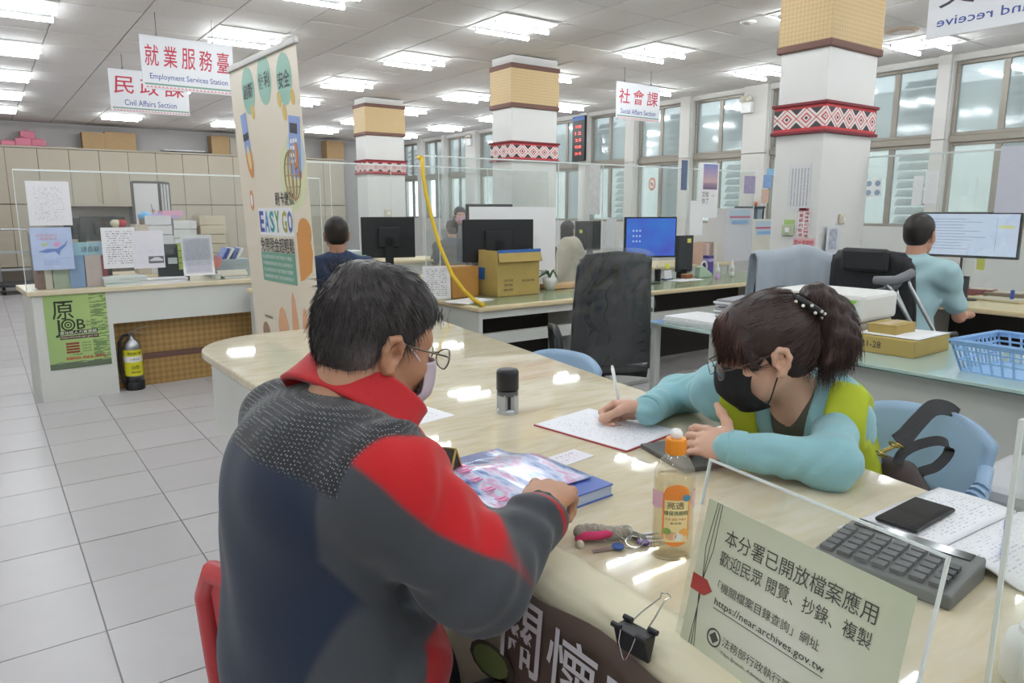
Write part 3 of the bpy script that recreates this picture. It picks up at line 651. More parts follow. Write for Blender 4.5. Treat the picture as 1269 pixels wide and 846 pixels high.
# --- acrylic partition at the far right of the counter, white bottle
ap = thing('acrylic_partition', 'clear acrylic panel standing on the counter right of the workbook', 'partition', (0, 0, 0))
a0, a1 = PZ(1222, 870, ZC), V(1.52, .13, ZC)
dv = (a1 - a0).normalized(); ap.matrix_world = Matrix.Translation((a0.x, a0.y, ZC)) @ Matrix.Rotation(math.atan2(dv.y, dv.x), 4, 'Z')
MB().bb((0, -.002, 0), (.5, .002, .36)).build('panel', M_ACR, ap); MB().bb((-.003, -.003, 0), (0, .003, .36)).build('panel_edge', M_ACE, ap); MB().bb((-.003, -.003, .36), (.5, .003, .363)).build('panel_edge', M_ACE, ap)
wp = PZ(1276, 846, ZC)
wbq = thing('white_tub', 'white plastic tub at the right end of the counter', 'container', (wp.x, wp.y, ZC))
MB().lathe([(.03, 0), (.035, .006), (.035, .05), (.03, .065), (.018, .07)], 24).build('tub_body', M_WHITE, wbq, smooth=True)
MB().lathe([(.019, .069), (.019, .078), (.016, .08)], 20).build('lid', M_PAPER, wbq)
# ================================================================== smooth-blend volumes for bodies and cloth
def RC(a, b, ra, rb=None, k=None, op='+', flat=None):
    return dict(t='rc', a=np.array(a, float), b=np.array(b, float), ra=ra, rb=ra if rb is None else rb, k=k, op=op, flat=flat)
def EL(c, r, rot=None, k=None, op='+'):
    return dict(t='el', c=np.array(c, float), r=np.array(r, float) if not isinstance(r, (int, float)) else np.array([r] * 3, float), R=None if rot is None else np.array(rotm(rot)), k=k, op=op)
def chain(pts, rads, k=None, op='+', flat=None): return [RC(pts[i], pts[i + 1], rads[i], rads[i + 1], k, op, flat) for i in range(len(pts) - 1)]
def xform(prims, M):
    M3 = np.array(M.to_3x3()); T = np.array(M.translation); s = abs(np.linalg.det(M3)) ** (1 / 3); out = []
    for p in prims:
        q = dict(p)
        if p['t'] == 'rc':
            q['a'] = M3 @ p['a'] + T; q['b'] = M3 @ p['b'] + T; q['ra'] = p['ra'] * s; q['rb'] = p['rb'] * s
            if p['flat']: n_ = M3 @ np.array(p['flat'][0], float); q['flat'] = (n_ / np.linalg.norm(n_), p['flat'][1])
        else:
            q['c'] = M3 @ p['c'] + T; q['r'] = p['r'] * s; q['R'] = (M3 / s) @ (np.eye(3) if p['R'] is None else p['R'])
        if p['k'] is not None: q['k'] = p['k'] * s
        out.append(q)
    return out
def bbox(p):
    if p['t'] == 'rc':
        r = max(p['ra'], p['rb']); return np.minimum(p['a'], p['b']) - r, np.maximum(p['a'], p['b']) + r
    r = p['r'].max() if p['R'] is not None else p['r']; return p['c'] - r, p['c'] + r
def pdist(p, X, Y, Z):
    if p['t'] == 'rc':
        a, b = p['a'], p['b']; d = b - a; L2 = max(d @ d, 1e-12)
        px_, py_, pz_ = X - a[0], Y - a[1], Z - a[2]
        t = np.clip((px_ * d[0] + py_ * d[1] + pz_ * d[2]) / L2, 0, 1)
        qx, qy, qz = px_ - t * d[0], py_ - t * d[1], pz_ - t * d[2]; r = p['ra'] + (p['rb'] - p['ra']) * t
        if p['flat']:
            n_, s = p['flat']; n_ = np.array(n_, float); n_ = n_ / np.linalg.norm(n_)
            dn = (qx * n_[0] + qy * n_[1] + qz * n_[2]) * (1 / s - 1); qx, qy, qz = qx + dn * n_[0], qy + dn * n_[1], qz + dn * n_[2]
            return (np.sqrt(qx * qx + qy * qy + qz * qz) - r) * (s if s < 1 else 1)
        return np.sqrt(qx * qx + qy * qy + qz * qz) - r
    c, r = p['c'], p['r']; x, y, z = X - c[0], Y - c[1], Z - c[2]
    if p['R'] is not None:
        R = p['R']; x, y, z = x * R[0, 0] + y * R[1, 0] + z * R[2, 0], x * R[0, 1] + y * R[1, 1] + z * R[2, 1], x * R[0, 2] + y * R[1, 2] + z * R[2, 2]
    k0 = np.sqrt((x / r[0]) ** 2 + (y / r[1]) ** 2 + (z / r[2]) ** 2); k1 = np.sqrt((x / r[0] ** 2) ** 2 + (y / r[1] ** 2) ** 2 + (z / r[2] ** 2) ** 2)
    return k0 * (k0 - 1) / np.maximum(k1, 1e-9)
def sdf(prims, vox, k=.02, disp=None, cut=None):
    """returns verts (n,3), quads (m,4) of the blended surface"""
    adds = [p for p in prims if p['op'] == '+']
    lo = np.min([bbox(p)[0] for p in adds], 0) - k - 3 * vox; hi = np.max([bbox(p)[1] for p in adds], 0) + k + 3 * vox
    n_ = np.ceil((hi - lo) / vox).astype(int) + 1
    ax = [lo[i] + vox * np.arange(n_[i]) for i in range(3)]
    D = np.full(n_, .2, np.float32)
    for p in prims:
        kk = k if p['k'] is None else p['k']; b0, b1 = bbox(p); mg = kk + 3 * vox
        i0 = np.clip(np.floor((b0 - mg - lo) / vox).astype(int), 0, n_); i1 = np.clip(np.ceil((b1 + mg - lo) / vox).astype(int) + 1, 0, n_)
        if np.any(i1 <= i0): continue
        sl = tuple(slice(i0[i], i1[i]) for i in range(3))
        X, Y, Z = np.meshgrid(ax[0][sl[0]], ax[1][sl[1]], ax[2][sl[2]], indexing='ij', sparse=True)
        d = pdist(p, X, Y, Z).astype(np.float32); A = D[sl]
        if p['op'] == '+':
            h = np.maximum(kk - np.abs(A - d), 0) / max(kk, 1e-6); D[sl] = np.minimum(A, d) - h * h * kk / 4
        else:
            d = -d; h = np.maximum(kk - np.abs(A - d), 0) / max(kk, 1e-6); D[sl] = np.maximum(A, d) + h * h * kk / 4
    if disp is not None or cut is not None:
        X, Y, Z = np.meshgrid(*ax, indexing='ij', sparse=True)
        if disp is not None: D += disp(X, Y, Z).astype(np.float32)
        if cut is not None: D = np.maximum(D, cut(X, Y, Z).astype(np.float32))
    D[0] = D[-1] = .2; D[:, 0] = D[:, -1] = .2; D[:, :, 0] = D[:, :, -1] = .2
    return surface_nets(D, lo, vox)
def surface_nets(D, lo, vox):
    n_ = np.array(D.shape); S = D < 0
    acc = np.zeros((*(n_ - 1), 3), np.float32); cnt = np.zeros(n_ - 1, np.int16)
    for ax_ in range(3):
        o = [i for i in range(3) if i != ax_]
        a = [slice(None)] * 3; b = [slice(None)] * 3; a[ax_] = slice(0, -1); b[ax_] = slice(1, None)
        cr = S[tuple(a)] != S[tuple(b)]; idx = np.argwhere(cr)
        if len(idx) == 0: continue
        d0 = D[tuple(a)][cr]; d1 = D[tuple(b)][cr]; t = d0 / (d0 - d1)
        pos = idx.astype(np.float32); pos[:, ax_] += t
        for da in (0, -1):
            for db in (0, -1):
                c = idx.copy(); c[:, o[0]] += da; c[:, o[1]] += db
                ok = np.all((c >= 0) & (c < n_ - 1), 1)
                np.add.at(acc, tuple(c[ok].T), pos[ok]); np.add.at(cnt, tuple(c[ok].T), 1)
    act = cnt > 0; vid = np.full(cnt.shape, -1, np.int64); vid[act] = np.arange(act.sum())
    V_ = acc[act] / cnt[act][:, None]; V_ = lo + V_ * vox
    Q = []
    for ax_ in range(3):
        u, v = [(1, 2), (2, 0), (0, 1)][ax_]
        a = [slice(None)] * 3; b = [slice(None)] * 3; a[ax_] = slice(0, -1); b[ax_] = slice(1, None)
        idx = np.argwhere(S[tuple(a)] != S[tuple(b)])
        if len(idx) == 0: continue
        ins = S[tuple(idx.T)]
        ok = (idx[:, u] > 0) & (idx[:, v] > 0) & (idx[:, u] < n_[u] - 1) & (idx[:, v] < n_[v] - 1); idx = idx[ok]; ins = ins[ok]
        def g(du, dv):
            c = idx.copy(); c[:, u] += du; c[:, v] += dv; return vid[tuple(c.T)]
        q = np.stack([g(-1, -1), g(0, -1), g(0, 0), g(-1, 0)], 1); q[~ins] = q[~ins][:, ::-1]; Q.append(q)
    Q = np.concatenate(Q); Q = Q[(Q >= 0).all(1)]
    a, b, d = V_[Q[:, 0]], V_[Q[:, 1]], V_[Q[:, 3]]
    if np.sum(np.cross(b - a, d - a) * a) < 0: Q = Q[:, ::-1]      # outward facing: positive enclosed volume
    return V_, Q
def relax(V_, Q, it=2, lam=.5):
    e = np.concatenate([Q[:, [0, 1]], Q[:, [1, 2]], Q[:, [2, 3]], Q[:, [3, 0]]]); e = np.concatenate([e, e[:, ::-1]])
    deg = np.bincount(e[:, 0], minlength=len(V_)).astype(float)
    for _ in range(it):
        s = np.stack([np.bincount(e[:, 0], weights=V_[e[:, 1], i], minlength=len(V_)) for i in range(3)], 1)
        V_ = V_ + lam * (s / np.maximum(deg, 1)[:, None] - V_)
    return V_
def nobj(name, V_, Q, mats, parent=None, base=None, colors=None, it=2):
    """numpy mesh -> object; vertices stored relative to the parent's base"""
    if it: V_ = relax(V_, Q, it)
    off = np.array(base if base is not None else (0, 0, 0), float)
    me = bpy.data.meshes.new(name); n_, m_ = len(V_), len(Q)
    me.vertices.add(n_); me.vertices.foreach_set('co', (V_ - off).astype(np.float32).ravel())
    me.loops.add(m_ * 4); me.loops.foreach_set('vertex_index', Q.astype(np.int32).ravel())
    me.polygons.add(m_); me.polygons.foreach_set('loop_start', np.arange(0, m_ * 4, 4, dtype=np.int32)); me.polygons.foreach_set('use_smooth', np.ones(m_, bool))
    for m in (mats if isinstance(mats, (list, tuple)) else [mats]): me.materials.append(m)
    me.update(calc_edges=True); me.validate()
    if colors is not None:
        at = me.color_attributes.new('Col', 'FLOAT_COLOR', 'POINT'); c = colors(V_) if callable(colors) else colors
        at.data.foreach_set('color', (c if c.shape[1] == 4 else np.concatenate([c, np.zeros((len(c), 1))], 1)).astype(np.float32).ravel())
    o = bpy.data.objects.new(name, me); COL.objects.link(o)
    if parent is not None: o.parent = parent
    return o
def merge(*vq):
    Vs, Qs, n_ = [], [], 0
    for v, q in vq: Vs.append(v); Qs.append(q + n_); n_ += len(v)
    return np.concatenate(Vs), np.concatenate(Qs)
def cloth_mat(name, rough=.75, bump=.25, bscale=500, sheen=.15, fleck=None):
    m, nt, b = newmat(name); b.inputs['Roughness'].default_value = rough; b.inputs['Sheen Weight'].default_value = sheen; b.inputs['Specular IOR Level'].default_value = .25
    at = N(nt, 'ShaderNodeAttribute', attribute_name='Col'); tc = N(nt, 'ShaderNodeTexCoord'); src = at.outputs['Color']
    if fleck:
        vo = N(nt, 'ShaderNodeTexVoronoi'); vo.inputs['Scale'].default_value = 210; vo.inputs['Randomness'].default_value = .25; L(nt, tc.outputs['Object'], vo.inputs['Vector'])
        n3 = N(nt, 'ShaderNodeTexNoise'); n3.inputs['Scale'].default_value = 25; L(nt, tc.outputs['Object'], n3.inputs['Vector'])
        f = mathn(nt, 'MULTIPLY', mathn(nt, 'MULTIPLY', mathn(nt, 'LESS_THAN', vo.outputs['Distance'], .30), at.outputs['Alpha']), mathn(nt, 'MULTIPLY', n3.outputs[0], .75)); src = mixc(nt, f, src, srgb(fleck))
    L(nt, src, b.inputs['Base Color'])
    no = N(nt, 'ShaderNodeTexNoise'); no.inputs['Scale'].default_value = bscale; L(nt, tc.outputs['Object'], no.inputs['Vector'])
    bp = N(nt, 'ShaderNodeBump'); bp.inputs['Strength'].default_value = bump; bp.inputs['Distance'].default_value = .002; L(nt, no.outputs[0], bp.inputs['Height']); L(nt, bp.outputs[0], b.inputs['Normal'])
    return m
def skin_mat(name, c, c2):
    m, nt, b = newmat(name); b.inputs['Roughness'].default_value = .5
    b.inputs['Subsurface Weight'].default_value = .08; b.inputs['Subsurface Radius'].default_value = (.01, .004, .002); b.inputs['Subsurface Scale'].default_value = .5
    tc = N(nt, 'ShaderNodeTexCoord'); no = N(nt, 'ShaderNodeTexNoise'); no.inputs['Scale'].default_value = 28; no.inputs['Detail'].default_value = 4; L(nt, tc.outputs['Object'], no.inputs['Vector'])
    L(nt, mixc(nt, no.outputs[0], srgb(c), srgb(c2)), b.inputs['Base Color'])
    n2 = N(nt, 'ShaderNodeTexNoise'); n2.inputs['Scale'].default_value = 260; L(nt, tc.outputs['Object'], n2.inputs['Vector'])
    bp = N(nt, 'ShaderNodeBump'); bp.inputs['Strength'].default_value = .12; bp.inputs['Distance'].default_value = .002; L(nt, n2.outputs[0], bp.inputs['Height']); L(nt, bp.outputs[0], b.inputs['Normal'])
    return m
def hair_mat(name, c, c2, rough=.45):
    m, nt, b = newmat(name); b.inputs['Roughness'].default_value = rough; b.inputs['Specular IOR Level'].default_value = .35
    tc = N(nt, 'ShaderNodeTexCoord'); no = N(nt, 'ShaderNodeTexNoise'); no.inputs['Scale'].default_value = 120; no.inputs['Detail'].default_value = 3; L(nt, tc.outputs['Object'], no.inputs['Vector'])
    L(nt, mixc(nt, no.outputs[0], srgb(c), srgb(c2)), b.inputs['Base Color']); return m
# ------------------------------------------------------------------ head
def ear(s):
    y = .072 * s; o = []
    pts = [(.012, y + .004 * s, -.005), (.010, y + .010 * s, .020), (-.002, y + .016 * s, .031), (-.016, y + .019 * s, .026), (-.022, y + .019 * s, .008), (-.016, y + .014 * s, -.012), (-.004, y + .009 * s, -.028), (.006, y + .006 * s, -.030)]
    o += chain(pts, [.005, .006, .0065, .0065, .006, .006, .008, .007], k=.006)
    o.append(EL((-.004, y + .008 * s, .0), (.018, .007, .026), rot=Euler((0, 0, .45 * s)).to_matrix(), k=.008))
    o.append(EL((.002, y + .016 * s, .0), (.008, .008, .012), k=.005, op='-'))
    return o
def head_prims(fem=False, ears=(1, -1)):
    p = [EL((-.018, 0, .052), (.100, .078, .084)), EL((.040, 0, .040), (.050, .062, .056), k=.03), EL((.040, 0, -.025), (.052, .058, .080), k=.03)]
    jw = .050 if not fem else .043
    for s in (1, -1):
        p += [RC((.0, jw * s, -.050), (.066, .016 * s, -.090), .022, .018, k=.03), EL((.066, .040 * s, -.018), (.026, .022, .022), k=.03),
              RC((.086, .014 * s, .036), (.074, .048 * s, .036), .010, .008, k=.02), EL((.098, .031 * s, .014), (.014, .018, .011), k=.010, op='-'), EL((.081, .031 * s, .013), .0125, k=.003),
              EL((.100, .011 * s, -.026), (.010, .008, .007), k=.008)]
    p += [EL((.076, 0, -.092), (.018, .020, .018), k=.02), RC((.092, 0, .024), (.108, 0, -.018), .0085, .011, k=.014), EL((.112, 0, -.022), (.010, .011, .009), k=.01),
          EL((.092, 0, -.052), (.012, .024, .008), k=.008), EL((.091, 0, -.063), (.011, .019, .007), k=.008), EL((.101, 0, -.0575), (.012, .022, .0022), k=.003, op='-')]
    for s in ears: p += ear(s)
    return p
def rand_on(V_, Q, n_, rng):
    a = V_[Q[:, 0]]; b = V_[Q[:, 1]]; c = V_[Q[:, 2]]; ar = np.linalg.norm(np.cross(b - a, c - a), axis=1); f = rng.choice(len(Q), n_, p=ar / ar.sum())
    u, w = rng.random((2, n_)); P = a[f] + (b[f] - a[f]) * u[:, None] + (V_[Q[f, 3]] - a[f]) * w[:, None]
    nn = np.cross(b[f] - a[f], V_[Q[f, 3]] - a[f]); nn /= np.maximum(np.linalg.norm(nn, axis=1), 1e-9)[:, None]
    return P, nn
def strands(P, nn, flow, length, rng, seg=5, r0=.0011, lift_=.25, curl=0, wob=.15):
    """tapered three-sided strands laid along a flow field; returns verts, quads"""
    n_ = len(P); Ln = length if isinstance(length, np.ndarray) else np.full(n_, length)
    Ln = Ln * rng.uniform(.6, 1.25, n_); pts = [P - nn * .002]; d = flow(P); d = d - nn * np.sum(d * nn, 1)[:, None]
    d /= np.maximum(np.linalg.norm(d, axis=1), 1e-6)[:, None]; d = d + nn * lift_ + rng.normal(0, wob, d.shape); d /= np.linalg.norm(d, axis=1)[:, None]
    ph = rng.uniform(0, 6.28, n_)
    for i in range(seg):
        f2 = flow(pts[-1]); f2 /= np.maximum(np.linalg.norm(f2, axis=1), 1e-6)[:, None]
        d = d * .8 + f2 * .25
        if curl: d = d + curl * np.stack([np.sin(ph + i * 1.3), np.cos(ph + i * 1.7), .3 * np.sin(ph * 2 + i)], 1)
        d /= np.linalg.norm(d, axis=1)[:, None]; pts.append(pts[-1] + d * (Ln / seg)[:, None])
    side = np.cross(d, nn); side /= np.maximum(np.linalg.norm(side, axis=1), 1e-6)[:, None]
    V_, Q = [], []
    for i, p in enumerate(pts):
        r = r0 * (1 - .85 * i / seg); V_ += [p + side * r, p - side * r * .5 + nn * r * .9, p - side * r * .5 - nn * r * .9]
    V_ = np.stack(V_, 1).reshape(-1, 3); st_ = 3 * (seg + 1); b = (np.arange(n_) * st_)[:, None]
    for i in range(seg):
        for j in range(3): Q.append(b + np.array([[i * 3 + j, i * 3 + (j + 1) % 3, (i + 1) * 3 + (j + 1) % 3, (i + 1) * 3 + j]]))
    return V_, np.concatenate(Q)
def hand_prims(side, curls, spread=.0, thumb=(.35, .6), L_=1.0):
    """hand in its own frame: wrist at origin, x to the fingers, z back of the hand, y towards the thumb (side=+1). curls: 4 (mcp, pip) bends"""
    p = [RC((-.022, 0, 0), (0, 0, 0), .025, .025, k=.015, flat=((0, 0, 1), .75)), EL((.045, 0, 0), (.048, .040, .016), k=.014), RC((.01, .022 * side, -.004), (.05, .030 * side, -.006), .015, .012, k=.014)]
    ln = [(.044, .027, .020), (.048, .031, .022), (.045, .028, .021), (.035, .021, .018)]; yy = [.031, .010, -.011, -.030]; r_ = [.0092, .0095, .0090, .0080]
    for i in range(4):
        a = np.array([.084 - .006 * abs(i - 1.2), yy[i] * side, 0.]); ang = 0; pts = [np.array([.045, yy[i] * .7 * side, 0]), a]
        for j in range(3):
            c = curls[i][0] if j == 0 else (curls[i][1] if j == 1 else curls[i][1] * .6)
            ang += c; sp = spread * (1.5 - i) * side
            pts.append(pts[-1] + ln[i][j] * np.array([math.cos(ang) * math.cos(sp), math.sin(sp) * math.cos(ang), -math.sin(ang)]))
        p += chain(pts, [.010, r_[i] * 1.06, r_[i], r_[i] * .92, r_[i] * .8], k=.005)
    t0 = np.array([.018, .026 * side, -.006]); d1 = np.array([math.cos(thumb[0]) * .9, math.sin(thumb[0]) * side * 1.0, thumb[1]]); d1 /= np.linalg.norm(d1)
    d2 = d1 + np.array([.25, -.15 * side, 0]); d2 /= np.linalg.norm(d2)
    p += chain([t0, t0 + d1 * .040, t0 + d1 * .040 + d2 * .030, t0 + d1 * .040 + d2 * .055], [.016, .0115, .0105, .008], k=.008)
    return p
def mat_from(origin, xdir, zdir):
    x = Vector(xdir).normalized(); y = Vector(zdir).cross(x).normalized(); z = x.cross(y)
    return Matrix.Translation(Vector(origin)) @ Matrix((x, y, z)).transposed().to_4x4()

def strandobj(name, v, q, m, parent, base, col):
    o = nobj(name, v, q, m, parent, np.array(base), col, it=0); o['kind'] = 'stuff'; return o
# ================================================================== the man seated at the counter
M_SKIN_M = skin_mat('skin_man', 'a8785c', 'bd8d70')
rng = np.random.default_rng(3)
man_base = V(.38, 1.06, 0)
man = thing('person', 'man in navy and red jacket with glasses and pale mask, seen from behind', 'person', man_base)
B = np.array(man_base)
ear_w = PD(488, 441, 1.17)
hyaw, hpit = math.radians(-3), math.radians(17)
HR = Matrix.Rotation(hyaw, 3, 'Z') @ Matrix.Rotation(hpit, 3, 'Y')
hc = ear_w - HR @ V(0, -.082 * .93, .0)
HM = Matrix.Translation(hc) @ (HR * .93).to_4x4()
def hl(*p): return np.array(HM @ V(*p))
NB = np.array([.455, 1.105, 1.055]); RS = np.array([.44, .925, .995]); LS = np.array([.43, 1.28, 1.0]); RE = np.array(PD(592, 712, 1.09)); 
hand_o = np.array(PZ(676, 624, .898)); hand_dir = V(.60, .52, -.04).normalized()
RWR = hand_o - np.array(hand_dir) * .015
LE = np.array([.48, 1.36, .75]); LW = np.array([.56, 1.30, .66])
body = xform(head_prims(), HM) + [RC(hl(-.035, 0, -.03), NB + [-.015, 0, -.02], .054, .060, k=.03), RC(hl(.0, 0, -.06), NB + [.02, 0, 0], .045, .055, k=.03)]
vh = sdf(body, .0030, .02)
core = [RC((.37, 1.06, .52), (.39, 1.09, .9), .15, .15, flat=((1, 0, 0), .6)), RC(RS, LS, .05), RC(RS, RE, .045, .04), RC(RE, RWR, .038, .026), RC(LS, LE, .045, .04), RC(LE, LW, .038, .026)]
for s, hx in ((-1, .97), (1, 1.16)): core += chain([(.40, hx, .49), (.66, hx + .02 * s, .47), (.64, hx + .03 * s, .10)], [.075, .055, .04]) + chain([(.63, hx + .03 * s, .05), (.76, hx + .05 * s, .035)], [.03, .02])
vc = sdf(core, .010, .02)
HMt = mat_from(hand_o, hand_dir, V(-.25, -.32, .9))
hp = xform(hand_prims(1, [(.55, 1.25), (.6, 1.3), (.65, 1.3), (.7, 1.3)], .03, thumb=(.35, -.45)), HMt @ Matrix.Scale(1.12, 4))
vhand = sdf(hp, .0028, .006)
LHM = mat_from(LW, V(.3, -.8, -.3), V(.5, 0, .8)); vhand2 = sdf(xform(hand_prims(-1, [(.4, .5)] * 4, .05, thumb=(.5, -.2)), LHM), .0035, .006)
V_, Q_ = merge(vh, vc, vhand, vhand2); nobj('body', V_, Q_, M_SKIN_M, man, B, it=1)
# hair
hairp = xform([EL((-.020, 0, .056), (.107, .087, .094)), EL((-.050, 0, -.005), (.062, .072, .062), k=.03), EL((.035, 0, .088), (.060, .064, .046), k=.03), EL((-.02, 0, .122), (.08, .06, .030), k=.02),
               EL((.132, 0, -.01), (.072, .12, .098), k=.01, op='-'), EL((.0, .10, -.018), (.026, .034, .036), k=.01, op='-'), EL((.0, -.10, -.018), (.026, .034, .036), k=.01, op='-'),
               EL((.06, .10, -.03), (.05, .05, .05), k=.01, op='-'), EL((.06, -.10, -.03), (.05, .05, .05), k=.01, op='-'), EL((-.02, 0, -.135), (.16, .13, .082), k=.015, op='-')], HM)
vh_, qh_ = sdf(hairp, .0035, .02, disp=lambda X, Y, Z: .0016 * np.sin(X * 170 + 3 * np.sin(Y * 60)) * np.sin(Y * 190 + Z * 60))
Hinv = np.linalg.inv(np.array(HM))
def tolocal(P): return P @ Hinv[:3, :3].T + Hinv[:3, 3]
dk, md, gy = (np.array(srgb(c)) for c in ('2c292b', '433d3b', '8d8682'))
def haircol(P):
    l = tolocal(P); g_ = np.clip((.028 - l[:, 2]) / .05, 0, 1) * np.clip((l[:, 0] + .095) / .05, 0, 1)
    nz = .5 + .5 * np.sin(P[:, 0] * 700 + P[:, 2] * 400) * np.sin(P[:, 1] * 800); c = dk + (md - dk) * nz[:, None]
    return c + (gy - c) * (g_ * (.25 + .5 * rng.random(len(P))))[:, None]
M_HAIR = cloth_mat('hair_man', .42, .5, 260, 0); M_HAIR.node_tree.nodes['Principled BSDF'].inputs['Specular IOR Level'].default_value = .4
hair = nobj('hair', vh_, qh_, M_HAIR, man, B, haircol, it=1)
whorl = hl(-.075, .01, .135)
def flow_m(P):
    l = tolocal(P); d = l - np.array([-.07, .0, .13]); d = d + np.array([.02, 0, -.05]); d[:, 2] -= .06 * (l[:, 2] < .06) + .16 * np.clip((l[:, 0] - .02) / .04, 0, 1); return d @ np.array(HR).T
P_, n__ = rand_on(vh_, qh_, 5200, rng); lP = tolocal(P_); Lh = np.where(lP[:, 0] > .04, .013, .030) * np.where(lP[:, 2] < .02, .6, 1.0); sv, sq = strands(P_, n__, flow_m, Lh, rng, 4, .0010, .18, wob=.16)
strandobj('hair_strands', sv, sq, M_HAIR, hair, man_base, haircol)
# a few cowlicks standing up at the crown and over the forehead
tp = np.array([hl(-.10, .02, .13), hl(-.09, .0, .135), hl(-.11, .035, .12), hl(.095, -.03, .085), hl(.10, -.01, .09), hl(-.125, -.01, .09)])
tn = np.array([np.array(HR @ V(*d)) for d in ((-.5, .1, 1), (-.3, 0, 1), (-.8, .3, .9), (.25, -.2, -1), (.3, 0, -1), (-1, 0, -.3))])
P2 = np.repeat(tp, 30, 0) + rng.normal(0, .007, (180, 3)); n2 = np.repeat(tn, 30, 0); n2 /= np.linalg.norm(n2, axis=1)[:, None]
sv, sq = strands(P2, n2, lambda P: np.repeat(tn, 30, 0), .016, rng, 4, .0010, 1.2, wob=.25); strandobj('hair_strands', sv, sq, M_HAIR, hair, man_base, haircol)
# jacket
jk = [RC((.375, 1.06, .50), (.375, 1.08, .68), .205, .200, flat=((1, 0, 0), .66)), RC((.375, 1.08, .68), (.40, 1.10, .88), .200, .195, flat=((1, 0, 0), .68)), EL((.395, 1.10, .93), (.125, .19, .15), k=.06),
      EL((.465, 1.0, .655), (.105, .13, .135), k=.05), RC(RS, LS, .080, .078, k=.05), RC(NB + [-.02, -.02, -.035], RS, .058, .076, k=.05), RC(NB + [-.02, .02, -.035], LS, .058, .076, k=.05),
      RC(RS, RE, .084, .080, k=.035), RC(RE, RWR - np.array(hand_dir) * .050, .078, .046, k=.03), RC(LS, LE, .080, .068, k=.03), RC(LE, LW, .066, .045, k=.03)]
adir = (RE - RS) / np.linalg.norm(RE - RS); fdir = (RWR - RE) / np.linalg.norm(RWR - RE)
def jdisp(X, Y, Z):
    a = (X * adir[0] + Y * adir[1] + Z * adir[2]); f = (X * fdir[0] + Y * fdir[1] + Z * fdir[2])
    arm = 1 / (1 + np.exp(-((.97 - Y) * 60))) * 1 / (1 + np.exp(-((X - .43) * 60)))
    fore = 1 / (1 + np.exp(-((X - .62) * 60)))
    w = .0055 * np.sin(f * 95 + 2 * np.sin(Z * 40) + Y * 22) * fore + .0045 * np.sin(a * 80 + 2.2 * np.sin(Y * 35 + X * 18)) * arm * (1 - fore)
    t = .0045 * np.sin(Z * 34 + 2.5 * np.sin(Y * 12 + X * 9)) * np.sin(Y * 17 + 1 + X * 8) * (1 - arm)
    return w + t
vj, qj = sdf(jk, .0058, .03, jdisp)
c_navy, c_grey, c_yoke, c_red = (np.array(srgb(c)) for c in ('232d40', '45484d', '26272b', 'bd1f24'))
def seg_t(P, a, b): d = b - a; t = np.clip(((P - a) @ d) / (d @ d), 0, 1); q = P - a - t[:, None] * d; return t, q, np.linalg.norm(q, axis=1)
def sm(d, w=.005): t = np.clip(.5 + d / w / 2, 0, 1); return t * t * (3 - 2 * t)
def jcol(P):
    x, y, z = P.T; c = np.tile(np.append(c_navy, 0), (len(P), 1))
    def put(col, m, al=0):
        nonlocal c; c = c + (np.append(col, al) - c) * m[:, None]
    tz = np.clip((z - .5) / .5, 0, 1); yb = .872 + .070 * (1 - tz)
    put(c_grey, sm(yb - y + .15 * np.clip(x - .40, 0, .3)))
    t1, q1, d1 = seg_t(P, RS, RE); t2, q2, d2 = seg_t(P, RE, RWR); nrm = np.array([.80, .10, .60]); s1 = q1 @ nrm
    hem = np.minimum(np.minimum(x - (.452 + .25 * (z - .60)), .735 - z), 1.10 - y); put(c_red * .8, sm(hem))
    put(c_grey, sm(np.minimum(y - 1.22, x - .46)))
    # sleeve
    on1 = np.minimum(np.minimum(.135 - d1, d2 + .03 - d1), np.maximum(.915 - y, x - .49)); put(c_grey, sm(on1))
    put(c_red, sm(np.minimum(on1, s1 + .022 - .050 * t1 ** 2)))
    fo = np.minimum(np.minimum(d1 - d2 + .0, .12 - d2), t2 * .3 - .001); put(c_grey, sm(fo))
    put(c_red, sm(np.minimum(fo, (q2 @ nrm) - .026 - .45 * t2)))
    put(c_red, sm(np.minimum(np.minimum(fo, .004 - np.abs(t2 - .80) * .25), (q2 @ np.array([.3, -.4, .8])) - .012), .003))
    yk = np.minimum(z - (1.030 - .16 * np.clip(1.02 - y, 0, 1)), .50 - x); yk = np.minimum(yk, np.maximum(y - .885 - .0 * z, -1)); put(c_yoke, sm(yk), 1)
    return c
M_JK = cloth_mat('jacket_fabric', .8, .3, 420, .2, fleck='b9bcc2')
jacket = nobj('jacket', vj, qj, M_JK, man, B, jcol, it=3)
# cuff
cw = np.array(RWR) - np.array(hand_dir) * .032
hx = Vector(hand_dir); hu = hx.orthogonal().normalized(); hv = hx.cross(hu)
cf = MB(); npts = []
for k_ in range(24):
    a = k_ * math.pi / 12; rr = .039 + .0025 * (k_ % 2); npts.append((math.cos(a) * rr, math.sin(a) * rr * .92))
for i_, (dx, sc) in enumerate(((-.03, 1.05), (-.015, 1.08), (.0, 1.0), (.012, .92), (.014, .82))):
    for a, b_ in npts: p_ = V(*cw) + hx * dx + hu * a * sc + hv * b_ * sc - man_base; cf.v.append(tuple(p_))
for i_ in range(4):
    for j_ in range(24): cf.f.append((i_ * 24 + j_, i_ * 24 + (j_ + 1) % 24, i_ * 24 + 24 + (j_ + 1) % 24, i_ * 24 + 24 + j_)); cf.mi.append(0)
cf.build('cuff', mat('cuff_knit', '3a3d43', .9), jacket, smooth=True)
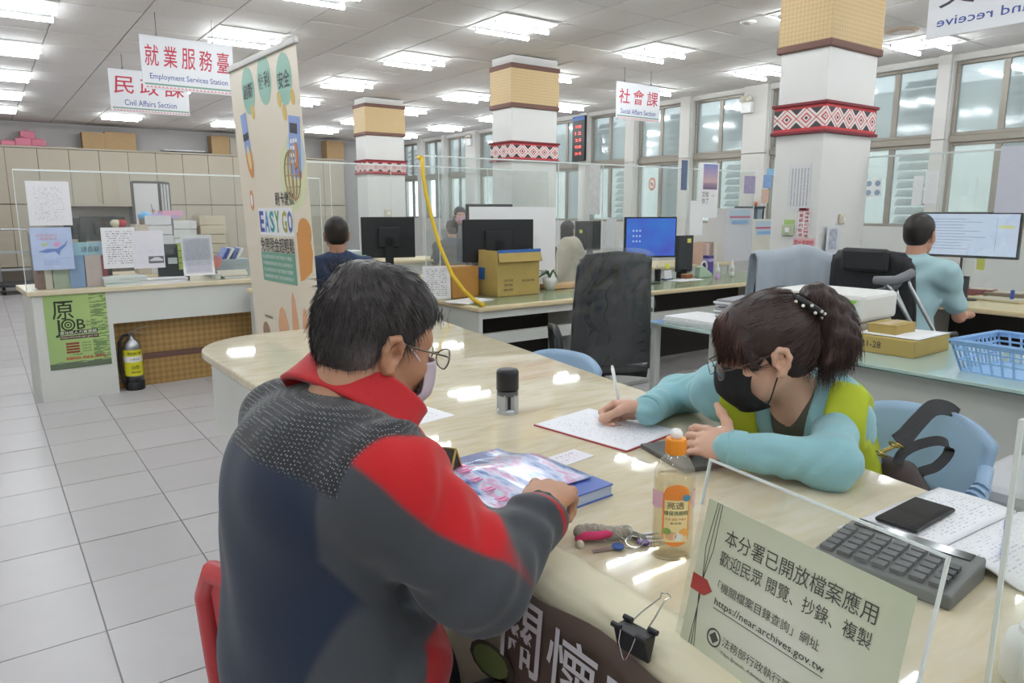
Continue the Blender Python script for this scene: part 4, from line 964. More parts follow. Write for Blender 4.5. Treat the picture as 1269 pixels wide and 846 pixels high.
# collar: red stand-up band round the neck
cbk, cft = PD(390, 446, 1.25), PD(517, 528, 1.22); cmid = (cbk + cft) / 2 + V(0, 0, .014); e1 = (cft - cbk) / 2; e2 = V(0, .072, -.022); nk = e1.cross(e2).normalized()
def cfn(u, v):
    a = math.radians(-176 + 352 * u) + math.pi; f_ = .5 - .5 * math.cos(a); gr = 1.0 + .10 * v * v
    return cmid + e1 * math.cos(a) * gr + e2 * math.sin(a) * gr + nk * (.012 - .078 * v * (.8 + .2 * f_)) - man_base
MB().grid(cfn, 48, 10).build('collar', mat('collar_red', 'bb2127', .8, bump=.3, bscale=400, sheen=.2), jacket, smooth=True, solid=.010)
# reflective-dot mesh of the yoke: fine raised net
# trousers and shoes
tr_ = [RC((.37, .98, .50), (.37, 1.15, .50), .14, .14)]
for s, hx_ in ((-1, .97), (1, 1.16)): tr_ += chain([(.40, hx_, .49), (.66, hx_ + .02 * s, .47), (.64, hx_ + .03 * s, .10)], [.098, .080, .062], k=.04)
vt, qt = sdf(tr_, .009, .03); nobj('trousers', vt, qt, mat('trouser_black', '1d1e22', .85), man, B, it=2)
for s, hx_ in ((-1, .97), (1, 1.16)):
    vs_, qs_ = sdf(chain([(.61, hx_ + .03 * s, .045), (.70, hx_ + .04 * s, .045), (.80, hx_ + .05 * s, .032)], [.043, .045, .032], k=.02, flat=((0, 0, 1), .9)), .007, .02); vs_[:, 2] = np.maximum(vs_[:, 2], .002); nobj('shoe', vs_, qs_, M_BLACK, man, B)
# face mask with loops
def face_mask(parent, base, m_, HM_, HR_, wid, top, bot, out, m_loop, loops=True, gap=0.0, chin=.078):
    def fn(u, v):
        s = (u - .5) * 2; z_ = top + (bot - top) * v - .010 * s * s * (1 - v) + .012 * s * s * v
        fx = .108 + out * math.sin(math.pi * min(1, v * 1.05)) ** .8 + .010 * (1 - v) * (1 - abs(s)) - (.108 - chin) * max(0, v - .55) / .45
        x_ = fx - (.060 - gap) * abs(s) ** 2.1; y_ = wid * math.sin(s * 1.35) / math.sin(1.35)
        return HM_ @ V(x_, y_, z_) - base + V(0, 0, 0)
    o = MB().grid(fn, 28, 18).build('face_mask', m_, parent, smooth=True, solid=.0025)
    if loops:
        for s in (1, -1):
            def W_(*p): return HM_ @ V(*p) - base
            MB().tube([fn((s + 1) / 2, .05), W_(.03, (wid + .012) * s, top + .015), W_(.004, .080 * s, .026), W_(-.012, .083 * s, .028)], .0017, 6).build('ear_loop', m_loop, o)
            MB().tube([fn((s + 1) / 2, .92), W_(.03, (wid + .006) * s, bot + .034), W_(.004, .076 * s, -.028), W_(-.008, .079 * s, -.020)], .0017, 6).build('ear_loop', m_loop, o)
    return o
face_mask(man, man_base, mat('mask_lilac', 'c8bac6', .85), HM, HR, .060, .006, -.112, .012, mat('mask_white', 'ddd8de', .8), gap=.022)
def glasses(parent, base, HM_, m_, rw=.025, rh=.019, xf=.118, wire=.0014, low=0):
    g = MB()
    def W_(*p): return HM_ @ V(*p) - base
    for s in (1, -1):
        ring_ = [W_(xf - .006 * abs(math.cos(a)), .034 * s + rw * math.cos(a), .010 + low + rh * math.sin(a)) for a in [k * math.pi / 10 for k in range(20)]]
        g.tube(ring_, wire, 6, closed=True)
        g.tube([W_(xf - .006, (.034 + rw) * s, .016 + low), W_(xf - .022, .071 * s, .018 + low), W_(.05, .078 * s, .020 + low * .5), W_(.0, .0815 * s, .024), W_(-.012, .082 * s, .018)], wire * 1.25, 6)
    g.tube([W_(xf - .005, .010, .015 + low), W_(xf + .001, 0, .018 + low), W_(xf - .005, -.010, .015 + low)], wire, 6)
    o = g.build('spectacle_frame', m_, parent, smooth=True)
    for s in (1, -1):
        MB().add([W_(xf - .002, .034 * s, .010 + low)] + [W_(xf - .004, .034 * s + rw * .97 * math.cos(a), .010 + low + rh * .97 * math.sin(a)) for a in [k * math.pi / 10 for k in range(20)]], [(0, 1 + k, 1 + (k + 1) % 20) for k in range(20)]).build('lens', clear('spectacle_lens', (.97, .98, .98), .10, .04), o)
    return o
glasses(man, man_base, HM, mat('glasses_metal', '6f675c', .3, .6), xf=.128)
# ------------------------------------------------------------------ red plastic chair
M_REDP = mat('red_plastic', 'c23b40', .35)
ch = thing('plastic_chair', 'red plastic chair the man sits on', 'chair', (.468, 1.175, 0), math.radians(20))
MB().grid(lambda u, v: (-.15 + .36 * u, -.19 + .38 * v, .395 - .012 * math.sin(math.pi * u) * math.sin(math.pi * v)), 8, 8).build('seat', M_REDP, ch, smooth=True, solid=.012)
def backp(y, z): return (-.155 - .09 * (z - .39) + .25 * y * y * 1.2, y, z)
bp_ = MB()
pth = [(-.135, .39), (-.14, .6), (-.135, .74), (-.10, .795), (0, .805), (.10, .795), (.135, .74), (.14, .6), (.135, .39)]
bp_.tube([backp(*q_) for q_ in pth], .020, 10); bp_.build('back_frame', M_REDP, ch, smooth=True)
for yy_ in (-.08, 0, .08): MB().ribbon([backp(yy_, z_) for z_ in (.40, .5, .6, .7, .79)], .05, .010, (0, 1, 0)).build('back_slat', M_REDP, ch)
for sx in (-1, 1):
    for sy in (-1, 1): MB().cyl((.03 + sx * .15, sy * .165, .39), (.03 + sx * .19, sy * .19, 0), .024, .018, n=8).build('leg', M_REDP, ch, smooth=True)
# ================================================================== the woman writing
M_SKIN_W = skin_mat('skin_woman', 'c79a82', 'd8ae98')
rng = np.random.default_rng(5)
wo_base = V(1.85, 1.05, 0); WB = np.array(wo_base)
wo = thing('person', 'woman in teal hoodie and lime vest with black mask, writing at the counter', 'person', wo_base)
wyaw, wpit = math.radians(147), math.radians(13)
WR = Matrix.Rotation(wyaw, 3, 'Z') @ Matrix.Rotation(wpit, 3, 'Y')
wear = PD(966, 449, 1.67); WS = 1.0
whc = wear - WR @ V(0, .082 * WS, 0); WM = Matrix.Translation(whc) @ (WR * WS).to_4x4()
def wl(*p): return np.array(WM @ V(*p))
WNB = np.array([1.635, 1.03, .935]); WL_S = np.array([1.665, .925, .885]); WR_S = np.array([1.60, 1.23, .90])
WLE = np.array(PZ(1030, 573, .845)); WLW = np.array(PZ(906, 556, .852)); WRE = np.array([1.70, 1.47, .83])
wrh = np.array(PZ(796, 508, .842)); WRW = wrh
tf = V(-.92, -.40, 0).normalized(); tl = V(-tf.y, tf.x, 0)   # torso forward, torso left
if tl.y > 0: tl = -tl
hipw = np.array([1.95, 1.08, .48]); chestw = np.array([1.745, 1.065, .80])
tfn, tln = np.array(tf), np.array(tl)
bodyw = xform(head_prims(True), WM) + [RC(wl(-.035, 0, -.03), WNB + [.02, .0, -.01], .047, .054, k=.03), RC(wl(.0, 0, -.06), WNB + tfn * .015 + [0, 0, -.01], .040, .05, k=.03), EL(WNB + [.03, .01, -.06], (.075, .12, .06), k=.04), RC(WNB + tfn * .02 - [0, 0, .03], chestw + tfn * .01, .05, .09, k=.04)]
vhw = sdf(bodyw, .0030, .02)
corew = [RC(hipw, chestw, .13, .13, flat=(tfn, .7)), RC(WL_S, WR_S, .045), RC(WL_S, WLE, .04, .035), RC(WLE, WLW, .034, .024), RC(WR_S, WRE, .04, .035), RC(WRE, WRW, .034, .024)]
for s, yy_ in ((-1, .98), (1, 1.17)): corew += chain([(1.95, yy_, .48), (1.68, yy_, .47), (1.78, yy_, .10)], [.07, .05, .038]) + chain([(1.80, yy_, .05), (1.68, yy_, .03)], [.033, .024])
vcw = sdf(corew, .010, .02)
# right hand holding the pen, left hand resting on its edge with the thumb up
rdir = V(*(PZ(762, 508, .825) - V(*wrh))).normalized()
RHM = mat_from(wrh, rdir, V(.5, .75, .42)); vrh = sdf(xform(hand_prims(1, [(.80, 1.35), (1.0, 1.4), (1.1, 1.4), (1.15, 1.4)], .0, thumb=(.20, -.75)), RHM), .0028, .006)
ldir = (PZ(845, 540, .852) - PZ(906, 558, .850)).normalized()
LHM = mat_from(WLW, ldir, V(-.50, -.70, .50)); vlh = sdf(xform(hand_prims(-1, [(.30, .45), (.40, .55), (.45, .6), (.5, .6)], .03, thumb=(.95, .15)), LHM), .0028, .006)
V_, Q_ = merge(vhw, vcw, vrh, vlh); nobj('body', V_, Q_, M_SKIN_W, wo, WB, it=1)
# hoodie
def torso(ex):
    return [RC(hipw, chestw, .165 + ex, .155 + ex, flat=(tfn, .74)), EL(chestw + [-.005, 0, .04], np.array([.115, .155, .12]) + ex, k=.05), RC(WL_S, WR_S, .058 + ex, k=.05), RC(WNB + [.015, 0, -.04], WL_S, .050 + ex, .056 + ex, k=.05), RC(WNB + [.015, 0, -.04], WR_S, .050 + ex, .056 + ex, k=.05)]
sl_l = [RC(WL_S, WLE, .048, .058, k=.03), RC(WLE, WLW - np.array(ldir) * .0, .056, .040, k=.03)]
sl_r = [RC(WR_S, WRE, .060, .052, k=.03), RC(WRE, wrh - np.array(rdir) * .018, .052, .038, k=.03)]
hood = chain([np.array(WNB + tln * .085 + [0, 0, .00] + tfn * .03), WNB + tln * .10 - tfn * .02 + [0, 0, .012], WNB + tln * .06 - tfn * .085 + [0, 0, .016], WNB - tfn * .105 + [0, 0, .016], WNB - tln * .06 - tfn * .085 + [0, 0, .016], WNB - tln * .10 - tfn * .02 + [0, 0, .01], WNB - tln * .085 + tfn * .03], [.026, .034, .042, .046, .042, .034, .026], k=.03)
fl_ = (WLW - WLE) / np.linalg.norm(WLW - WLE); fr2 = (wrh - WRE) / np.linalg.norm(wrh - WRE)
def wdisp(X, Y, Z):
    a = X * fr2[0] + Y * fr2[1] + Z * fr2[2]; rr_ = 1 / (1 + np.exp(-((Y - 1.30) * 50)))
    b = X * fl_[0] + Y * fl_[1] + Z * fl_[2]; ll = 1 / (1 + np.exp(-((.97 - Y) * 50))) / (1 + np.exp((Z - .885) * 90))
    return .0045 * np.sin(a * 120 + 2 * np.sin(Z * 50 + X * 20)) * rr_ + .0028 * np.sin(b * 70 + 2.5 * np.sin(Z * 45 + Y * 30)) * ll + .003 * np.sin(X * 40 + Z * 55 + 2 * np.sin(Y * 30)) * (1 - rr_) * (1 - ll)
def lat(X, Y): return (X - WNB[0]) * tln[0] + (Y - WNB[1]) * tln[1]
def fwd(X, Y): return (X - WNB[0]) * tfn[0] + (Y - WNB[1]) * tfn[1]
def vcut(w0, zb, slope, fmin=-.01):   # open V at the front
    def f(X, Y, Z):
        wv = np.clip((Z - zb) * slope, 0, .2) + w0
        return np.minimum(wv - np.abs(lat(X, Y)), np.minimum(fwd(X, Y) - fmin, 10))
    return f
vt_, qt_ = merge(sdf(torso(.012) + hood, .0052, .025, wdisp, cut=vcut(.004, .62, .15, .0)), sdf(sl_l, .0052, .025, wdisp), sdf(sl_r, .0052, .025, wdisp))
M_TEAL = mat('hoodie_teal', '8dbcc4', .8, bump=.2, bscale=400, sheen=.2, var=.03, vscale=20)
hoodie = nobj('hoodie', vt_, qt_, M_TEAL, wo, WB, it=3)
vs_, qs_ = sdf(torso(.006), .0065, .025, cut=vcut(-.045, .745, .42, .0)); nobj('shirt', vs_, qs_, mat('shirt_olive', '55564a', .8), wo, WB, it=2)
# vest: sleeveless, open at the front, wide straps
def vestcut(X, Y, Z):
    l_ = lat(X, Y); o = vcut(.052, .60, .10, -.01)(X, Y, Z)
    arm = np.abs(l_ + .0) - (.175 + .25 * np.clip(.84 - Z, 0, .2))
    nk_ = .062 - np.abs(l_) - .0 * Z; nk_ = np.minimum(nk_, Z - .925)
    return np.maximum(np.maximum(o, arm), nk_)
vv, qv = sdf(torso(.024), .005, .03, lambda X, Y, Z: .0025 * np.sin(X * 45 + Y * 30 + Z * 30), cut=vestcut)
nobj('vest', vv, qv, mat('vest_lime', 'aebb2c', .8, bump=.2, bscale=300, var=.05, vscale=15), wo, WB, it=3)
# cuffs
for (c_, d_, r_) in ((WLW - fl_ * .004, fl_, .042), (wrh - np.array(rdir) * .018 - fr2 * .004, fr2, .041)):
    dz = Vector(d_).normalized(); a_ = dz.orthogonal().normalized(); b_ = dz.cross(a_); k1 = MB()
    for i_, (dx, sc) in enumerate(((-.03, 1.03), (-.012, 1.06), (.008, 1.05), (.010, .90), (-.01, .82))):
        for k_ in range(20): an = k_ * math.pi / 10; k1.v.append(tuple(V(*c_) + dz * dx + (a_ * math.cos(an) + b_ * math.sin(an)) * r_ * sc - wo_base))
    for i_ in range(4):
        for j_ in range(20): k1.f.append((i_ * 20 + j_, i_ * 20 + (j_ + 1) % 20, i_ * 20 + 20 + (j_ + 1) % 20, i_ * 20 + 20 + j_)); k1.mi.append(0)
    k1.build('cuff', M_TEAL, hoodie, smooth=True)
# trousers, shoes
tr_ = [RC((1.95, .98, .48), (1.95, 1.17, .48), .12, .12)]
for s, yy_ in ((-1, .98), (1, 1.17)): tr_ += chain([(1.93, yy_, .48), (1.70, yy_, .47), (1.80, yy_, .08)], [.09, .07, .055], k=.04)
vt, qt = sdf(tr_, .010, .03); nobj('trousers', vt, qt, mat('trouser_navy', '23252f', .85), wo, WB)
for yy_ in (.98, 1.17):
    vs_, qs_ = sdf(chain([(1.83, yy_, .04), (1.75, yy_, .04), (1.66, yy_, .03)], [.038, .04, .028], k=.02), .008, .02); vs_[:, 2] = np.maximum(vs_[:, 2], .002); nobj('shoe', vs_, qs_, M_BLACK, wo, WB)
# hair
hw = xform([EL((-.022, 0, .060), (.110, .090, .096)), EL((.050, 0, .075), (.058, .066, .062), k=.03), EL((-.05, 0, .0), (.070, .078, .07), k=.03), RC((.070, .055, .055), (.055, .072, -.005), .018, .010, k=.02), RC((.070, -.055, .055), (.055, -.072, -.005), .018, .010, k=.02),
            EL((.135, 0, -.030), (.060, .12, .080), k=.008, op='-'), EL((.004, .10, -.014), (.022, .034, .036), k=.01, op='-'), EL((.004, -.10, -.014), (.022, .034, .036), k=.01, op='-'), EL((.055, .10, -.045), (.04, .05, .045), k=.01, op='-'), EL((.055, -.10, -.045), (.04, .05, .045), k=.01, op='-'), EL((-.02, 0, -.145), (.16, .13, .085), k=.015, op='-')], WM)
vhw_, qhw_ = sdf(hw, .0035, .02)
Wi = np.linalg.inv(np.array(WM))
def wloc(P): return P @ Wi[:3, :3].T + Wi[:3, 3]
b1, b2, b3 = (np.array(srgb(c)) for c in ('2b1f1f', '3d2b29', '5e4038'))
def whcol(P):
    l = wloc(P); nz = np.repeat(rng.random(len(P) // 5 + 1), 5)[:len(P)]; c = b1 + (b2 - b1) * nz[:, None]; g_ = np.clip((l[:, 0] - .07) / .05, 0, .5); return c + (b3 - c) * g_[:, None]
def whs(k):
    def f(P):
        r_ = np.repeat(rng.random(len(P) // k + 1), k)[:len(P)][:, None]; l = wloc(P); g_ = np.clip((l[:, 0] - .06) / .05, 0, .6)[:, None]; c = np.array(srgb('1d1414')) + (np.array(srgb('5a4039')) - np.array(srgb('1d1414'))) * r_ ** 1.5; return c + (np.array(srgb('7a5648')) - c) * g_ * r_
    return f
M_HW = cloth_mat('hair_woman', .40, .5, 260, 0); M_HW.node_tree.nodes['Principled BSDF'].inputs['Specular IOR Level'].default_value = .4
hairw = nobj('hair', vhw_, qhw_, M_HW, wo, WB, whcol, it=1)
tie = wl(-.115, .0, .075)
def flow_w(P):
    l = wloc(P); back = np.array([-.13, 0, .08]) - l; fr_ = np.stack([np.full(len(l), .25), l[:, 1] * 1.5, np.full(len(l), -1.)], 1) * .1; w = np.clip((l[:, 0] - .055) / .02, 0, 1)[:, None]
    return (back * (1 - w) + fr_ * w) @ np.array(WR).T
P_, n__ = rand_on(vhw_, qhw_, 7500, rng); lP = wloc(P_); sv, sq = strands(P_, n__, flow_w, np.where(lP[:, 0] > .06, .035, .045), rng, 4, .0016, .20, wob=.13)
strandobj('hair_strands', sv, sq, M_HW, hairw, wo_base, whs(15))
# fringe
P0 = np.array([wl(.10 - .6 * y * y / .06, y, .062 + rng.normal(0, .004)) for y in rng.uniform(-.055, .06, 420)]); nf = np.tile(np.array(WR @ V(1, 0, .2)), (420, 1))
sv, sq = strands(P0, nf, lambda P: np.tile(np.array(WR @ V(.12, .0, -1)), (len(P), 1)) + (P - whc) * .4, .055, rng, 5, .0012, .15, wob=.10)
strandobj('fringe', sv, sq, M_HW, hairw, wo_base, whs(18))
pt = [tie, np.array(PD(1012, 372, 1.73)), np.array(PD(1030, 392, 1.74)), np.array(PD(1036, 420, 1.73)), np.array(PD(1026, 446, 1.71))]
pv, pq = sdf(chain(pt, [.022, .036, .046, .046, .020], k=.03), .005, .03, lambda X, Y, Z: .004 * np.sin(X * 160 + Z * 40) * np.sin(Y * 140 + Z * 60)); pony = nobj('ponytail', pv, pq, M_HW, wo, WB, whcol, it=1)
pax = np.array(pt)
def flow_p(P): return np.tile(np.array([.06, -.05, -1.]), (len(P), 1))
P_, n__ = rand_on(pv, pq, 2200, rng); sv, sq = strands(P_, n__, flow_p, .06, rng, 6, .0010, .10, curl=.16, wob=.12); strandobj('hair_strands', sv, sq, M_HW, pony, wo_base, whs(15))
lowp = np.array([PD(x, y, 1.72) for x, y in ((1005, 448), (1015, 455), (1028, 452), (1040, 446), (1046, 436), (1000, 440))]); P2 = np.repeat(lowp, 45, 0) + rng.normal(0, .008, (270, 3)); n2 = np.tile(np.array([0, 0, -1.]), (270, 1)) + rng.normal(0, .4, (270, 3))
sv, sq = strands(P2, n2 / np.linalg.norm(n2, axis=1)[:, None], flow_p, .055, rng, 9, .0010, .2, curl=.75, wob=.3); strandobj('curls', sv, sq, M_HW, pony, wo_base, whs(30))
# hair tie with pearls
tmid = np.array(PD(1000, 377, 1.70)); tax = V(*(pt[1] - pt[0])).normalized(); ta = tax.orthogonal().normalized(); tb = tax.cross(ta)
ht = MB().tube([V(*tmid) + (ta * math.cos(k * math.pi / 10) + tb * math.sin(k * math.pi / 10)) * .036 - wo_base for k in range(20)], .008, 8, closed=True).build('hair_tie', M_BLACK, wo, smooth=True)
for k_ in range(16):
    a = k_ * math.pi / 8 + random.uniform(-.1, .1); c_ = V(*tmid) + (ta * math.cos(a) + tb * math.sin(a)) * .045 + tax * random.choice((-.009, .001, .010)) - wo_base
    MB().ell(c_, .0042, 8, 6).build('pearl', mat('pearl', 'e8e4dc', .2), ht, smooth=True)
face_mask(wo, wo_base, mat('mask_black', '17171a', .8), WM, WR, .065, .004, -.118, .018, mat('mask_black', '17171a', .8), gap=.004, chin=.086)
glasses(wo, wo_base, WM, mat('glasses_brown', '5c443c', .3), rw=.026, rh=.021, xf=.130, low=-.012)
# pen in the hand
pa, pb = PZ(772, 521, ZC + .007), PD(759, 456, 2.08)
pp = thing('white_pen', 'white pen held in the woman\'s right hand', 'pen', pa, frame(pb - pa, (0, 1, 0))); ln = (pb - pa).length
MB().cyl((.012, 0, 0), (ln, 0, 0), .0048, n=12).build('barrel', M_WHITE, pp, smooth=True); MB().cyl((0, 0, 0), (.012, 0, 0), .0008, .0045, n=10).build('tip', M_DK, pp); MB().cyl((ln, 0, 0), (ln + .008, 0, 0), .0042, .003, n=10).build('button', M_WHITE, pp)
# ================================================================== left: reception counter, partition, papers, extinguisher
M_WOOD = M_EDGE
LCR = math.radians(3.5)
def LC(x, y): return V(.255 + x * math.cos(LCR) - y * math.sin(LCR), 6.16 + x * math.sin(LCR) + y * math.cos(LCR), 0)
lc = thing('reception_counter', 'white reception counter with woven bamboo front and green poster', 'counter', LC(0, 0), LCR)
LW_, ZL = 2.3, .82
MB().bb((-.03, -.03, .785), (LW_, .62, ZL)).build('counter_top', mat('cream_top', 'd6c9ad', .35), lc, bev=.006)
MB().bb((0, 0, 0), (.50, .58, .785)).build('end_cabinet', M_LAM, lc); MB().bb((.50, 0, .54), (LW_, .03, .785)).build('fascia', M_LAM, lc)
MB().bb((.50, .14, 0), (LW_, .17, .54)).build('woven_panel', weave_mat('woven_panel_bamboo', 'b8945c', '9a7844', 'ad8a54', 22), lc); MB().bb((.72, .128, .215), (LW_, .14, .26)).build('braid_strip', M_BRAID, lc)
def to_local(o, p): return o.matrix_world.inverted() @ p
bpy.context.view_layer.update()
# poster on the counter front
def posteri(name, parent, loc, rot, w, h, m_): o = MB().box((0, 0, .0006), (w, h, .0012)).build(name, m_, parent); o.location = loc; o.rotation_euler = rot; return o
po = thing('job_poster', 'green recruitment poster taped to the reception counter front', 'poster', LC(.265, -.003) + V(0, 0, .515), Matrix.Rotation(LCR, 3, 'Z') @ Euler((math.pi / 2, 0, 0)).to_matrix())
gmat, gnt, gb_ = newmat('poster_green'); tc_ = N(gnt, 'ShaderNodeTexCoord'); sp_ = N(gnt, 'ShaderNodeSeparateXYZ'); L(gnt, tc_.outputs['Generated'], sp_.inputs[0])
no_ = N(gnt, 'ShaderNodeTexNoise'); no_.inputs['Scale'].default_value = 14; mp_ = N(gnt, 'ShaderNodeMapping'); mp_.inputs['Scale'].default_value = (.3, 3, 1); L(gnt, tc_.outputs['Generated'], mp_.inputs[0]); L(gnt, mp_.outputs[0], no_.inputs['Vector'])
f1 = mathn(gnt, 'MULTIPLY', mathn(gnt, 'GREATER_THAN', sp_.outputs[0], .72), mathn(gnt, 'GREATER_THAN', no_.outputs[0], .5)); f2_ = mathn(gnt, 'LESS_THAN', mathn(gnt, 'ADD', sp_.outputs[1], mathn(gnt, 'MULTIPLY', no_.outputs[0], .12)), .14)
c1_ = mixc(gnt, sp_.outputs[0], srgb('9db876'), srgb('aec67c')); c1_ = mixc(gnt, f1, c1_, srgb('76905c')); L(gnt, mixc(gnt, f2_, c1_, srgb('626f5a')), gb_.inputs['Base Color'])
PWd, PHt = .40, .56
MB().box((0, 0, .0006), (PWd, PHt, .0012)).build('poster_sheet', gmat, po)
MI = mat('poster_ink', '2f3a28', .6); MW = mat('poster_white', 'e3e3d4', .6); MR = mat('poster_red', 'b5443a', .6)
text('原', MI, po, (-.085, .155, .0016), w=.135, h=.135, bold=.02); text('J', MI, po, (-.128, .022, .0016), w=.035, h=.13, bold=.01); text('B', MI, po, (.022, .045, .0016), w=.055, h=.075, bold=.01)
rg = MB()
for k_ in range(24):
    a0, a1 = k_ * math.pi / 12, (k_ + 1) * math.pi / 12
    for r0_, r1_ in ((.034, .046), (.016, .025)): rg.add([(-.06 + r_ * math.cos(a), .045 + r_ * math.sin(a), .0017) for a in (a0, a1) for r_ in (r0_, r1_)], [(0, 1, 3, 2)])
rg.add([(-.06 + .008 * math.cos(k * .6), .045 + .008 * math.sin(k * .6), .0017) for k in range(10)], [tuple(range(10))]); rg.build('round_motif', MI, po)
text('On-Line', MI, po, (.085, .062, .0016), w=.06, h=.018); text('求才求職', MI, po, (.09, .035, .0016), w=.07, h=.02)
MB().box((.0, -.013, .0016), (.25, .030, .0006)).build('title_bar', MI, po); text('原住民人力資源網', MW, po, (.0, -.013, .0022), w=.235, h=.024, bold=.02)
MB().box((.005, -.048, .0016), (.25, .026, .0006)).build('title_bar', mat('poster_bar', '5a4038', .6), po); text('https://iwork.apc.gov.tw', MW, po, (.005, -.048, .0022), w=.235, h=.016)
for k_ in range(4): MB().box((-.045, -.095 - .021 * k_, .0016), (.085, .015, .0006)).build('bullet_bar', mat('poster_brown', '8a4334', .6), po); text('免費刊登', MI, po, (.045, -.095 - .021 * k_, .0016), w=.06, h=.010)
text('一次搞定', MI, po, (-.03, -.178, .0016), w=.09, h=.013); text('0800-066-995', MR, po, (.035, -.205, .0016), w=.26, h=.024, bold=.03)
# fire extinguisher
ex = thing('fire_extinguisher', 'silver fire extinguisher with yellow label standing at reception counter', 'extinguisher', LC(.625, .062), LCR)
MB().lathe([(.068, 0), (.070, .01), (.070, .06), (.066, .065)], 24).build('base_ring', M_BLACK, ex, smooth=True)
MB().lathe([(.064, .06), (.064, .34), (.055, .375), (.03, .40), (.018, .41), (.018, .43)], 24).build('cylinder', M_STEEL, ex, smooth=True)
lbx = MB().lathe([(.0655, .115), (.0655, .32)], 24, cap=False).build('label_band', mat('ext_yellow', 'd9d22e', .5), ex, smooth=True)
MB().lathe([(.0662, .225), (.0662, .27)], 24, cap=False).build('label_panel', M_WHITE, lbx, smooth=True)
def extxt(s_, z_, w_, h_, m_):
    o = text(s_, m_, lbx, (0, 0, 0), w=w_, h=h_, bold=.02)
    for v in o.data.vertices: ang = v.co.x / .066; v.co = (.0668 * math.sin(ang), -.0668 * math.cos(ang), z_ + v.co.y)
extxt('乾粉滅火器', .293, .10, .022, MI); extxt('使用方法', .247, .07, .016, MI); extxt('20型', .185, .06, .03, MI); extxt('高雄', .145, .07, .016, MI)
MB().box((0, 0, .436), (.03, .035, .03)).build('valve_block', mat('valve_brown', '6a5a58', .4, .4), ex, bev=.004)
MB().ribbon([(-.02, 0, .452), (.05, 0, .478), (.10, 0, .488), (.115, 0, .484)], .02, .004, (0, 1, 0)).build('upper_lever', M_CHROME, ex); MB().ribbon([(-.0, 0, .447), (.05, 0, .452), (.10, 0, .43)], .02, .004, (0, 1, 0)).build('lower_handle', M_CHROME, ex)
MB().tube([(-.02, 0, .435), (-.055, -.0, .43), (-.085, 0, .38), (-.092, 0, .28), (-.09, 0, .17), (-.085, -.005, .10), (-.07, -.03, .06)], .012, 8).build('hose', M_BLACK, ex, smooth=True)
# acrylic partition on the counter
def partition(name_label, x0, x1, y, z0, z1, parent_rot=0, origin=V(0, 0, 0), vert=()):
    t = thing('acrylic_partition', name_label, 'partition', origin, parent_rot)
    MB().bb((x0, y - .0025, z0), (x1, y + .0025, z1)).build('panel', M_ACR, t)
    MB().bb((x0, y - .004, z1), (x1, y + .004, z1 + .011)).build('top_edge', M_ACE, t)
    for xx in (x0, x1) + tuple(vert): MB().bb((xx - .002, y - .004, z0), (xx + .002, y + .004, z1)).build('upright_edge', M_ACE, t)
    return t
partition('clear acrylic screen on the reception counter', -.02, 2.25, .05, ZL, 1.66, LCR, LC(0, 0))
# papers taped to the screen
def sheet(name, label, cat, parentrot, c, w, h, m_, lean=0, group=None, thick=.0012, roll=0):
    """upright sheet: local x right, y up, z towards the viewer"""
    o = MB().box((0, 0, 0), (w, h, thick)).build(name, m_); o.matrix_world = Matrix.Translation(c) @ (Matrix.Rotation(parentrot, 3, 'Z') @ Euler((math.pi / 2 + lean, 0, 0)).to_matrix() @ Matrix.Rotation(roll, 3, 'Z')).to_4x4(); return tag(o, label, cat, group)
def LCp(px_, py_, yl):   # a pixel on the plane of the counter at local depth yl
    d = ray(px_, py_); nrm_ = V(-math.sin(LCR), math.cos(LCR), 0); p0_ = LC(0, yl); t = (p0_ - CAM).dot(nrm_) / d.dot(nrm_); return CAM + d * t
def SZ(px_, p): return px_ / F_PX * (p - CAM).dot(FW)
prA = printed('notice_typed', 'dfdde0', '9c9ca4', 24, 22, .16, .1, .42); prB = printed('notice_bold', 'e2e0e2', '6f6f78', 14, 20, .12, .08, .48); prC = printed('notice_grid', 'c9c6d2', 'a2a0ae', 34, 14, .06, .04, .55)
c_ = LCp(61, 252, .04); sheet('notice_sheet', 'white typed notice taped high on the reception screen', 'notice', LCR, c_, SZ(46, c_), SZ(54, c_), prA)
c_ = LCp(65, 308, .04); wp_ = thing('whale_poster', 'pale blue poster with a blue whale below the typed notice', 'poster', c_, Matrix.Rotation(LCR, 3, 'Z') @ Euler((math.pi / 2, 0, 0)).to_matrix()); ww, hh = SZ(44, c_), SZ(52, c_)
MB().box((0, 0, 0), (ww, hh, .0012)).build('poster_sheet', mat('poster_sky', 'b4c2e0', .6, var=.08, vscale=8), wp_)
MB().prism([(-.09, -.02), (-.03, .0), (.03, .0), (.08, .03), (.10, .065), (.085, .02), (.05, -.015), (.04, -.05), (.015, -.02), (-.04, -.03)], .001, .0018).build('whale', mat('whale_blue', '6f86bd', .6), wp_)
MB().ell((.03, .03, .0015), (.022, .016, .001), 12, 6).build('figure', mat('poster_pink', 'd49ac0', .6), wp_); MB().box((-.045, .03, .001), (.04, .025, .001), .3).build('net', mat('poster_sage', 'b3bd9f', .6), wp_)
text('世界地球日', mat('poster_pinktext', 'd8939c', .6), wp_, (-.03, .095, .0012), w=.13, h=.02); text('一起愛海洋', MATS['poster_pinktext'], wp_, (-.03, .07, .0012), w=.13, h=.018)
for k_ in range(5): text('海洋保育資訊', mat('poster_bluetext', '7f92c4', .6), wp_, (-.01 if k_ else .06, -.07 - .011 * k_, .0012), w=.10, h=.006)
c_ = LCp(148, 307, .035); sheet('notice_sheet', 'white notice with bold lines on the reception screen', 'notice', LCR, c_, SZ(38, c_), SZ(50, c_), prB)
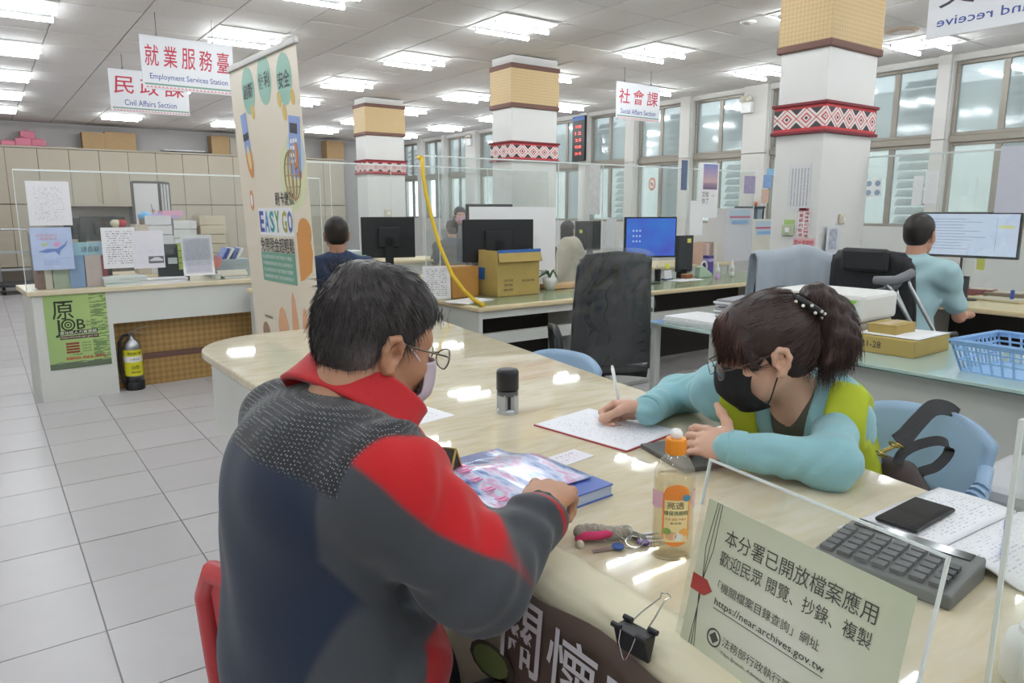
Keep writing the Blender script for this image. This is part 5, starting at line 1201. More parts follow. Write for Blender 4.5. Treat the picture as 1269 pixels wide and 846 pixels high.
c_ = LCp(184, 309, .033); ns = thing('notice_sheet', 'white leaflet with small car picture on the reception screen', 'notice', c_, Matrix.Rotation(LCR, 3, 'Z') @ Euler((math.pi / 2, 0, 0)).to_matrix()); ww, hh = SZ(36, c_), SZ(46, c_)
MB().box((0, 0, 0), (ww, hh, .0012)).build('sheet', printed('leaflet_print', 'dcd9e0', 'c0bfca', 16, 16, .1, .35, .4), ns); MB().box((.05, -.08, .001), (.11, .055, .001)).build('picture', mat('leaflet_picture', '6b6b70', .5), ns); MB().prism([(.005, -.09), (.005, -.078), (.02, -.075), (.035, -.062), (.07, -.062), (.09, -.075), (.098, -.08), (.098, -.09)], .002, .0025).build('car_shape', mat('leaflet_car', 'd0d0d4', .5), ns)
c_ = LCp(245, 316, .06); sh = thing('framed_notice', 'upright framed notice with grey table of text on the reception counter', 'notice', c_, Matrix.Rotation(LCR, 3, 'Z') @ Euler((math.pi / 2 - .12, 0, 0)).to_matrix()); ww, hh = SZ(37, c_), SZ(50, c_)
MB().box((0, 0, 0), (ww, hh, .003)).build('frame_sheet', M_PAPER, sh); MB().box((0, -.005, .002), (ww * .86, hh * .86, .0012)).build('table_print', prC, sh)
# books and folders standing on the counter behind the screen
def book_up(label, pxl, pxr, pyt, pyb, yl, m_, depth=.18, cat='book', group=None, name='upright_book', pages=True):
    a, b_ = LCp(pxl, pyb, yl), LCp(pxr, pyb, yl); tp_ = LCp((pxl + pxr) / 2, pyt, yl); w_ = (b_ - a).length; h_ = tp_.z - ZL
    t = thing(name, label, cat, V((a.x + b_.x) / 2, (a.y + b_.y) / 2, ZL), LCR, group)
    MB().bb((-w_ / 2, 0, 0), (w_ / 2, depth, h_)).build('cover', m_, t, bev=.003)
    if pages: MB().bb((-w_ / 2 + .004, .006, h_), (w_ / 2 - .004, depth - .006, h_ + .002)).build('page_edge', M_PAPER, t)
    return t
book_up('brown spine of a book at the left end of reception counter', 47, 57, 332, 354, .10, mat('bk_brown', '8a6a5c', .6)); book_up('cream spine of a book beside the brown one', 57, 66, 332, 354, .10, mat('bk_cream', 'd9d2bf', .6)); book_up('sage green magazine file below the whale poster', 67, 88, 330, 353, .10, mat('bk_sage', 'b4bda6', .6))
t = book_up('blue booklet holder with pale blue heading card', 88, 107, 316, 353, .09, mat('bk_blue', '8fabd4', .5)); hd = LCp(106, 308, .085); o_ = thing('heading_card', 'pale blue card with dark lettering above the blue booklets', 'card', hd, Matrix.Rotation(LCR, 3, 'Z') @ Euler((math.pi / 2, 0, 0)).to_matrix()); MB().box((0, 0, -.002), (SZ(41, hd), SZ(16, hd), .002)).build('card', mat('card_blue', 'a9cbdc', .6), o_); text('請自取', mat('ink_navy', '4a5a72', .6), o_, (.03, -.005, 0), w=.12, h=.04)
t = book_up('pink brochure with small cartoon figures beside blue booklets', 108, 128, 316, 350, .085, mat('bk_pink', 'd6c0bc', .6))
book_up('red box behind the bold-lined notice', 126, 133, 317, 330, .16, mat('bk_red', 'b04a50', .6), .1, 'box', name='red_box', pages=False)
# stacks of paper on the counter
def stack(label, p, w, d, n_, rz, z=None, m_=None, cat='paper stack', name='paper_stack', th=.004, group=None):
    t = thing(name, label, cat, (p.x, p.y, p.z if z is None else z), rz, group); m_ = m_ or M_PAPER
    for k_ in range(n_):
        o = MB().box((random.uniform(-.008, .008), random.uniform(-.008, .008), th * (k_ + .5)), (w, d, th * .93), random.uniform(-.04, .04)).build('sheet_bundle', m_, t)
    return t
p_ = LC(.62, .10); stack('pale green and white tray of forms on reception counter', V(p_.x, p_.y, ZL), .30, .16, 5, LCR, m_=mat('paper_mint', 'd5dcd8', .7), th=.014); p_ = LC(.90, .085); stack('stack of white forms at the reception counter edge', V(p_.x, p_.y, ZL), .33, .16, 6, LCR - .1, th=.007)
# clip-on sign row: black monitor back with green sticky tabs
mk = thing('black_organiser', 'tall black organiser with lime sticky tabs behind the framed notice', 'organiser', LC(1.03, .18) + V(0, 0, ZL), LCR)
MB().bb((-.13, 0, 0), (.10, .05, .30)).build('panel', M_DK, mk, bev=.006)
for k_, (z_, h_) in enumerate(((.245, .06), (.19, .05), (.145, .04), (.09, .05))): MB().bb((.02, -.006, z_), (.095, -.003, z_ + h_)).build('sticky_tab', mat('sticky_lime', 'c4d36a', .7), mk)
MB().bb((-.06, -.006, .14), (.01, -.003, .19)).build('sticky_tab', mat('sticky_white', 'd8d8dc', .7), mk)
tl_ = thing('paper_tulip', 'coral paper tulip in a small pot on the reception counter', 'ornament', V(LCp(269, 345, .09).x, LCp(269, 345, .09).y, ZL), LCR)
MB().lathe([(.03, 0), (.036, .05)], 16).build('pot', M_WHITE, tl_); MB().cyl((0, 0, .05), (0, 0, .11), .004, n=6).build('stem', MATS['poster_pink'], tl_)
MB().prism([(-.035, .11), (-.045, .15), (-.04, .20), (-.018, .165), (0, .205), (.018, .165), (.04, .20), (.045, .15), (.03, .11), (0, .09)], -.012, .012).build('flower', mat('tulip_coral', 'dd8a82', .7), tl_).rotation_euler = (math.pi / 2, 0, 0)
sc_ = thing('desk_dispenser', 'cream desk tape dispenser beside the paper tulip', 'desk item', V(LCp(291, 345, .11).x, LCp(291, 345, .11).y, ZL), LCR); MB().bb((-.10, -.05, 0), (.09, .06, .022)).build('base', M_WHITE, sc_, bev=.006); MB().add([(-.12, -.05, .03), (.10, -.05, .03), (.12, .07, .07), (-.14, .07, .07), (-.12, -.05, .022), (.10, -.05, .022), (.10, .07, .022), (-.12, .07, .022)], [(0, 1, 2, 3), (7, 6, 5, 4), (0, 4, 5, 1), (1, 5, 6, 2), (2, 6, 7, 3), (3, 7, 4, 0)]).build('body', mat('cream_plastic', 'd2c8b4', .5), sc_, bev=.004)
bf = thing('file_box', 'grey file tray holding blue and white folders', 'file holder', V(LCp(284, 330, .30).x, LCp(284, 330, .30).y, ZL), LCR); MB().bb((-.16, 0, 0), (.18, .20, .15)).build('tray', mat('tray_grey', 'a9b4bc', .5), bf, bev=.005)
for k_, (x, m_) in enumerate(((-.03, 'pen_blue'), (.01, 'plain_paper'), (.05, 'book_blue'), (.09, 'plain_paper'))): MB().box((x, .1, .17), (.02, .17, .17), (0, .55, 0)).build('folder', MATS[m_], bf)
# screens and clutter further behind the reception counter
def monitor(label, p, w, h, rz, scr, zfoot, group=None, sticky=(), bez=.012, scrm=None, emis=None):
    """p: centre of the panel; local -y is the screen side"""
    t = thing('monitor', label, 'monitor', (p.x, p.y, zfoot), rz, group); cz = p.z - zfoot
    MB().bb((-w / 2, -.012, cz - h / 2), (w / 2, .025, cz + h / 2)).build('housing', M_BLACK, t, bev=.006)
    MB().bb((-w / 2 + bez, -.0135, cz - h / 2 + bez * 1.3), (w / 2 - bez, -.0115, cz + h / 2 - bez)).build('screen', scr, t)
    MB().bb((-w * .2, .025, cz - h * .25), (w * .2, .05, cz + h * .25)).build('rear_bulge', M_BLACK, t, bev=.01)
    if cz - h * .2 > .03: MB().bb((-.035, .03, .012), (.035, .05, cz)).build('neck', M_BLACK, t)
    MB().lathe([(.11, 0), (.11, .008), (.09, .014)], 20, sy=.75).build('foot', M_BLACK, t)
    for (sx, sz, sw, sh_, col) in sticky: MB().bb((sx * w, .0255, cz + sz * h), (sx * w + sw, .027, cz + sz * h + sh_)).build('sticky_note', mat('sticky_' + col, col, .7), t)
    return t
M_SCR0 = mat('screen_off', '141518', .12); M_SCRG = mat('monitor_back_grey', '4a5054', .35)
# desks of the far-left office
fd = thing('office_desk', 'cluttered office desk behind the reception counter', 'desk', (.55, 7.9, 0)); MB().bb((0, 0, .72), (2.4, .75, .75)).build('desk_top', M_EDGE, fd); MB().bb((.02, .03, 0), (2.38, .05, .72)).build('modesty_panel', M_LAM, fd)
for x in (.02, 2.36): MB().bb((x - .02, .03, 0), (x + .02, .72, .72)).build('side_panel', M_LAM, fd)
c_ = PY(128, 283, 8.0); monitor('black monitor with yellow tag behind the bold-lined notice', c_, SZ(50, c_), SZ(30, c_), math.pi, M_SCR0, .75, sticky=((-.02, .0, .05, .02, 'd8d04a'),))
c_ = PY(100, 283, 8.35); monitor('dark monitor further left behind reception counter', c_, SZ(36, c_), SZ(26, c_), math.pi, M_SCR0, .75)
for (x, y, r_, m_, nm) in ((143, 277, 6, 'ball_cream', 'cream'), (151, 277, 6, 'ball_red', 'red')):
    c_ = PY(x, y, 7.95); o = MB().lathe([(SZ(2, c_), -SZ(5, c_)), (SZ(6, c_), -SZ(1, c_)), (SZ(6, c_), SZ(2, c_)), (SZ(3, c_), SZ(5, c_))], 14).build('plush_ball', mat(m_, 'd6ccb0' if nm == 'cream' else 'b03a40', .8), smooth=True); o.location = c_; tag(o, 'small %s plush ball on top of the black monitor' % nm, 'ornament')
# ================================================================== back wall: storage cabinets and what stands on them
M_CAB = mat('cabinet_beige', 'b5aa98', .55, var=.03, vscale=2); M_CABG = mat('cabinet_gap', '6b6257', .8)
YC = 16.12
dm = MB().box((0, 0, 0), (.485, .02, .985)).mesh('cabinet_door', M_CAB); dl = MB().box((0, 0, 0), (.485, .02, .60)).mesh('cabinet_door', M_CAB); dtall = MB().box((0, 0, 0), (.485, .02, 1.12)).mesh('cabinet_door', M_CAB)
km = MB().ell((0, -.018, 0), .012, 8, 6).mesh('knob', M_STEEL)
ORD = ['at the left frame edge', 'first inside the left edge', 'second from left, with an open niche', 'third from left, with a half niche', 'fourth from left', 'fifth from left', 'sixth from left', 'rightmost, beside the windows']
for n_, i0 in enumerate(range(-2, 14, 2)):
    x0 = .27 + .494 * i0 - .247; cab = thing('storage_cabinet', 'beige two-door storage cabinet on the back wall, ' + ORD[n_], 'cabinet', (x0, YC, 0), 0, 'storage cabinets along the back wall')
    cc_ = MB()
    for q in (0, 1):
        xa, xb = .002 + .492 * q, .494 + .492 * q
        if 2 <= i0 + q <= 4: cc_.bb((xa, .02, 0), (xb, .46, .90)); cc_.bb((xa, .02, 1.48), (xb, .46, 2.50)); cc_.bb((xa, .44, .90), (xb, .46, 1.48))
        else: cc_.bb((xa, .02, 0), (xb, .46, 2.50))
    cc_.build('carcass', M_CABG, cab); MB().bb((0, -.01, 2.50), (.988, .46, 2.53)).build('top_board', M_CAB, cab)
    for q in (0, 1):
        i = i0 + q; x = .247 + .494 * q; kx = .20 if i % 2 else -.20
        d = sub('cabinet_door', dm, cab, (x, .008, 1.995)); sub('knob', km, d, (kx, 0, -.42))
        if 2 <= i <= 4:
            d = sub('cabinet_door', dl, cab, (x, .008, .60)); sub('knob', km, d, (kx, 0, .2))
            MB().bb((x - .247, -.03, .90), (x + .247, .46, .94)).build('niche_shelf', M_CAB, cab); MB().bb((x - .247, -.012, 1.46), (x + .247, .02, 1.50)).build('niche_rail', M_CAB, cab); MB().bb((x - .247, .425, .94), (x + .247, .439, 1.46)).build('niche_back', mat('niche_grey', '9b958c', .7), cab)
        else: d = sub('cabinet_door', dtall, cab, (x, .008, .92)); sub('knob', km, d, (kx, 0, .48))
M_CARD = mat('cardboard', 'a98c66', .8, var=.05, vscale=10)
def carton(label, c, w, d, h, rz=0, m_=None, name='carton', tape=True, group=None):
    t = thing(name, label, 'box', c, rz, group); m_ = m_ or M_CARD
    MB().bb((-w / 2, -d / 2, 0), (w / 2, d / 2, h)).build('box_body', m_, t, bev=.004)
    MB().bb((-w / 2, -d / 2, h), (w / 2, -.002, h + .004)).build('flap', m_, t); MB().bb((-w / 2, .002, h), (w / 2, d / 2, h + .004)).build('flap', m_, t)
    if tape: MB().bb((-w / 2 - .001, -.025, h + .004), (w / 2 + .001, .025, h + .0055)).build('tape', mat('tape_tan', 'c2ab84', .3), t)
    return t
def on_cab(x0, x1, yt): a, b_ = PY(x0, 187, YC + .1), PY(x1, 187, YC + .1); tp_ = PY((x0 + x1) / 2, yt, YC + .1); return V((a.x + b_.x) / 2, YC + .2, 2.53), b_.x - a.x, max(.08, tp_.z - 2.53 + .02)
for x0, x1, yt, lb_ in ((103, 131, 166, 'plain brown carton on the cabinets, left of the wider one'), (131, 169, 166, 'wide brown carton on top of the back cabinets'), (262, 284, 170, 'brown carton on the cabinets behind the hanging signs'), (404, 425, 176, 'dark brown carton on the cabinets right of the banner')):
    c_, w_, h_ = on_cab(x0, x1, yt); carton(lb_, c_, w_, .3, h_)
M_PINKB = mat('pink_bag', 'd27d90', .6)
for k_, (x0, x1, yt) in enumerate(((2, 20, 175), (20, 40, 172), (27, 46, 163), (40, 58, 174))):
    c_, w_, h_ = on_cab(x0, x1, yt); lb_ = ['leftmost pink parcel on top of the cabinets', 'front middle pink parcel on the cabinets', 'tallest pink parcel at the back of the row', 'rightmost pink parcel on top of the cabinets'][k_]
    t = thing('pink_parcel', lb_, 'parcel', c_ + V(0, .12 if k_ == 2 else 0, 0), 0, 'pink parcels on the cabinets'); MB().bb((-w_ / 2, -.1, 0), (w_ / 2, .1, h_)).build('parcel_body', M_PINKB, t, bev=.02); MB().tube([(-w_ * .2, 0, h_ - .01), (-w_ * .1, 0, h_ + .03), (w_ * .1, 0, h_ + .03), (w_ * .2, 0, h_ - .01)], .008, 6).build('tie', M_PINKB, t)
c_, w_, h_ = on_cab(215, 260, 182); t = thing('flat_boards', 'flat dark boards lying on the cabinets', 'boards', c_); MB().bb((-w_ / 2, -.15, 0), (w_ / 2, .15, .03)).build('board', M_DK, t); MB().bb((-w_ / 2 - .2, -.14, .03), (w_ / 2 - .1, .14, .05)).build('board', M_PAPER, t)
c_, w_, h_ = on_cab(285, 298, 172); carton('pale file box beside the carton behind the hanging signs', c_, w_, .25, h_, m_=mat('box_pale', 'a8a294', .7))
# folding screen with plum blossom picture
fs = thing('folding_screen', 'white folding screen with dark frame before the cabinets', 'screen', PY(193, 285, 13.2) * 1.0); fs.location.z = 0
zt = PY(190, 226, 13.2).z; w1 = SZ(30, PY(190, 226, 13.2))
for k_, (x0, x1, y0, y1) in enumerate(((-w1 * .75, w1 * .25, 0, 0), (w1 * .27, w1 * .80, .0, .35))):
    p0_, p1_ = V(x0, y0, 0), V(x1, y1, 0); d_ = (p1_ - p0_); ln = d_.length; a = math.atan2(d_.y, d_.x)
    pn_ = MB().bb((0, -.01, 0), (ln, .01, zt)).build('screen_panel', mat('screen_white', 'c9c6c4', .7), fs); pn_.location = p0_; pn_.rotation_euler = (0, 0, a)
    fr = MB()
    for q0, q1 in (((-.02, -.015, 0), (.02, .015, zt)), ((ln - .02, -.015, 0), (ln + .02, .015, zt)), ((0, -.015, zt - .02), (ln, .015, zt + .02))): fr.bb(q0, q1)
    fr.build('panel_frame', mat('screen_frame', '4c4846', .6), pn_)
    if k_ == 0:
        br = MB(); br.tube([(ln * .65, -.014, zt - .9), (ln * .72, -.014, zt - .6), (ln * .66, -.014, zt - .35)], .006, 5); br.tube([(ln * .7, -.014, zt - .65), (ln * .85, -.014, zt - .5)], .005, 5); br.build('painted_branch', mat('branch', '7a6a68', .7), pn_)
        for q in range(9): MB().ell((ln * random.uniform(.6, .9), -.014, zt - random.uniform(.35, .95)), (.03, .004, .03), 8, 5).build('blossom', mat('blossom', 'b88a94', .7), pn_)
    else:
        for q in (.33, .66): MB().bb((ln * q - .012, -.013, 0), (ln * q + .012, .013, zt)).build('screen_bar', MATS['screen_frame'], pn_)
# hand trolley and tall door at the far left
tt = thing('hand_trolley', 'grey folding hand trolley standing by the far left cabinets', 'trolley', V(PY(20, 330, 15.3).x, 15.3, 0))
for s_ in (-.24, .24): MB().tube([(s_, 0, .1), (s_ * .98, .02, 1.0)], .018, 8).build('upright', M_STEEL, tt)
MB().tube([(-.235, .02, 1.0), (-.2, .02, 1.06), (.2, .02, 1.06), (.235, .02, 1.0)], .018, 8).build('handle', M_STEEL, tt)
for z_ in (.35, .65): MB().bb((-.24, 0, z_), (.24, .03, z_ + .04)).build('cross_bar', M_STEEL, tt)
MB().bb((-.28, -.75, .13), (.28, .02, .17)).build('platform', M_DK, tt, bev=.01)
for sx in (-.22, .22):
    for y_ in (-.65, -.08): MB().cyl((sx - .02, y_, .06), (sx + .02, y_, .06), .06, n=14).build('wheel', M_BLACK, tt)
bb_ = thing('black_bag', 'black rubbish bag at the far left edge', 'bag', V(PY(-30, 330, 15.3).x, 15.3, 0)); vs_, qs_ = sdf([EL((0, 0, .30), (.25, .25, .34)), EL((.03, 0, .65), (.1, .1, .16))], .03, .1, lambda X, Y, Z: .015 * np.sin(X * 30) * np.sin(Z * 25 + Y * 20)); vs_[:, 2] = np.maximum(vs_[:, 2], 0); nobj('bag_body', vs_, qs_, M_BLACK, bb_)
# ================================================================== standing roll-up banner
bt_l, bt_r = V(1.305, 4.64, 0), V(1.36, 3.66, 0)
bx = (bt_r - bt_l).normalized(); bw = (bt_r - bt_l).length; leanv = V(-.10, .02, 2.2); blen = leanv.length
RB = Matrix((bx, leanv.normalized(), bx.cross(leanv.normalized()))).transposed()
rb = thing('rollup_banner', 'tall cream roll-up banner about easy cashless payment behind counter end', 'banner', bt_l + V(.08, -.02, 0), RB)
BW, BH = bw, 2.2
def bmat():
    m, nt, b = newmat('banner_gradient'); b.inputs['Roughness'].default_value = .45
    tc = N(nt, 'ShaderNodeTexCoord'); no = N(nt, 'ShaderNodeTexNoise'); no.inputs['Scale'].default_value = 2.2; L(nt, tc.outputs['Object'], no.inputs['Vector'])
    L(nt, mixc(nt, no.outputs[0], srgb('d9cdb8'), srgb('e2d8c8')), b.inputs['Base Color']); return m
MB().bb((0, .06, 0), (BW, BH, .002)).build('banner_sheet', bmat(), rb)
MB().bb((-.01, BH - .015, -.012), (BW + .01, BH + .018, .014)).build('top_rail', mat('rail_grey', 'b2aeab', .4, .3), rb, bev=.005)
MB().bb((-.02, 0, -.06), (BW + .02, .08, .06)).build('base_cassette', M_STEEL, rb, bev=.01); MB().cyl((BW / 2, .05, -.02), (BW / 2, BH, -.012), .008, n=8).build('support_pole', M_STEEL, rb)
def disc(x, y, rx, ry, m_, name, z=.0032, rot=0, n=22):
    x = min(x, BW - rx - .008)
    ps = [(x + rx * math.cos(a) * math.cos(rot) - ry * math.sin(a) * math.sin(rot), y + rx * math.cos(a) * math.sin(rot) + ry * math.sin(a) * math.cos(rot)) for a in [2 * math.pi * k / n for k in range(n)]]
    return MB().prism(ps, z - .001, z).build(name, m_, rb)
def qb(px_, py_):   # pixel -> banner plane coordinates
    n0 = RB @ V(0, 0, 1); p0_ = bt_l + V(.08, -.02, 0); d = ray(px_, py_); t = (p0_ - CAM).dot(n0) / d.dot(n0); l = RB.transposed() @ (CAM + d * t - p0_); return l.x, l.y
MT = mat('banner_teal', '8fb9a8', .5); MTD = mat('banner_ink', '3c3a40', .5)
for (x, y, r_, s_) in ((307, 112, 11, '創新'), (327, 98, 11, '便利'), (352, 96, 13, '安全')):
    u, v = qb(x, y); o = disc(u, v, .098, .128, MT, 'teal_circle'); text(s_, MTD, rb, (u, v, .0048), w=.15, h=.085, bold=.03)
MCO = mat('banner_coin', 'd2b45c', .4)
for (x, y) in ((346, 122), (363, 118), (353, 138), (313, 138)):
    u, v = qb(x, y); disc(u, v, .026, .042, MCO, 'gold_coin', .0036, .2)
MBL = mat('banner_blue', '8aa0d2', .5); MBD = mat('banner_lilac', 'a6a0c8', .5); MOR = mat('banner_orange', 'cf8a58', .5); MYE = mat('banner_yellow', 'dccb92', .5)
u, v = qb(304, 165); MB().box((u, v, .0035), (.09, .22, .001), .12).build('bank_card', MBL, rb); MB().box((u, v - .02, .0042), (.085, .04, .001), .12).build('card_stripe', MTD, rb)
u, v = qb(366, 180); tm_ = MB().box((u, v, .0038), (.14, .30, .001), -.15).build('card_terminal', MBL, rb); MB().box((u + .005, v + .09, .0048), (.09, .05, .001), -.15).build('terminal_display', MTD, tm_)
for i in range(3):
    for j in range(4): MB().box((u - .04 + .032 * i - .006 * j, v + .03 - .035 * j, .0048), (.022, .02, .001), -.15).build('terminal_key', M_WHITE, tm_)
u, v = qb(309, 197); disc(u, v, .05, .11, MOR, 'orange_swirl', .0034, .2); disc(u, v + .01, .025, .07, MYE, 'swirl_core', .0042, .2)
u, v = qb(312, 248); disc(u, v, .03, .06, MOR, 'small_drop', .0034); disc(u, v, .018, .035, M_PAPER, 'drop_core', .0042)
u, v = qb(383, 186); u = min(u, BW - .12); disc(u, v, .11, .13, mat('banner_paleblue', 'bccbd2', .5), 'pale_circle', .0028); MB().tube([(u + .03 * math.cos(a), v + .07 * math.sin(a), .0045) for a in [-1.6 + .4 * k for k in range(7)]], .010, 6).build('orange_arc', MOR, rb)
u, v = qb(370, 215); u = min(u, BW - .18); disc(u, v, .17, .19, mat('banner_palegreen', 'd3d7b0', .5), 'pale_green_glow', .0026)
gl2 = MB()
for k_ in range(3): gl2.tube([(u + .10 * math.cos(a) * [1, .5, .05][k_], v + .13 * math.sin(a), .0048) for a in [2 * math.pi * q / 18 for q in range(18)]], .004, 4, closed=True)
for dv in (-.06, 0, .06): gl2.tube([(u - .095 + abs(dv) * .3, v + dv, .0048), (u + .095 - abs(dv) * .3, v + dv, .0048)], .004, 4)
gl2.build('globe_lines', mat('banner_brownline', 'b79a78', .5), rb); disc(u + .10, v, .016, .02, mat('banner_red', 'c4504c', .5), 'red_dot', .006)
u, v = qb(353, 245); text('刷卡繳款', MTD, rb, (u + .0, v, .0048), w=.26, h=.075, bold=.05)
u, v = qb(342, 274); MB().box((u, v, .0036), (.50, .155, .001)).build('title_backing', M_PAPER, rb)
for k_, (ch_, c_) in enumerate(zip('EASYGO', ('4a5aa4', '4a8ac4', '3a9aa0', '58a058', 'a8a850', '5a6aa0'))): text(ch_, mat('banner_t' + c_, c_, .5), rb, (u - .205 + .078 * k_ + (.025 if k_ > 3 else 0), v, .0048), w=.066, h=.12, bold=.03)
u, v = qb(344, 303); text('免帶現金超輕鬆', MTD, rb, (u, v, .0048), w=.50, h=.085, bold=.05)
u, v = qb(346, 331); MB().box((u, v, .0036), (.50, .17, .001)).build('green_panel', mat('banner_green', '6fa08a', .5), rb)
for k_ in range(4): text('可以使用信用卡或行動支付繳款' if k_ % 2 == 0 else '手續簡便快速又安全省時省力', M_PAPER, rb, (u - .01, v + .058 - .038 * k_, .0046), w=.44, h=.022)
u, v = qb(391, 287); disc(u, v, .085, .075, mat('banner_orange2', 'd0914e', .5), 'orange_dot', .0032); u, v = qb(388, 312); u = min(u, BW - .10)
MB().prism([(u - .10, v + .10), (u - .02, v + .12), (u + .06, v + .09), (u + .09, v + .0), (u + .06, v - .10), (u - .05, v - .15), (u - .10, v - .16)], .002, .0030).build('orange_blob', MATS['banner_orange2'], rb)
for x, w_, h_ in ((352, .075, .13), (367, .045, .24), (380, .04, .12)):
    u, v = qb(x, 400); MB().prism([(u - w_, v - .2), (u + w_, v - .2), (u + w_, v), (u + w_ * .5, v + h_ * .6), (u, v + h_ * .75), (u - w_ * .5, v + h_ * .6), (u - w_, v)], .002, .003).build('orange_hill', mat('banner_peach', 'dba781', .5), rb)
u, v = qb(331, 408); disc(u, v - .02, .06, .07, mat('banner_brown2', '9a7a62', .5), 'brown_hill', .0036)
u, v = qb(334, 392); text('掃我知道更多', MTD, rb, (u, v, .0046), w=.14, h=.018)
# ================================================================== hanging signs
M_SIGN = mat('sign_white', 'dcdce0', .35); M_SRED = mat('sign_red', 'c0384e', .5); M_SBLUE = mat('sign_blue', '4a5a9a', .5); M_SGRN = mat('sign_green', '7fa08e', .5); M_SPNK = mat('sign_pink', 'd8929a', .5)
def hang_sign(label, c, w, h, rz, zh, eng, mirror=False, han_col=None, engspan=.8):
    t = thing('hanging_sign', label, 'sign', c, Matrix.Rotation(rz, 3, 'Z') @ Euler((math.pi / 2, 0, 0)).to_matrix())
    bd = MB().bb((-w / 2, -h / 2, -.006), (w / 2, h / 2, .006)).build('sign_board', M_SIGN, t, bev=.012)
    zz = .0068; sx = 1
    MB().bb((-w / 2 + .015, -h / 2 + .034, .0062), (w / 2 - .01, -h / 2 + .048, .0070)).build('green_border', M_SGRN, t)
    for k_ in range(int(w / .03)): MB().prism([(-w / 2 + .02 + .03 * k_, -h / 2 + .012), (-w / 2 + .035 + .03 * k_, -h / 2 + .03), (-w / 2 + .05 + .03 * k_, -h / 2 + .012)], .0064, .0072).build('border_triangle', M_SPNK, t)
    n_ = len(zh)
    for k_, c__ in enumerate(zh): text(c__, han_col or M_SRED, t, (-w / 2 + w * (k_ + .5) / n_ * .96 + .012, h * .13, zz), w=w / n_ * .74, h=h * .40, bold=.045, shear=.08)
    text(eng, M_SBLUE, t, (0, -h * .27, zz), w=w * engspan, h=h * .14, bold=.006)
    if mirror:
        for o in t.children:
            if o.name.startswith('lettering'): o.location.z = -.0080
    top = CEIL - c.z
    for s_ in (-.32, .28): MB().cyl((s_ * w, h / 2, 0), (s_ * w, top, 0), .0025, n=6).build('hanger_wire', M_DK, t); MB().ell((s_ * w, h / 2 + .008, 0), .012, 8, 6).build('hook', M_STEEL, t)
    return t
p = PZ(198, 17, 3.0); Ys = 6.9
a, b_ = PY(177, 47, Ys), PY(292, 60, Ys); c0 = PY(234, 82, Ys); hang_sign('white hanging sign reading Employment Services Station in red and blue', c0, (b_ - a).length, SZ(62, c0), 0, '就業服務臺', 'Employment Services Station', engspan=.84)
Ys = 8.9; a, b_ = PY(137, 90, Ys), PY(235, 97, Ys); c0 = PY(186, 115, Ys); hang_sign('smaller white hanging sign reading Civil Affairs Section behind the employment sign', c0, (b_ - a).length, SZ(50, c0), 0, '民政課', 'Civil Affairs Section', engspan=.66)
Ys = 6.3; a, b_ = PY(764, 105, Ys), PY(818, 109, Ys); c0 = PY(791, 127, Ys); hang_sign('white hanging sign reading Social Affairs Section near the windows', c0, (b_ - a).length, SZ(44, c0), 0, '社會課', 'Social Affairs Section')
XS = 5.0; e_ = PX(1147, 50, XS); c0 = V(XS, e_.y - .44, e_.z + .20); hang_sign('white hanging sign reading send and receive, seen mirrored at top right', c0, .88, .40, math.pi / 2, '收發文', 'Send and receive', True, mat('sign_dark', '4a4650', .5), .86)
# ================================================================== middle row of desks
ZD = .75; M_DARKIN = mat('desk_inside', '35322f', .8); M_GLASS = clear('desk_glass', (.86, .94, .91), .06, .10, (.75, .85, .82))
YD = 4.02
da = thing('office_desk', 'white desk with cream edge carrying the open carton', 'desk', (2.64, YD, 0))
MB().bb((0, 0, .715), (1.20, .74, ZD)).build('desk_top', M_EDGE, da, bev=.01); MB().bb((.02, .02, ZD), (1.18, .72, ZD + .004)).build('glass_top', M_GLASS, da)
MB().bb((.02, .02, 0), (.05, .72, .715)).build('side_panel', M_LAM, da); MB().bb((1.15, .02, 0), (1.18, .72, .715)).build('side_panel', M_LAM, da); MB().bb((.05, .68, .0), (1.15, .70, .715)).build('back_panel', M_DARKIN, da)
MB().bb((.05, .04, .66), (1.15, .06, .715)).build('apron', M_LAM, da); MB().bb((.06, .06, .47), (1.14, .10, .55)).build('pull_out_tray', M_LAM, da)
db = thing('office_desk', 'white desk with drawers carrying the lit blue monitor', 'desk', (3.86, YD, 0))
MB().bb((0, 0, .715), (2.50, .74, ZD)).build('desk_top', M_EDGE, db, bev=.01); MB().bb((.02, .02, ZD), (2.48, .72, ZD + .004)).build('glass_top', M_GLASS, db)
MB().bb((.0, .03, 0), (.50, .70, .715)).build('drawer_cabinet', M_LAM, db)
for z0, z1 in ((.50, .70), (.28, .49), (.03, .27)):
    d = MB().bb((.015, .012, z0), (.485, .03, z1)).build('drawer', M_LAM, db, bev=.003); MB().bb((.43, .0, (z0 + z1) / 2 - .015), (.46, .012, (z0 + z1) / 2 + .015)).build('lock_plate', M_DK, d)
MB().bb((.50, .68, 0), (2.46, .70, .715)).build('back_panel', M_DARKIN, db); MB().bb((2.46, .02, 0), (2.49, .72, .715)).build('side_panel', M_LAM, db); MB().bb((.50, .06, .48), (1.78, .10, .56)).build('pull_out_tray', M_LAM, db)
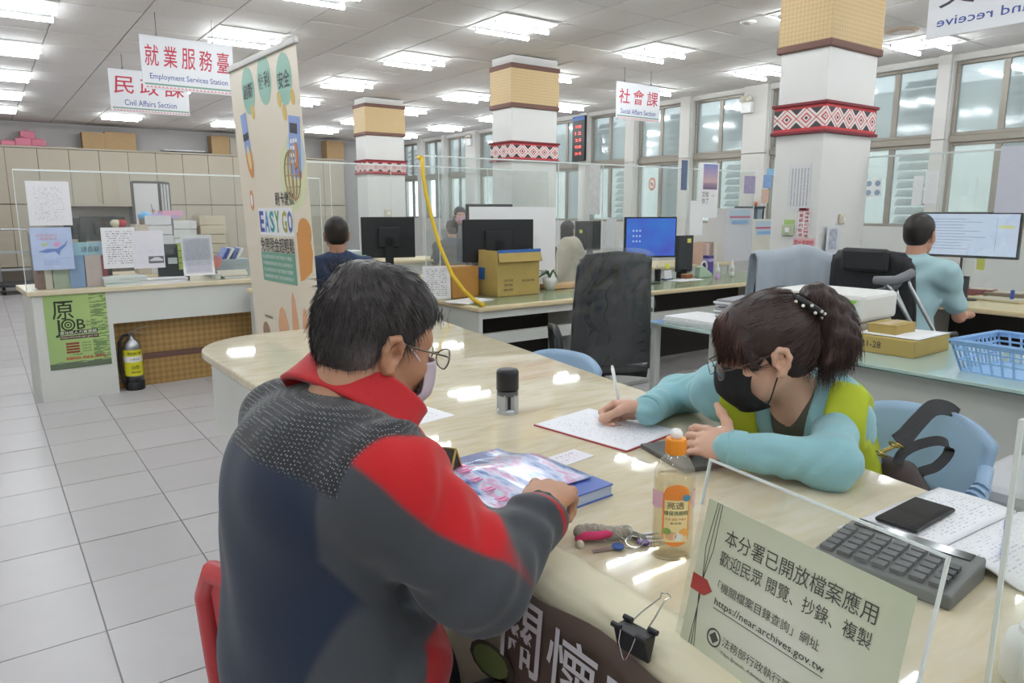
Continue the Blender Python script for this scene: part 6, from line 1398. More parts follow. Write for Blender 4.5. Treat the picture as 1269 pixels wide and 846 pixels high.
# second, third rows (mostly hidden)
for (x, y, w_, lb_) in ((3.3, 5.75, 4.3, 'desk behind the acrylic screen with the papers and binders'), (1.75, 5.45, 1.35, 'desk in front of the man in navy'), (5.9, 7.75, 2.2, 'desk by the windows where a woman sits'), (3.2, 8.4, 1.9, 'far desk in front of the third column')):
    t = thing('office_desk', lb_, 'desk', (x, y, 0)); MB().bb((0, 0, .715), (w_, .72, ZD)).build('desk_top', M_EDGE, t, bev=.008)
    for xx in (.02, w_ - .05): MB().bb((xx, .02, 0), (xx + .03, .70, .715)).build('side_panel', M_LAM, t)
    MB().bb((.05, .05, .1), (w_ - .05, .07, .715)).build('modesty_panel', M_LAM, t)
partition('long clear acrylic screen with bright top edge across the middle desks', 2.66, 6.56, 4.745, ZD + .004, 1.77, vert=(2.78, 3.92, 4.42))
partition('clear acrylic screen further back in front of second column', 2.25, 5.1, 6.35, ZD + .0, 1.80, vert=(2.6, 3.2, 4.3))
MB_ = None
def PYz(x, y, Y): return PY(x, y, Y)
# yellow hose hanging over the screen
yh = thing('yellow_hose', 'yellow flexible hose hung over the acrylic screen beside cartons', 'hose', (0, 0, 0))
pts = [PY(523, 196, 4.72), PY(524, 215, 4.70), PY(528, 240, 4.68), PY(535, 270, 4.64), PY(545, 305, 4.55), PY(560, 340, 4.38), PY(575, 360, 4.25), PZ(588, 372, ZD + .02), PZ(599, 378, ZD + .02)]
yb0 = pts[-1].copy(); yh.location = yb0
MB().tube([q - yb0 for q in pts], .014, 10).build('hose_tube', mat('hose_yellow', 'd9b52a', .5), yh, smooth=True); MB().cyl(pts[0] - yb0 + V(0, 0, -.0), pts[0] - yb0 + V(0, .05, .01), .016, n=10).build('hose_hook', MATS['hose_yellow'], yh)
# open carton and boxes on desk A
def desk_pt(x, y, z=None):
    p = PZ(x, y, (ZD + .004) if z is None else z)
    if p.y > 4.55: p = PY(x, y, 4.5); p.z = ZD + .004
    return p
M_KRAFT = mat('kraft_carton', 'b0985a', .8, var=.05, vscale=10); M_KRAFT2 = mat('kraft_orange', 'ac7c3e', .8, var=.05, vscale=10)
f0 = desk_pt(616, 369); f1 = desk_pt(667, 364)
cw_, cd_, chh = .40, .24, .34; cx0 = thing('open_carton', 'large open kraft carton with blue tape on its flap', 'box', (f0.x + .02, f0.y + .02, ZD + .004), .04)
MB().bb((0, 0, 0), (cw_, cd_, .006)).build('base', M_KRAFT, cx0)
for lo_, hi_ in (((0, 0, 0), (cw_, .006, chh)), ((0, cd_ - .006, 0), (cw_, cd_, chh)), ((0, .006, 0), (.006, cd_ - .006, chh)), ((cw_ - .006, .006, 0), (cw_, cd_ - .006, chh))): MB().bb(lo_, hi_).build('side_wall', M_KRAFT, cx0)
MB().add([(-.0, 0, chh), (cw_, 0, chh), (cw_ + .005, -.03, chh - .085), (-.005, -.03, chh - .085), (0, -.005, chh + .003), (cw_, -.005, chh + .003), (cw_ + .005, -.035, chh - .082), (-.005, -.035, chh - .082)], [(0, 1, 2, 3), (7, 6, 5, 4), (0, 4, 5, 1), (2, 6, 7, 3), (0, 3, 7, 4), (1, 5, 6, 2)]).build('front_flap', M_KRAFT, cx0)
MB().bb((-.004, -.012, chh - .035), (cw_ + .004, -.006, chh + .006)).build('blue_tape', mat('tape_blue', '3a6ab0', .4), cx0); MB().bb((-.002, .16, .12), (-.0005, .24, .21)).build('blue_label', MATS['tape_blue'], cx0)
for k_, (x, z_, w_) in enumerate(((.05, .12, .09), (.05, .085, .08), (.05, .05, .09), (.24, .11, .12))): o = text('型號 規格' if k_ < 3 else 'SP-1040 MB', MTD, cx0, (x + .05, -.0015, z_), w=w_, h=.018); o.rotation_euler = (math.pi / 2, 0, 0)
c_ = desk_pt(577, 363); carton('brown box with orange side left of the open carton', V(c_.x + .01, c_.y + .13, ZD + .004), .24, .22, .22, .05, M_KRAFT2)
c_ = desk_pt(545, 364); sheet('calendar_sheet', 'white printed calendar sheet standing left of the cartons', 'calendar', -.35, V(c_.x, c_.y + .04, ZD + .125), .20, .24, prB, lean=-.1)
c_ = desk_pt(600, 374); stack('loose white papers under the open carton', V(c_.x - .06, c_.y + .1, 0), .30, .20, 3, .3, ZD + .004, th=.002)
c_ = PY(617, 298, 4.62); monitor('black monitor behind the open carton', c_, SZ(90, c_), SZ(52, c_), math.pi - .35, M_SCR0, ZD + .004)
bo = thing('white_board', 'plain white foam board standing behind the black monitor', 'board', PY(650, 330, 4.715)); bo.location.z = ZD + .004; MB().bb((-.52, 0, 0), (.32, .012, .66)).build('board', M_PAPER, bo)
c_ = PY(606, 268, 6.1); monitor('grey monitor seen above the white foam board', c_, SZ(60, c_), SZ(30, c_), math.pi - .3, M_SCRG, ZD)
c_ = PY(481, 294, 5.7); monitor('dark grey monitor left of the yellow hose', c_, SZ(66, c_), SZ(50, c_), math.pi - .3, M_SCRG, ZD)
# pot plant, mug, wooden board at right of carton
pl = thing('potted_plant', 'white flowered pot with a small green plant beside the carton', 'plant', desk_pt(686, 352) + V(0, .05, 0)); MB().lathe([(.04, 0), (.055, .07), (.06, .10)], 18).build('pot', M_WHITE, pl, smooth=True)
for k_ in range(14):
    a = random.uniform(0, 6.28); MB().ribbon([(0, 0, .09), (.03 * math.cos(a), .03 * math.sin(a), .13 + random.uniform(0, .03)), (-.03 + .09 * math.cos(a), .09 * math.sin(a), .12 + random.uniform(-.03, .05))], .014, .002, (-math.sin(a), math.cos(a), 0)).build('leaf', mat('leaf_green', '4a6a4a', .6), pl)
c_ = desk_pt(715, 353); o = MB().box((0, 0, .02), (.42, .16, .035), None).build('wooden_board', mat('pale_wood', 'c9a67c', .6), bev=.006); o.location = (c_.x - .03, c_.y + .12, ZD + .004); o.rotation_euler = (0, 0, .05); tag(o, 'pale wooden board lying on the desk by the plastic-wrapped chair', 'board')
cl = thing('draped_coat', 'cream coat draped on a chair beyond the second column', 'coat', V(*PY(706, 340, 5.2))); cl.location.z = 0
vs_, qs_ = sdf([EL((0, 0, .80), (.15, .12, .34)), EL((.0, 0, 1.02), (.12, .1, .12)), RC((.12, -.06, .95), (.17, -.08, .75), .04, .03)], .012, .05, lambda X, Y, Z: .008 * np.sin(X * 50 + 2 * np.sin(Z * 12))); nobj('coat_cloth', vs_, qs_, mat('coat_cream', 'cabf ab'.replace(' ', ''), .85), cl); MB().cyl((0, 0, 0), (0, 0, .5), .03, n=8).build('chair_post', M_DK, cl)
# blue-lit monitor and desk-B things
def screen_mat(name, c1, c2, st):
    m, nt, b = newmat(name); b.inputs['Roughness'].default_value = .2; b.inputs['Base Color'].default_value = (.01, .01, .02, 1)
    tc = N(nt, 'ShaderNodeTexCoord'); no = N(nt, 'ShaderNodeTexNoise'); no.inputs['Scale'].default_value = 2.0; L(nt, tc.outputs['Generated'], no.inputs['Vector'])
    L(nt, mixc(nt, no.outputs[0], srgb(c1), srgb(c2)), b.inputs['Emission Color']); b.inputs['Emission Strength'].default_value = st; return m
c_ = PY(806, 294, 4.45); mo = monitor('monitor with a bright blue desktop on the middle desk', c_, SZ(68, c_), SZ(50, c_), -.42, screen_mat('desktop_blue', '1f86d8', '5036b0', .42), ZD + .004)
for r_ in range(3):
    for q_ in range(3): MB().bb((-.17 + .03 * q_, -.0155, c_.z - ZD - .004 + .05 - .045 * r_), (-.155 + .03 * q_, -.0140, c_.z - ZD - .004 + .065 - .045 * r_)).build('desktop_icon', screen_mat('icon_glow', '9cc4ec', 'b0d0f0', .4) if 'ic_' not in MATS else MATS['ic_'], mo)
c_ = PY(850, 282, 4.62); t = thing('dark_monitor_back', 'dark monitor back with yellow note right of blue desktop', 'monitor', V(c_.x, 4.62, ZD + .004)); MB().bb((-.09, 0, .06), (.12, .04, .40)).build('housing', M_DK, t, bev=.008); MB().bb((-.04, .0, 0), (.04, .06, .08)).build('foot', M_BLACK, t); MB().bb((.03, -.003, .33), (.08, 0, .37)).build('sticky_note', mat('sticky_yel', 'd9d46a', .7), t)
gl = thing('pink_gloves', 'pink rubber gloves hanging at the desk edge by the blue monitor', 'gloves', desk_pt(800, 345) + V(0, .06, 0))
for k_, (dx, dy, a) in enumerate(((0, 0, .2), (.02, .05, -.2))):
    gp = [RC((dx, dy, .14), (dx + .02, dy, .05), .028, .03)] + [RC((dx + .02, dy, .06), (dx + .06 + .01 * q, dy - .03 + .02 * q, .012 + .012 * q), .012, .008) for q in range(4)]; vs_, qs_ = sdf(gp, .006, .012); nobj('glove', vs_, qs_, mat('glove_pink', 'e086b4', .5), gl)
cu = thing('black_cup', 'small black pen cup on the middle desk', 'cup', desk_pt(819, 344) + V(0, .04, 0)); MB().lathe([(.028, 0), (.03, .11), (.026, .11), (.025, .01)], 18).build('cup', M_BLACK, cu); MB().cyl((0, .01, .02), (.01, .02, .15), .004, n=6).build('pencil', M_STEEL, cu)
memo = thing('memo_stand', 'white memo card with a yellow sticky note on top', 'memo', desk_pt(836, 341) + V(0, .08, 0), .1); MB().box((0, 0, .045), (.11, .006, .09), (-.15, 0, 0)).build('card', M_PAPER, memo); MB().box((.0, .01, .125), (.07, .004, .05), (-.15, 0, .1)).build('sticky_note', mat('sticky_yellow', 'd8d860', .7), memo); MB().bb((-.06, -.02, 0), (.06, .03, .012)).build('base', mat('memo_blue', '4a5a8a', .5), memo)
sh_ = stack('white sheets under the memo stand', desk_pt(850, 347), .34, .16, 2, .05, ZD + .004, th=.002)
bn_ = thing('small_box', 'small brown box on the middle desk near the tape dispenser', 'box', desk_pt(856, 341) + V(0, .05, 0), .1); MB().bb((-.05, -.03, 0), (.06, .03, .04)).build('body', mat('box_brown', '8a5a3a', .7), bn_, bev=.003); MB().bb((-.05, -.03, .04), (.06, .03, .046)).build('lid', mat('box_tan', 'b08a5a', .7), bn_)
td = thing('tape_dispenser', 'pale green tape dispenser with a roll of tape', 'tape dispenser', desk_pt(878, 341) + V(0, .06, 0), .05)
MB().add([(-.10, -.03, 0), (.10, -.03, 0), (.10, .03, 0), (-.10, .03, 0), (-.09, -.03, .10), (-.05, -.03, .115), (.10, -.03, .03), (-.09, .03, .10), (-.05, .03, .115), (.10, .03, .03)], [(3, 2, 1, 0), (0, 1, 6, 5, 4), (2, 3, 7, 8, 9), (4, 5, 8, 7), (5, 6, 9, 8), (1, 2, 9, 6), (3, 0, 4, 7)]).build('body', mat('dispenser_green', 'b5ccb4', .4), td, bev=.005)
MB().tube([(.0 + .045 * math.cos(a), 0, .105 + .045 * math.sin(a)) for a in [k * math.pi / 10 for k in range(20)]], .010, 8, closed=True).build('tape_roll', mat('tape_clear', 'd4d2c8', .2), td, smooth=True)
for k_, (x, y, lb_, c__) in enumerate(((893, 346, 'slim glue bottle with a lilac base', 'c8a8d8'), (911, 343, 'white glue bottle with a nozzle', 'e4e2e0'))):
    t = thing('glue_bottle', lb_, 'bottle', desk_pt(x, y) + V(0, .04, 0)); MB().lathe([(.020, 0), (.022, .01), (.022, .05)], 16).build('lower', mat('glue_' + c__, c__, .4), t, smooth=True); MB().lathe([(.022, .05), (.021, .10), (.012, .115), (.010, .14), (.006, .155)], 16).build('upper', M_WHITE, t, smooth=True)
pb_ = thing('purple_box', 'upright purple carton standing on the middle desk', 'box', PY(881, 322, 4.6), 0); pb_.location.z = ZD + .004; MB().bb((-.035, 0, 0), (.045, .07, .20)).build('body', mat('box_purple', '5a4a90', .5), pb_, bev=.003); MB().bb((-.0355, -.001, .14), (.0455, .071, .17)).build('stripe', mat('box_lilac', 'b8a8d8', .5), pb_)
# posters and sheets on the acrylic screen
Yp = 4.725
c_ = PY(878, 236, Yp); t = thing('handover_poster', 'white poster with purple sunset photo and large black characters', 'poster', c_, Euler((math.pi / 2, 0, 0)).to_matrix()); w_, h_ = SZ(37, c_), SZ(66, c_)
MB().box((0, 0, 0), (w_, h_, .0015)).build('poster_sheet', M_PAPER, t)
sm_, snt, sb = newmat('sunset_photo'); tcs = N(snt, 'ShaderNodeTexCoord'); sps = N(snt, 'ShaderNodeSeparateXYZ'); L(snt, tcs.outputs['Generated'], sps.inputs[0]); crs = N(snt, 'ShaderNodeValToRGB'); L(snt, sps.outputs[1], crs.inputs[0]); e = crs.color_ramp.elements; e[0].color = (*srgb('6a5a78'), 1); e[1].color = (*srgb('7a80b8'), 1); k = e.new(.22); k.color = (*srgb('9a8496'), 1); k = e.new(.3); k.color = (*srgb('c8a8a8'), 1); L(snt, crs.outputs[0], sb.inputs['Base Color'])
MB().box((.02, h_ * .25, .0015), (w_ * .72, h_ * .46, .0012)).build('photo', sm_, t); text('交給', mat('ink_black', '2a2a2e', .6), t, (-.045, -.035, .001), w=.10, h=.055); text('你了', MATS['ink_black'], t, (-.045, -.10, .001), w=.10, h=.055); text('便民服務', MATS['ink_black'], t, (.07, -.05, .001), w=.04, h=.012)
c_ = PY(863, 270, Yp); sheet('blank_sheet', 'blank white sheet taped below the poster with large characters', 'paper', 0, c_, SZ(24, c_), SZ(42, c_), M_PAPER)
c_ = PY(848, 217, Yp + .01); sheet('dark_blue_card', 'narrow dark blue card beside the sunset poster', 'card', 0, c_, SZ(11, c_), SZ(36, c_), mat('card_navy', '5a6a86', .6))
for (x, y, w_, h_, col, lb_) in ((929, 229, 22, 21, '9a90ac', 'purple postcard on the screen right of the poster'), (951, 225, 17, 16, '7f9cc4', 'blue sky postcard right of the purple one'), (948, 243, 15, 17, 'c8a898', 'orange and white leaflet below the blue postcard'), (955, 213, 16, 8, '8ab4d4', 'pale blue strip card above the postcards'), (737, 235, 18, 60, 'c6c4c4', 'tall pale sheet hanging on the acrylic screen')):
    c_ = PY(x, y, Yp); sheet('postcard', lb_, 'card', 0, c_, SZ(w_, c_), SZ(h_, c_), mat('card_' + col, col, .6, var=.1, vscale=20))
# binders, printer, things on the desk behind the screen
for (x0, x1, yt, lb_, c__) in ((898, 931, 258, 'white box file with blue label behind the screen', 'd0cdd2'), (931, 962, 272, 'yellow-edged white box file with blue label', 'd8d4c8')):
    a, b_ = PY(x0, 308, 5.8), PY(x1, 308, 5.8); tp_ = PY(x0, yt, 5.8).z; t = thing('box_file', lb_, 'file box', (a.x, 5.8, ZD)); W_ = b_.x - a.x; HH = tp_ - ZD
    MB().bb((0, 0, 0), (W_, .28, HH)).build('file_body', mat('file_' + c__, c__, .6), t, bev=.004); MB().bb((W_ * .12, -.003, HH - .20), (W_ * .88, 0, HH - .02)).build('label', mat('file_label', 'b8cad8', .6), t); MB().bb((W_ * .12, -.005, HH - .12), (W_ * .88, -.002, HH - .095)).build('label_stripe', mat('file_stripe', 'c86a80', .6), t); MB().bb((W_ * .2, -.005, HH - .19), (W_ * .8, -.002, HH - .15)).build('label_panel', mat('file_blue', '8ab0d8', .6), t)
t = thing('shelf_unit', 'small grey shelf with orange ornaments above the box files', 'shelf', PY(940, 268, 5.95)); t.location.z = ZD; zz = PY(940, 258, 5.95).z - ZD; MB().bb((-.22, 0, zz), (.14, .22, zz + .025)).build('shelf_board', M_DK, t); MB().bb((.0, .02, zz - .16), (.14, .2, zz)).build('shelf_box', mat('shelf_grey', '8a929c', .5), t); MB().bb((.11, .02, 0), (.14, .2, zz)).build('shelf_leg', M_DK, t); MB().bb((-.22, .02, 0), (-.19, .2, zz)).build('shelf_leg', M_DK, t)
for dx in (.03, .07): MB().ell((dx, .1, zz + .06), (.02, .02, .035), 10, 8).build('ornament', mat('orn_orange', 'd07a58', .5), t, smooth=True)
t = thing('book_holder', 'upright books with pink and orange covers left of the box files', 'books', PY(880, 306, 5.7)); t.location.z = ZD
for k_, c__ in enumerate(('c8a08a', 'd8b8b0', '9a7a6a', 'e0d4c4')): MB().bb((-.14 + .07 * k_, 0, 0), (-.075 + .07 * k_, .2, .26 - .01 * (k_ % 2))).build('book', mat('bkx_' + c__, c__, .6), t)
sp2 = thing('pump_bottle', 'clear pump bottle beside the dark monitor', 'bottle', PY(853, 322, 4.68)); sp2.location.z = ZD + .004; MB().lathe([(.03, 0), (.032, .09), (.014, .12), (.012, .14)], 16).build('bottle_body', mat('pump_clear', 'c8ccd0', .2), sp2, smooth=True); MB().tube([(0, 0, .14), (0, 0, .165), (-.04, 0, .165)], .006, 6).build('pump_head', M_WHITE, sp2)
c_ = PY(728, 292, 5.85); monitor('dark monitor with a hanging receipt behind the screen', c_, SZ(40, c_), SZ(36, c_), math.pi, M_SCR0, ZD, sticky=((.28, .1, .04, .035, 'd8d860'),)); c_ = PY(757, 287, 5.815); sheet('receipt_sheet', 'curled white receipt hanging from the dark monitor', 'paper', .2, c_, SZ(20, c_), SZ(34, c_), M_PAPER, roll=-.1); c_ = PY(772, 292, 5.815); c_.z = ZD + SZ(19, c_); sheet('narrow_sheet', 'narrow white sheet right of the curled receipt', 'paper', 0, c_, SZ(9, c_), SZ(38, c_), M_PAPER)
c_ = PY(758, 303, 5.80); c_.z = ZD + .048; sheet('name_card', 'pale blue name card below the curled receipt', 'card', 0, c_, SZ(22, c_), SZ(9, c_), mat('card_sky', '9cc4e0', .6), lean=-.2)
c_ = PY(536, 312, 4.9); sheet('name_card', 'pale blue name card left of the calendar sheet', 'card', 0, V(2.76, 4.60, ZD + .05), .17, .09, MATS['card_sky'], lean=-.2)
# ================================================================== plastic-wrapped black chair, blue chairs
def office_chair(label, x, y, rz, ztop, wrap=False, w=.46, drape=None, arms=True, zs=.46):
    t = thing('office_chair', label, 'chair', (x, y, 0), rz)     # local -y: sitter's front; back at +y
    MB().grid(lambda u, v: (-w / 2 + w * u, -.24 + .46 * v, zs + .02 * math.sin(math.pi * u)), 8, 8).build('seat', M_BLACK, t, smooth=True, solid=.06)
    def bf_(u, v): e = abs(u - .5) * 2; return ((-w / 2 + w * u) * (1 - .12 * v * v), .24 + .05 * v + .05 * e * e * -1, zs + .06 + (ztop - zs - .06) * v - .03 * e ** 4 * (v > .9))
    MB().grid(bf_, 12, 14).build('backrest', mat('chair_mesh', '26272a', .6), t, smooth=True, solid=.035)
    fr = MB().tube([V(*bf_(0, 0)), V(*bf_(0, .5)), V(*bf_(.0, .93)), V(*bf_(.08, 1)), V(*bf_(.5, 1)), V(*bf_(.92, 1)), V(*bf_(1, .93)), V(*bf_(1, .5)), V(*bf_(1, 0))], .018, 8); fr.build('back_frame', M_BLACK, t, smooth=True)
    MB().cyl((0, 0, .10), (0, 0, zs - .02), .028, n=12).build('gas_lift', M_DK, t)
    for k_ in range(5):
        a = k_ * 2 * math.pi / 5; MB().tube([(0, 0, .12), (.15 * math.cos(a), .15 * math.sin(a), .10), (.29 * math.cos(a), .29 * math.sin(a), .075)], [.03, .025, .018], 8).build('base_arm', M_BLACK, t, smooth=True); MB().cyl((.29 * math.cos(a) - .02, .29 * math.sin(a), .03), (.29 * math.cos(a) + .02, .29 * math.sin(a), .03), .03, n=10).build('castor', M_BLACK, t)
    if arms:
        for s_ in (-1, 1): MB().tube([(s_ * (w / 2 - .03), .12, zs), (s_ * (w / 2 + .05), .12, zs + .02), (s_ * (w / 2 + .06), .10, zs + .19), (s_ * (w / 2 + .06), -.02, zs + .235), (s_ * (w / 2 + .06), -.16, zs + .225), (s_ * (w / 2 + .05), -.19, zs + .17), (s_ * (w / 2 + .05), -.10, zs + .05), (s_ * (w / 2 - .03), -.06, zs)], .022, 8).build('armrest', M_BLACK, t, smooth=True)
    if wrap:
        def wf(u, v):
            x_, y_, z_ = bf_(u, v); return (x_ * 1.10 + .012 * math.sin(v * 31), y_, z_ + .015)
        for s_, nm in ((.035, 'plastic_wrap'), (-.035, 'plastic_wrap')):
            MB().grid(lambda u, v: V(*wf(u, v * 1.0)) + V(0, s_ + .005 * math.sin(u * 21 + v * 5 + 2 * math.sin(v * 8)) + .002 * math.sin(v * 40 + u * 9), .02 * v + (-.06 * (1 - v))), 24, 30).build(nm, clear('plastic_film', (.95, .955, .96), .085, .04, (.75, .77, .8), .07), t, smooth=True)
    return t
cpt_ = PD(752, 390, 4.1); office_chair('black office chair wrapped in clear plastic film', cpt_.x + .15, cpt_.y + .20, math.radians(152), 1.15, True, .44)
def blue_chair(label, p, rz, ztop=.80, arm=False):
    t = thing('plastic_chair', label, 'chair', (p.x, p.y, 0), rz); m_ = mat('blue_plastic', '93aecb', .4); zs = .42; w = .44      # local x: front is -x, back at +x
    MB().grid(lambda u, v: (-.24 + .44 * u, -.2 + .4 * v, zs - .015 * math.sin(math.pi * u) * math.sin(math.pi * v)), 8, 8).build('seat', m_, t, smooth=True, solid=.014)
    def bf_(u, v):
        e = (u - .5) * 2; return (.24 + .06 * v - .07 * e * e, e * (.215 - .0 * v), zs + .17 + (ztop - zs - .17) * v - .045 * abs(e) ** 3 * v)
    MB().grid(bf_, 16, 8).build('backrest', m_, t, smooth=True, solid=.026)
    for s_ in (0, 1):
        MB().tube([(.16, (-.17, .17)[s_], zs), (.19, (-.19, .19)[s_], zs + .1), V(*bf_(s_, .1))], .016, 8).build('back_post', m_, t, smooth=True)
        if arm:
            y_ = (-.24, .24)[s_]; path = [(.20, y_ * .9, zs + .30), (.14, y_, zs + .24), (.05, y_ * 1.02, zs + .22), (-.14, y_ * 1.02, zs + .21), (-.18, y_, zs + .15), (-.16, y_ * .9, zs)]
            MB().tube(path, .019, 8).build('armrest', m_, t, smooth=True)
            for k_ in range(6): MB().cyl((.16 - .02 * k_, y_ * (.97 + .008 * k_), zs + .262 - .008 * k_), (.152 - .02 * k_, y_ * (.97 + .008 * k_), zs + .258 - .008 * k_), .0225, n=10).build('grip_rib', m_, t)
        for x_ in (-.2, .17): MB().cyl((x_, (-.17, .17)[s_], zs), (x_ * 1.12, (-.2, .2)[s_], 0), .02, .014, n=8).build('leg', m_, t, smooth=True)
    return t
q = PD(704, 440, 3.1); blue_chair('empty pale blue plastic chair at the far side of the counter', V(q.x - .27, q.y - .03, 0), .13, .795)
q = PD(1128, 500, 2.12); wch = blue_chair('pale blue plastic armchair behind the woman with a bag on it', V(q.x - .24, q.y - .0, 0), -.12, .825, True)
# shoulder bag hanging on the armchair
bgp = PD(1104, 590, 1.95); hb = thing('shoulder_bag', 'dark shoulder bag with wide black strap hung on the blue armchair', 'bag', V(bgp.x, bgp.y, .55)); hbo = V(bgp.x, bgp.y, .55)
vs_, qs_ = sdf([EL((0, 0, .08), (.06, .11, .10)), EL((0, .02, .14), (.045, .10, .05))], .008, .03, lambda X, Y, Z: .004 * np.sin(Y * 60 + Z * 40)); nobj('bag_body', vs_, qs_, mat('bag_brown', '3d2f2e', .5), hb)
MB().ell((-.052, -.05, .10), (.014, .045, .045), 12, 8).build('tan_patch', mat('bag_tan', 'a8703e', .5), hb, smooth=True)
sp_ = [PD(x, y, d) - hbo for x, y, d in ((1190, 528, 2.05), (1186, 512, 2.08), (1172, 505, 2.05), (1155, 506, 1.98), (1138, 522, 1.93), (1122, 540, 1.90), (1112, 548, 1.89))]; MB().sribbon(sp_, .045, .004, (.2, .5, .9)).build('wide_strap', mat('strap_black', '232326', .6), hb)
sp_ = [PD(x, y, d) - hbo for x, y, d in ((1112, 575, 1.89), (1118, 562, 1.90), (1135, 552, 1.92), (1160, 546, 1.93), (1174, 550, 1.94), (1175, 562, 1.94), (1160, 578, 1.93), (1140, 586, 1.92), (1145, 600, 1.92))]; MB().sribbon(sp_, .026, .004, (.1, .5, .8)).build('thin_strap', MATS['strap_black'], hb)
for x, y in ((1110, 551), (1090, 562)):
    c_ = PD(x, y, 1.88) - hbo; MB().tube([c_ + Matrix.Rotation(.6, 3, 'Y') @ V(.016 * math.cos(a), .016 * math.sin(a), 0) for a in [k * math.pi / 8 for k in range(16)]], .003, 6, closed=True).build('gold_ring', mat('bag_gold', 'c0a860', .25, .9), hb)
MB().tube([PD(1092, 560, 1.88) - hbo, PD(1102, 556, 1.88) - hbo, PD(1112, 551, 1.88) - hbo], .005, 6).build('gold_clasp', MATS['bag_gold'], hb)
# ================================================================== right: glass counter, basket, boxes, crutches, man at the computer
gc = thing('glass_counter', 'white side counter with thick green glass top', 'counter', (2.98, -.4, 0))
MB().bb((0, 0, .735), (.80, 2.38, .75)).build('glass_top', mat('thick_glass', 'aec4bd', .08, coat=.4), gc, bev=.003); MB().bb((.002, .0, .731), (.80, 2.38, .735)).build('glass_edge_line', mat('glass_edge', '4f7068', .2), gc)
MB().bb((.10, .0, 0), (.78, 2.36, .731)).build('counter_body', M_LAM, gc); MB().bb((.094, 1.10, 0), (.10, 1.115, .731)).build('panel_joint', mat('joint_grey', 'a9aaa6', .6), gc)
gcp = lambda x, y: PZ(x, y, .7505)
# blue basket
b0_ = gcp(1150, 440); bs = thing('plastic_basket', 'sky blue plastic basket with slotted sides on the glass counter', 'basket', (3.30, 1.03, .7505), math.radians(-4))
M_BSK = mat('basket_blue', '93b9e2', .4)
bx0, by0, bx1, by1, bh = .16, .21, .19, .25, .125
MB().bb((-bx0, -by0, 0), (bx0, by0, .004)).build('floor_grid', M_BSK, bs)
def lerp(a, b, t): return a + (b - a) * t
for (ax_, s_) in ((0, -1), (0, 1), (1, -1), (1, 1)):
    w0, w1, o0, o1 = (by0, by1, bx0, bx1) if ax_ == 0 else (bx0, bx1, by0, by1)
    def wp(a, t): o_ = lerp(o0, o1, t) * s_; ww_ = lerp(w0, w1, t) * a; return (o_, ww_, bh * t) if ax_ == 0 else (ww_, o_, bh * t)
    n_ = 11
    for k_ in range(n_ + 1): a = -1 + 2 * k_ / n_; MB().tube([wp(a, 0), wp(a, 1)], .005, 4).build('side_rib', M_BSK, bs)
    for t_ in (.02, .38, .70): MB().tube([wp(-1, t_), wp(1, t_)], .005, 4).build('side_band', M_BSK, bs)
    na = V(1, 0, 0) if ax_ == 0 else V(0, 1, 0); MB().ribbon([wp(-1, .95), wp(1, .95)], .026, .006, (0, 0, 1)).build('rim', M_BSK, bs); MB().ribbon([V(*wp(-1.03, 1.0)), V(*wp(1.03, 1.0))], .022, .006, na).build('rim_lip', M_BSK, bs)
# flat carton with a white sheet on it, small boxes
q0, q1, q2_ = gcp(1083, 437), gcp(1050, 425), gcp(1146, 420)
fx = thing('flat_carton', 'flat kraft carton with white paper on top on glass counter', 'box', (q0.x + .16, q0.y - .02, .7505), .02)
MB().bb((-.16, -.15, 0), (.19, .12, .075)).build('box_body', M_KRAFT, fx, bev=.003); MB().grid(lambda u, v: (-.13 + .33 * u, -.15 + .26 * v, .079 + .008 * math.sin(u * 5) * v), 8, 6).build('white_sheet', M_PAPER, fx, smooth=True, solid=.002); o = text('81-28', MTD, fx, (-.1615, .04, .04), h=.03, w=.09); o.rotation_euler = (math.pi / 2, 0, -math.pi / 2)
c_ = PZ(1062, 414, .7505); carton('small kraft box behind the flat carton', V(3.40, 1.665, .7505), .20, .13, .12, .05, M_KRAFT); 
wbx = thing('white_gift_box', 'white carton printed with green leaves beside the ponytail', 'box', V(3.40, 2.0, .7505), .06)
MB().bb((-.10, -.22, 0), (.24, .20, .11)).build('lower_box', mat('box_cream', 'd6cfc0', .6), wbx, bev=.004); up_b = MB().bb((-.11, -.24, .115), (.25, .24, .245)).build('upper_box', mat('box_white', 'dcdad6', .6), wbx, bev=.02)
for (y_, z_, r_) in ((.15, .20, .9), (.02, .205, .5), (-.12, .18, .6)): MB().prism([(y_ - .06, z_ - .025), (y_ + .02, z_ - .02), (y_ + .06, z_ + .02), (y_ - .01, z_ + .018)], 0, .002).build('leaf_print', mat('leaf_lime', '8fce4a', .6), up_b).matrix_local = Matrix(((0, 0, -1, -.112), (-1, 0, 0, 0), (0, 1, 0, 0), (0, 0, 0, 1)))
# table with papers behind the woman's head
tb = thing('side_table', 'glass-topped side table stacked with papers behind the woman', 'table', (3.10, 2.08, 0))
MB().bb((0, 0, .735), (.62, .86, .75)).build('glass_top', MATS['thick_glass'], tb, bev=.003)
for x_ in (.03, .56):
    for y_ in (.04, .80): MB().bb((x_, y_, 0), (x_ + .04, y_ + .04, .735)).build('leg', M_LAM, tb)
MB().bb((.05, .05, .20), (.58, .82, .22)).build('lower_shelf', M_LAM, tb)
stack('spread of white forms at the near edge of the side table', V(3.30, 2.62, .7505), .30, .44, 5, .06, th=.008); 
t = thing('newspaper_stack', 'tall stack of folded newspapers on the side table', 'newspapers', (3.50, 2.50, .7505), .1)
for k_ in range(12): MB().box((random.uniform(-.012, .012), random.uniform(-.012, .012), .012 * k_ + .006), (.30, .30, .0105), random.uniform(-.06, .06)).build('newspaper', [M_PAPER, mat('newsprint', '9a9a9e', .7)][k_ % 2], t)
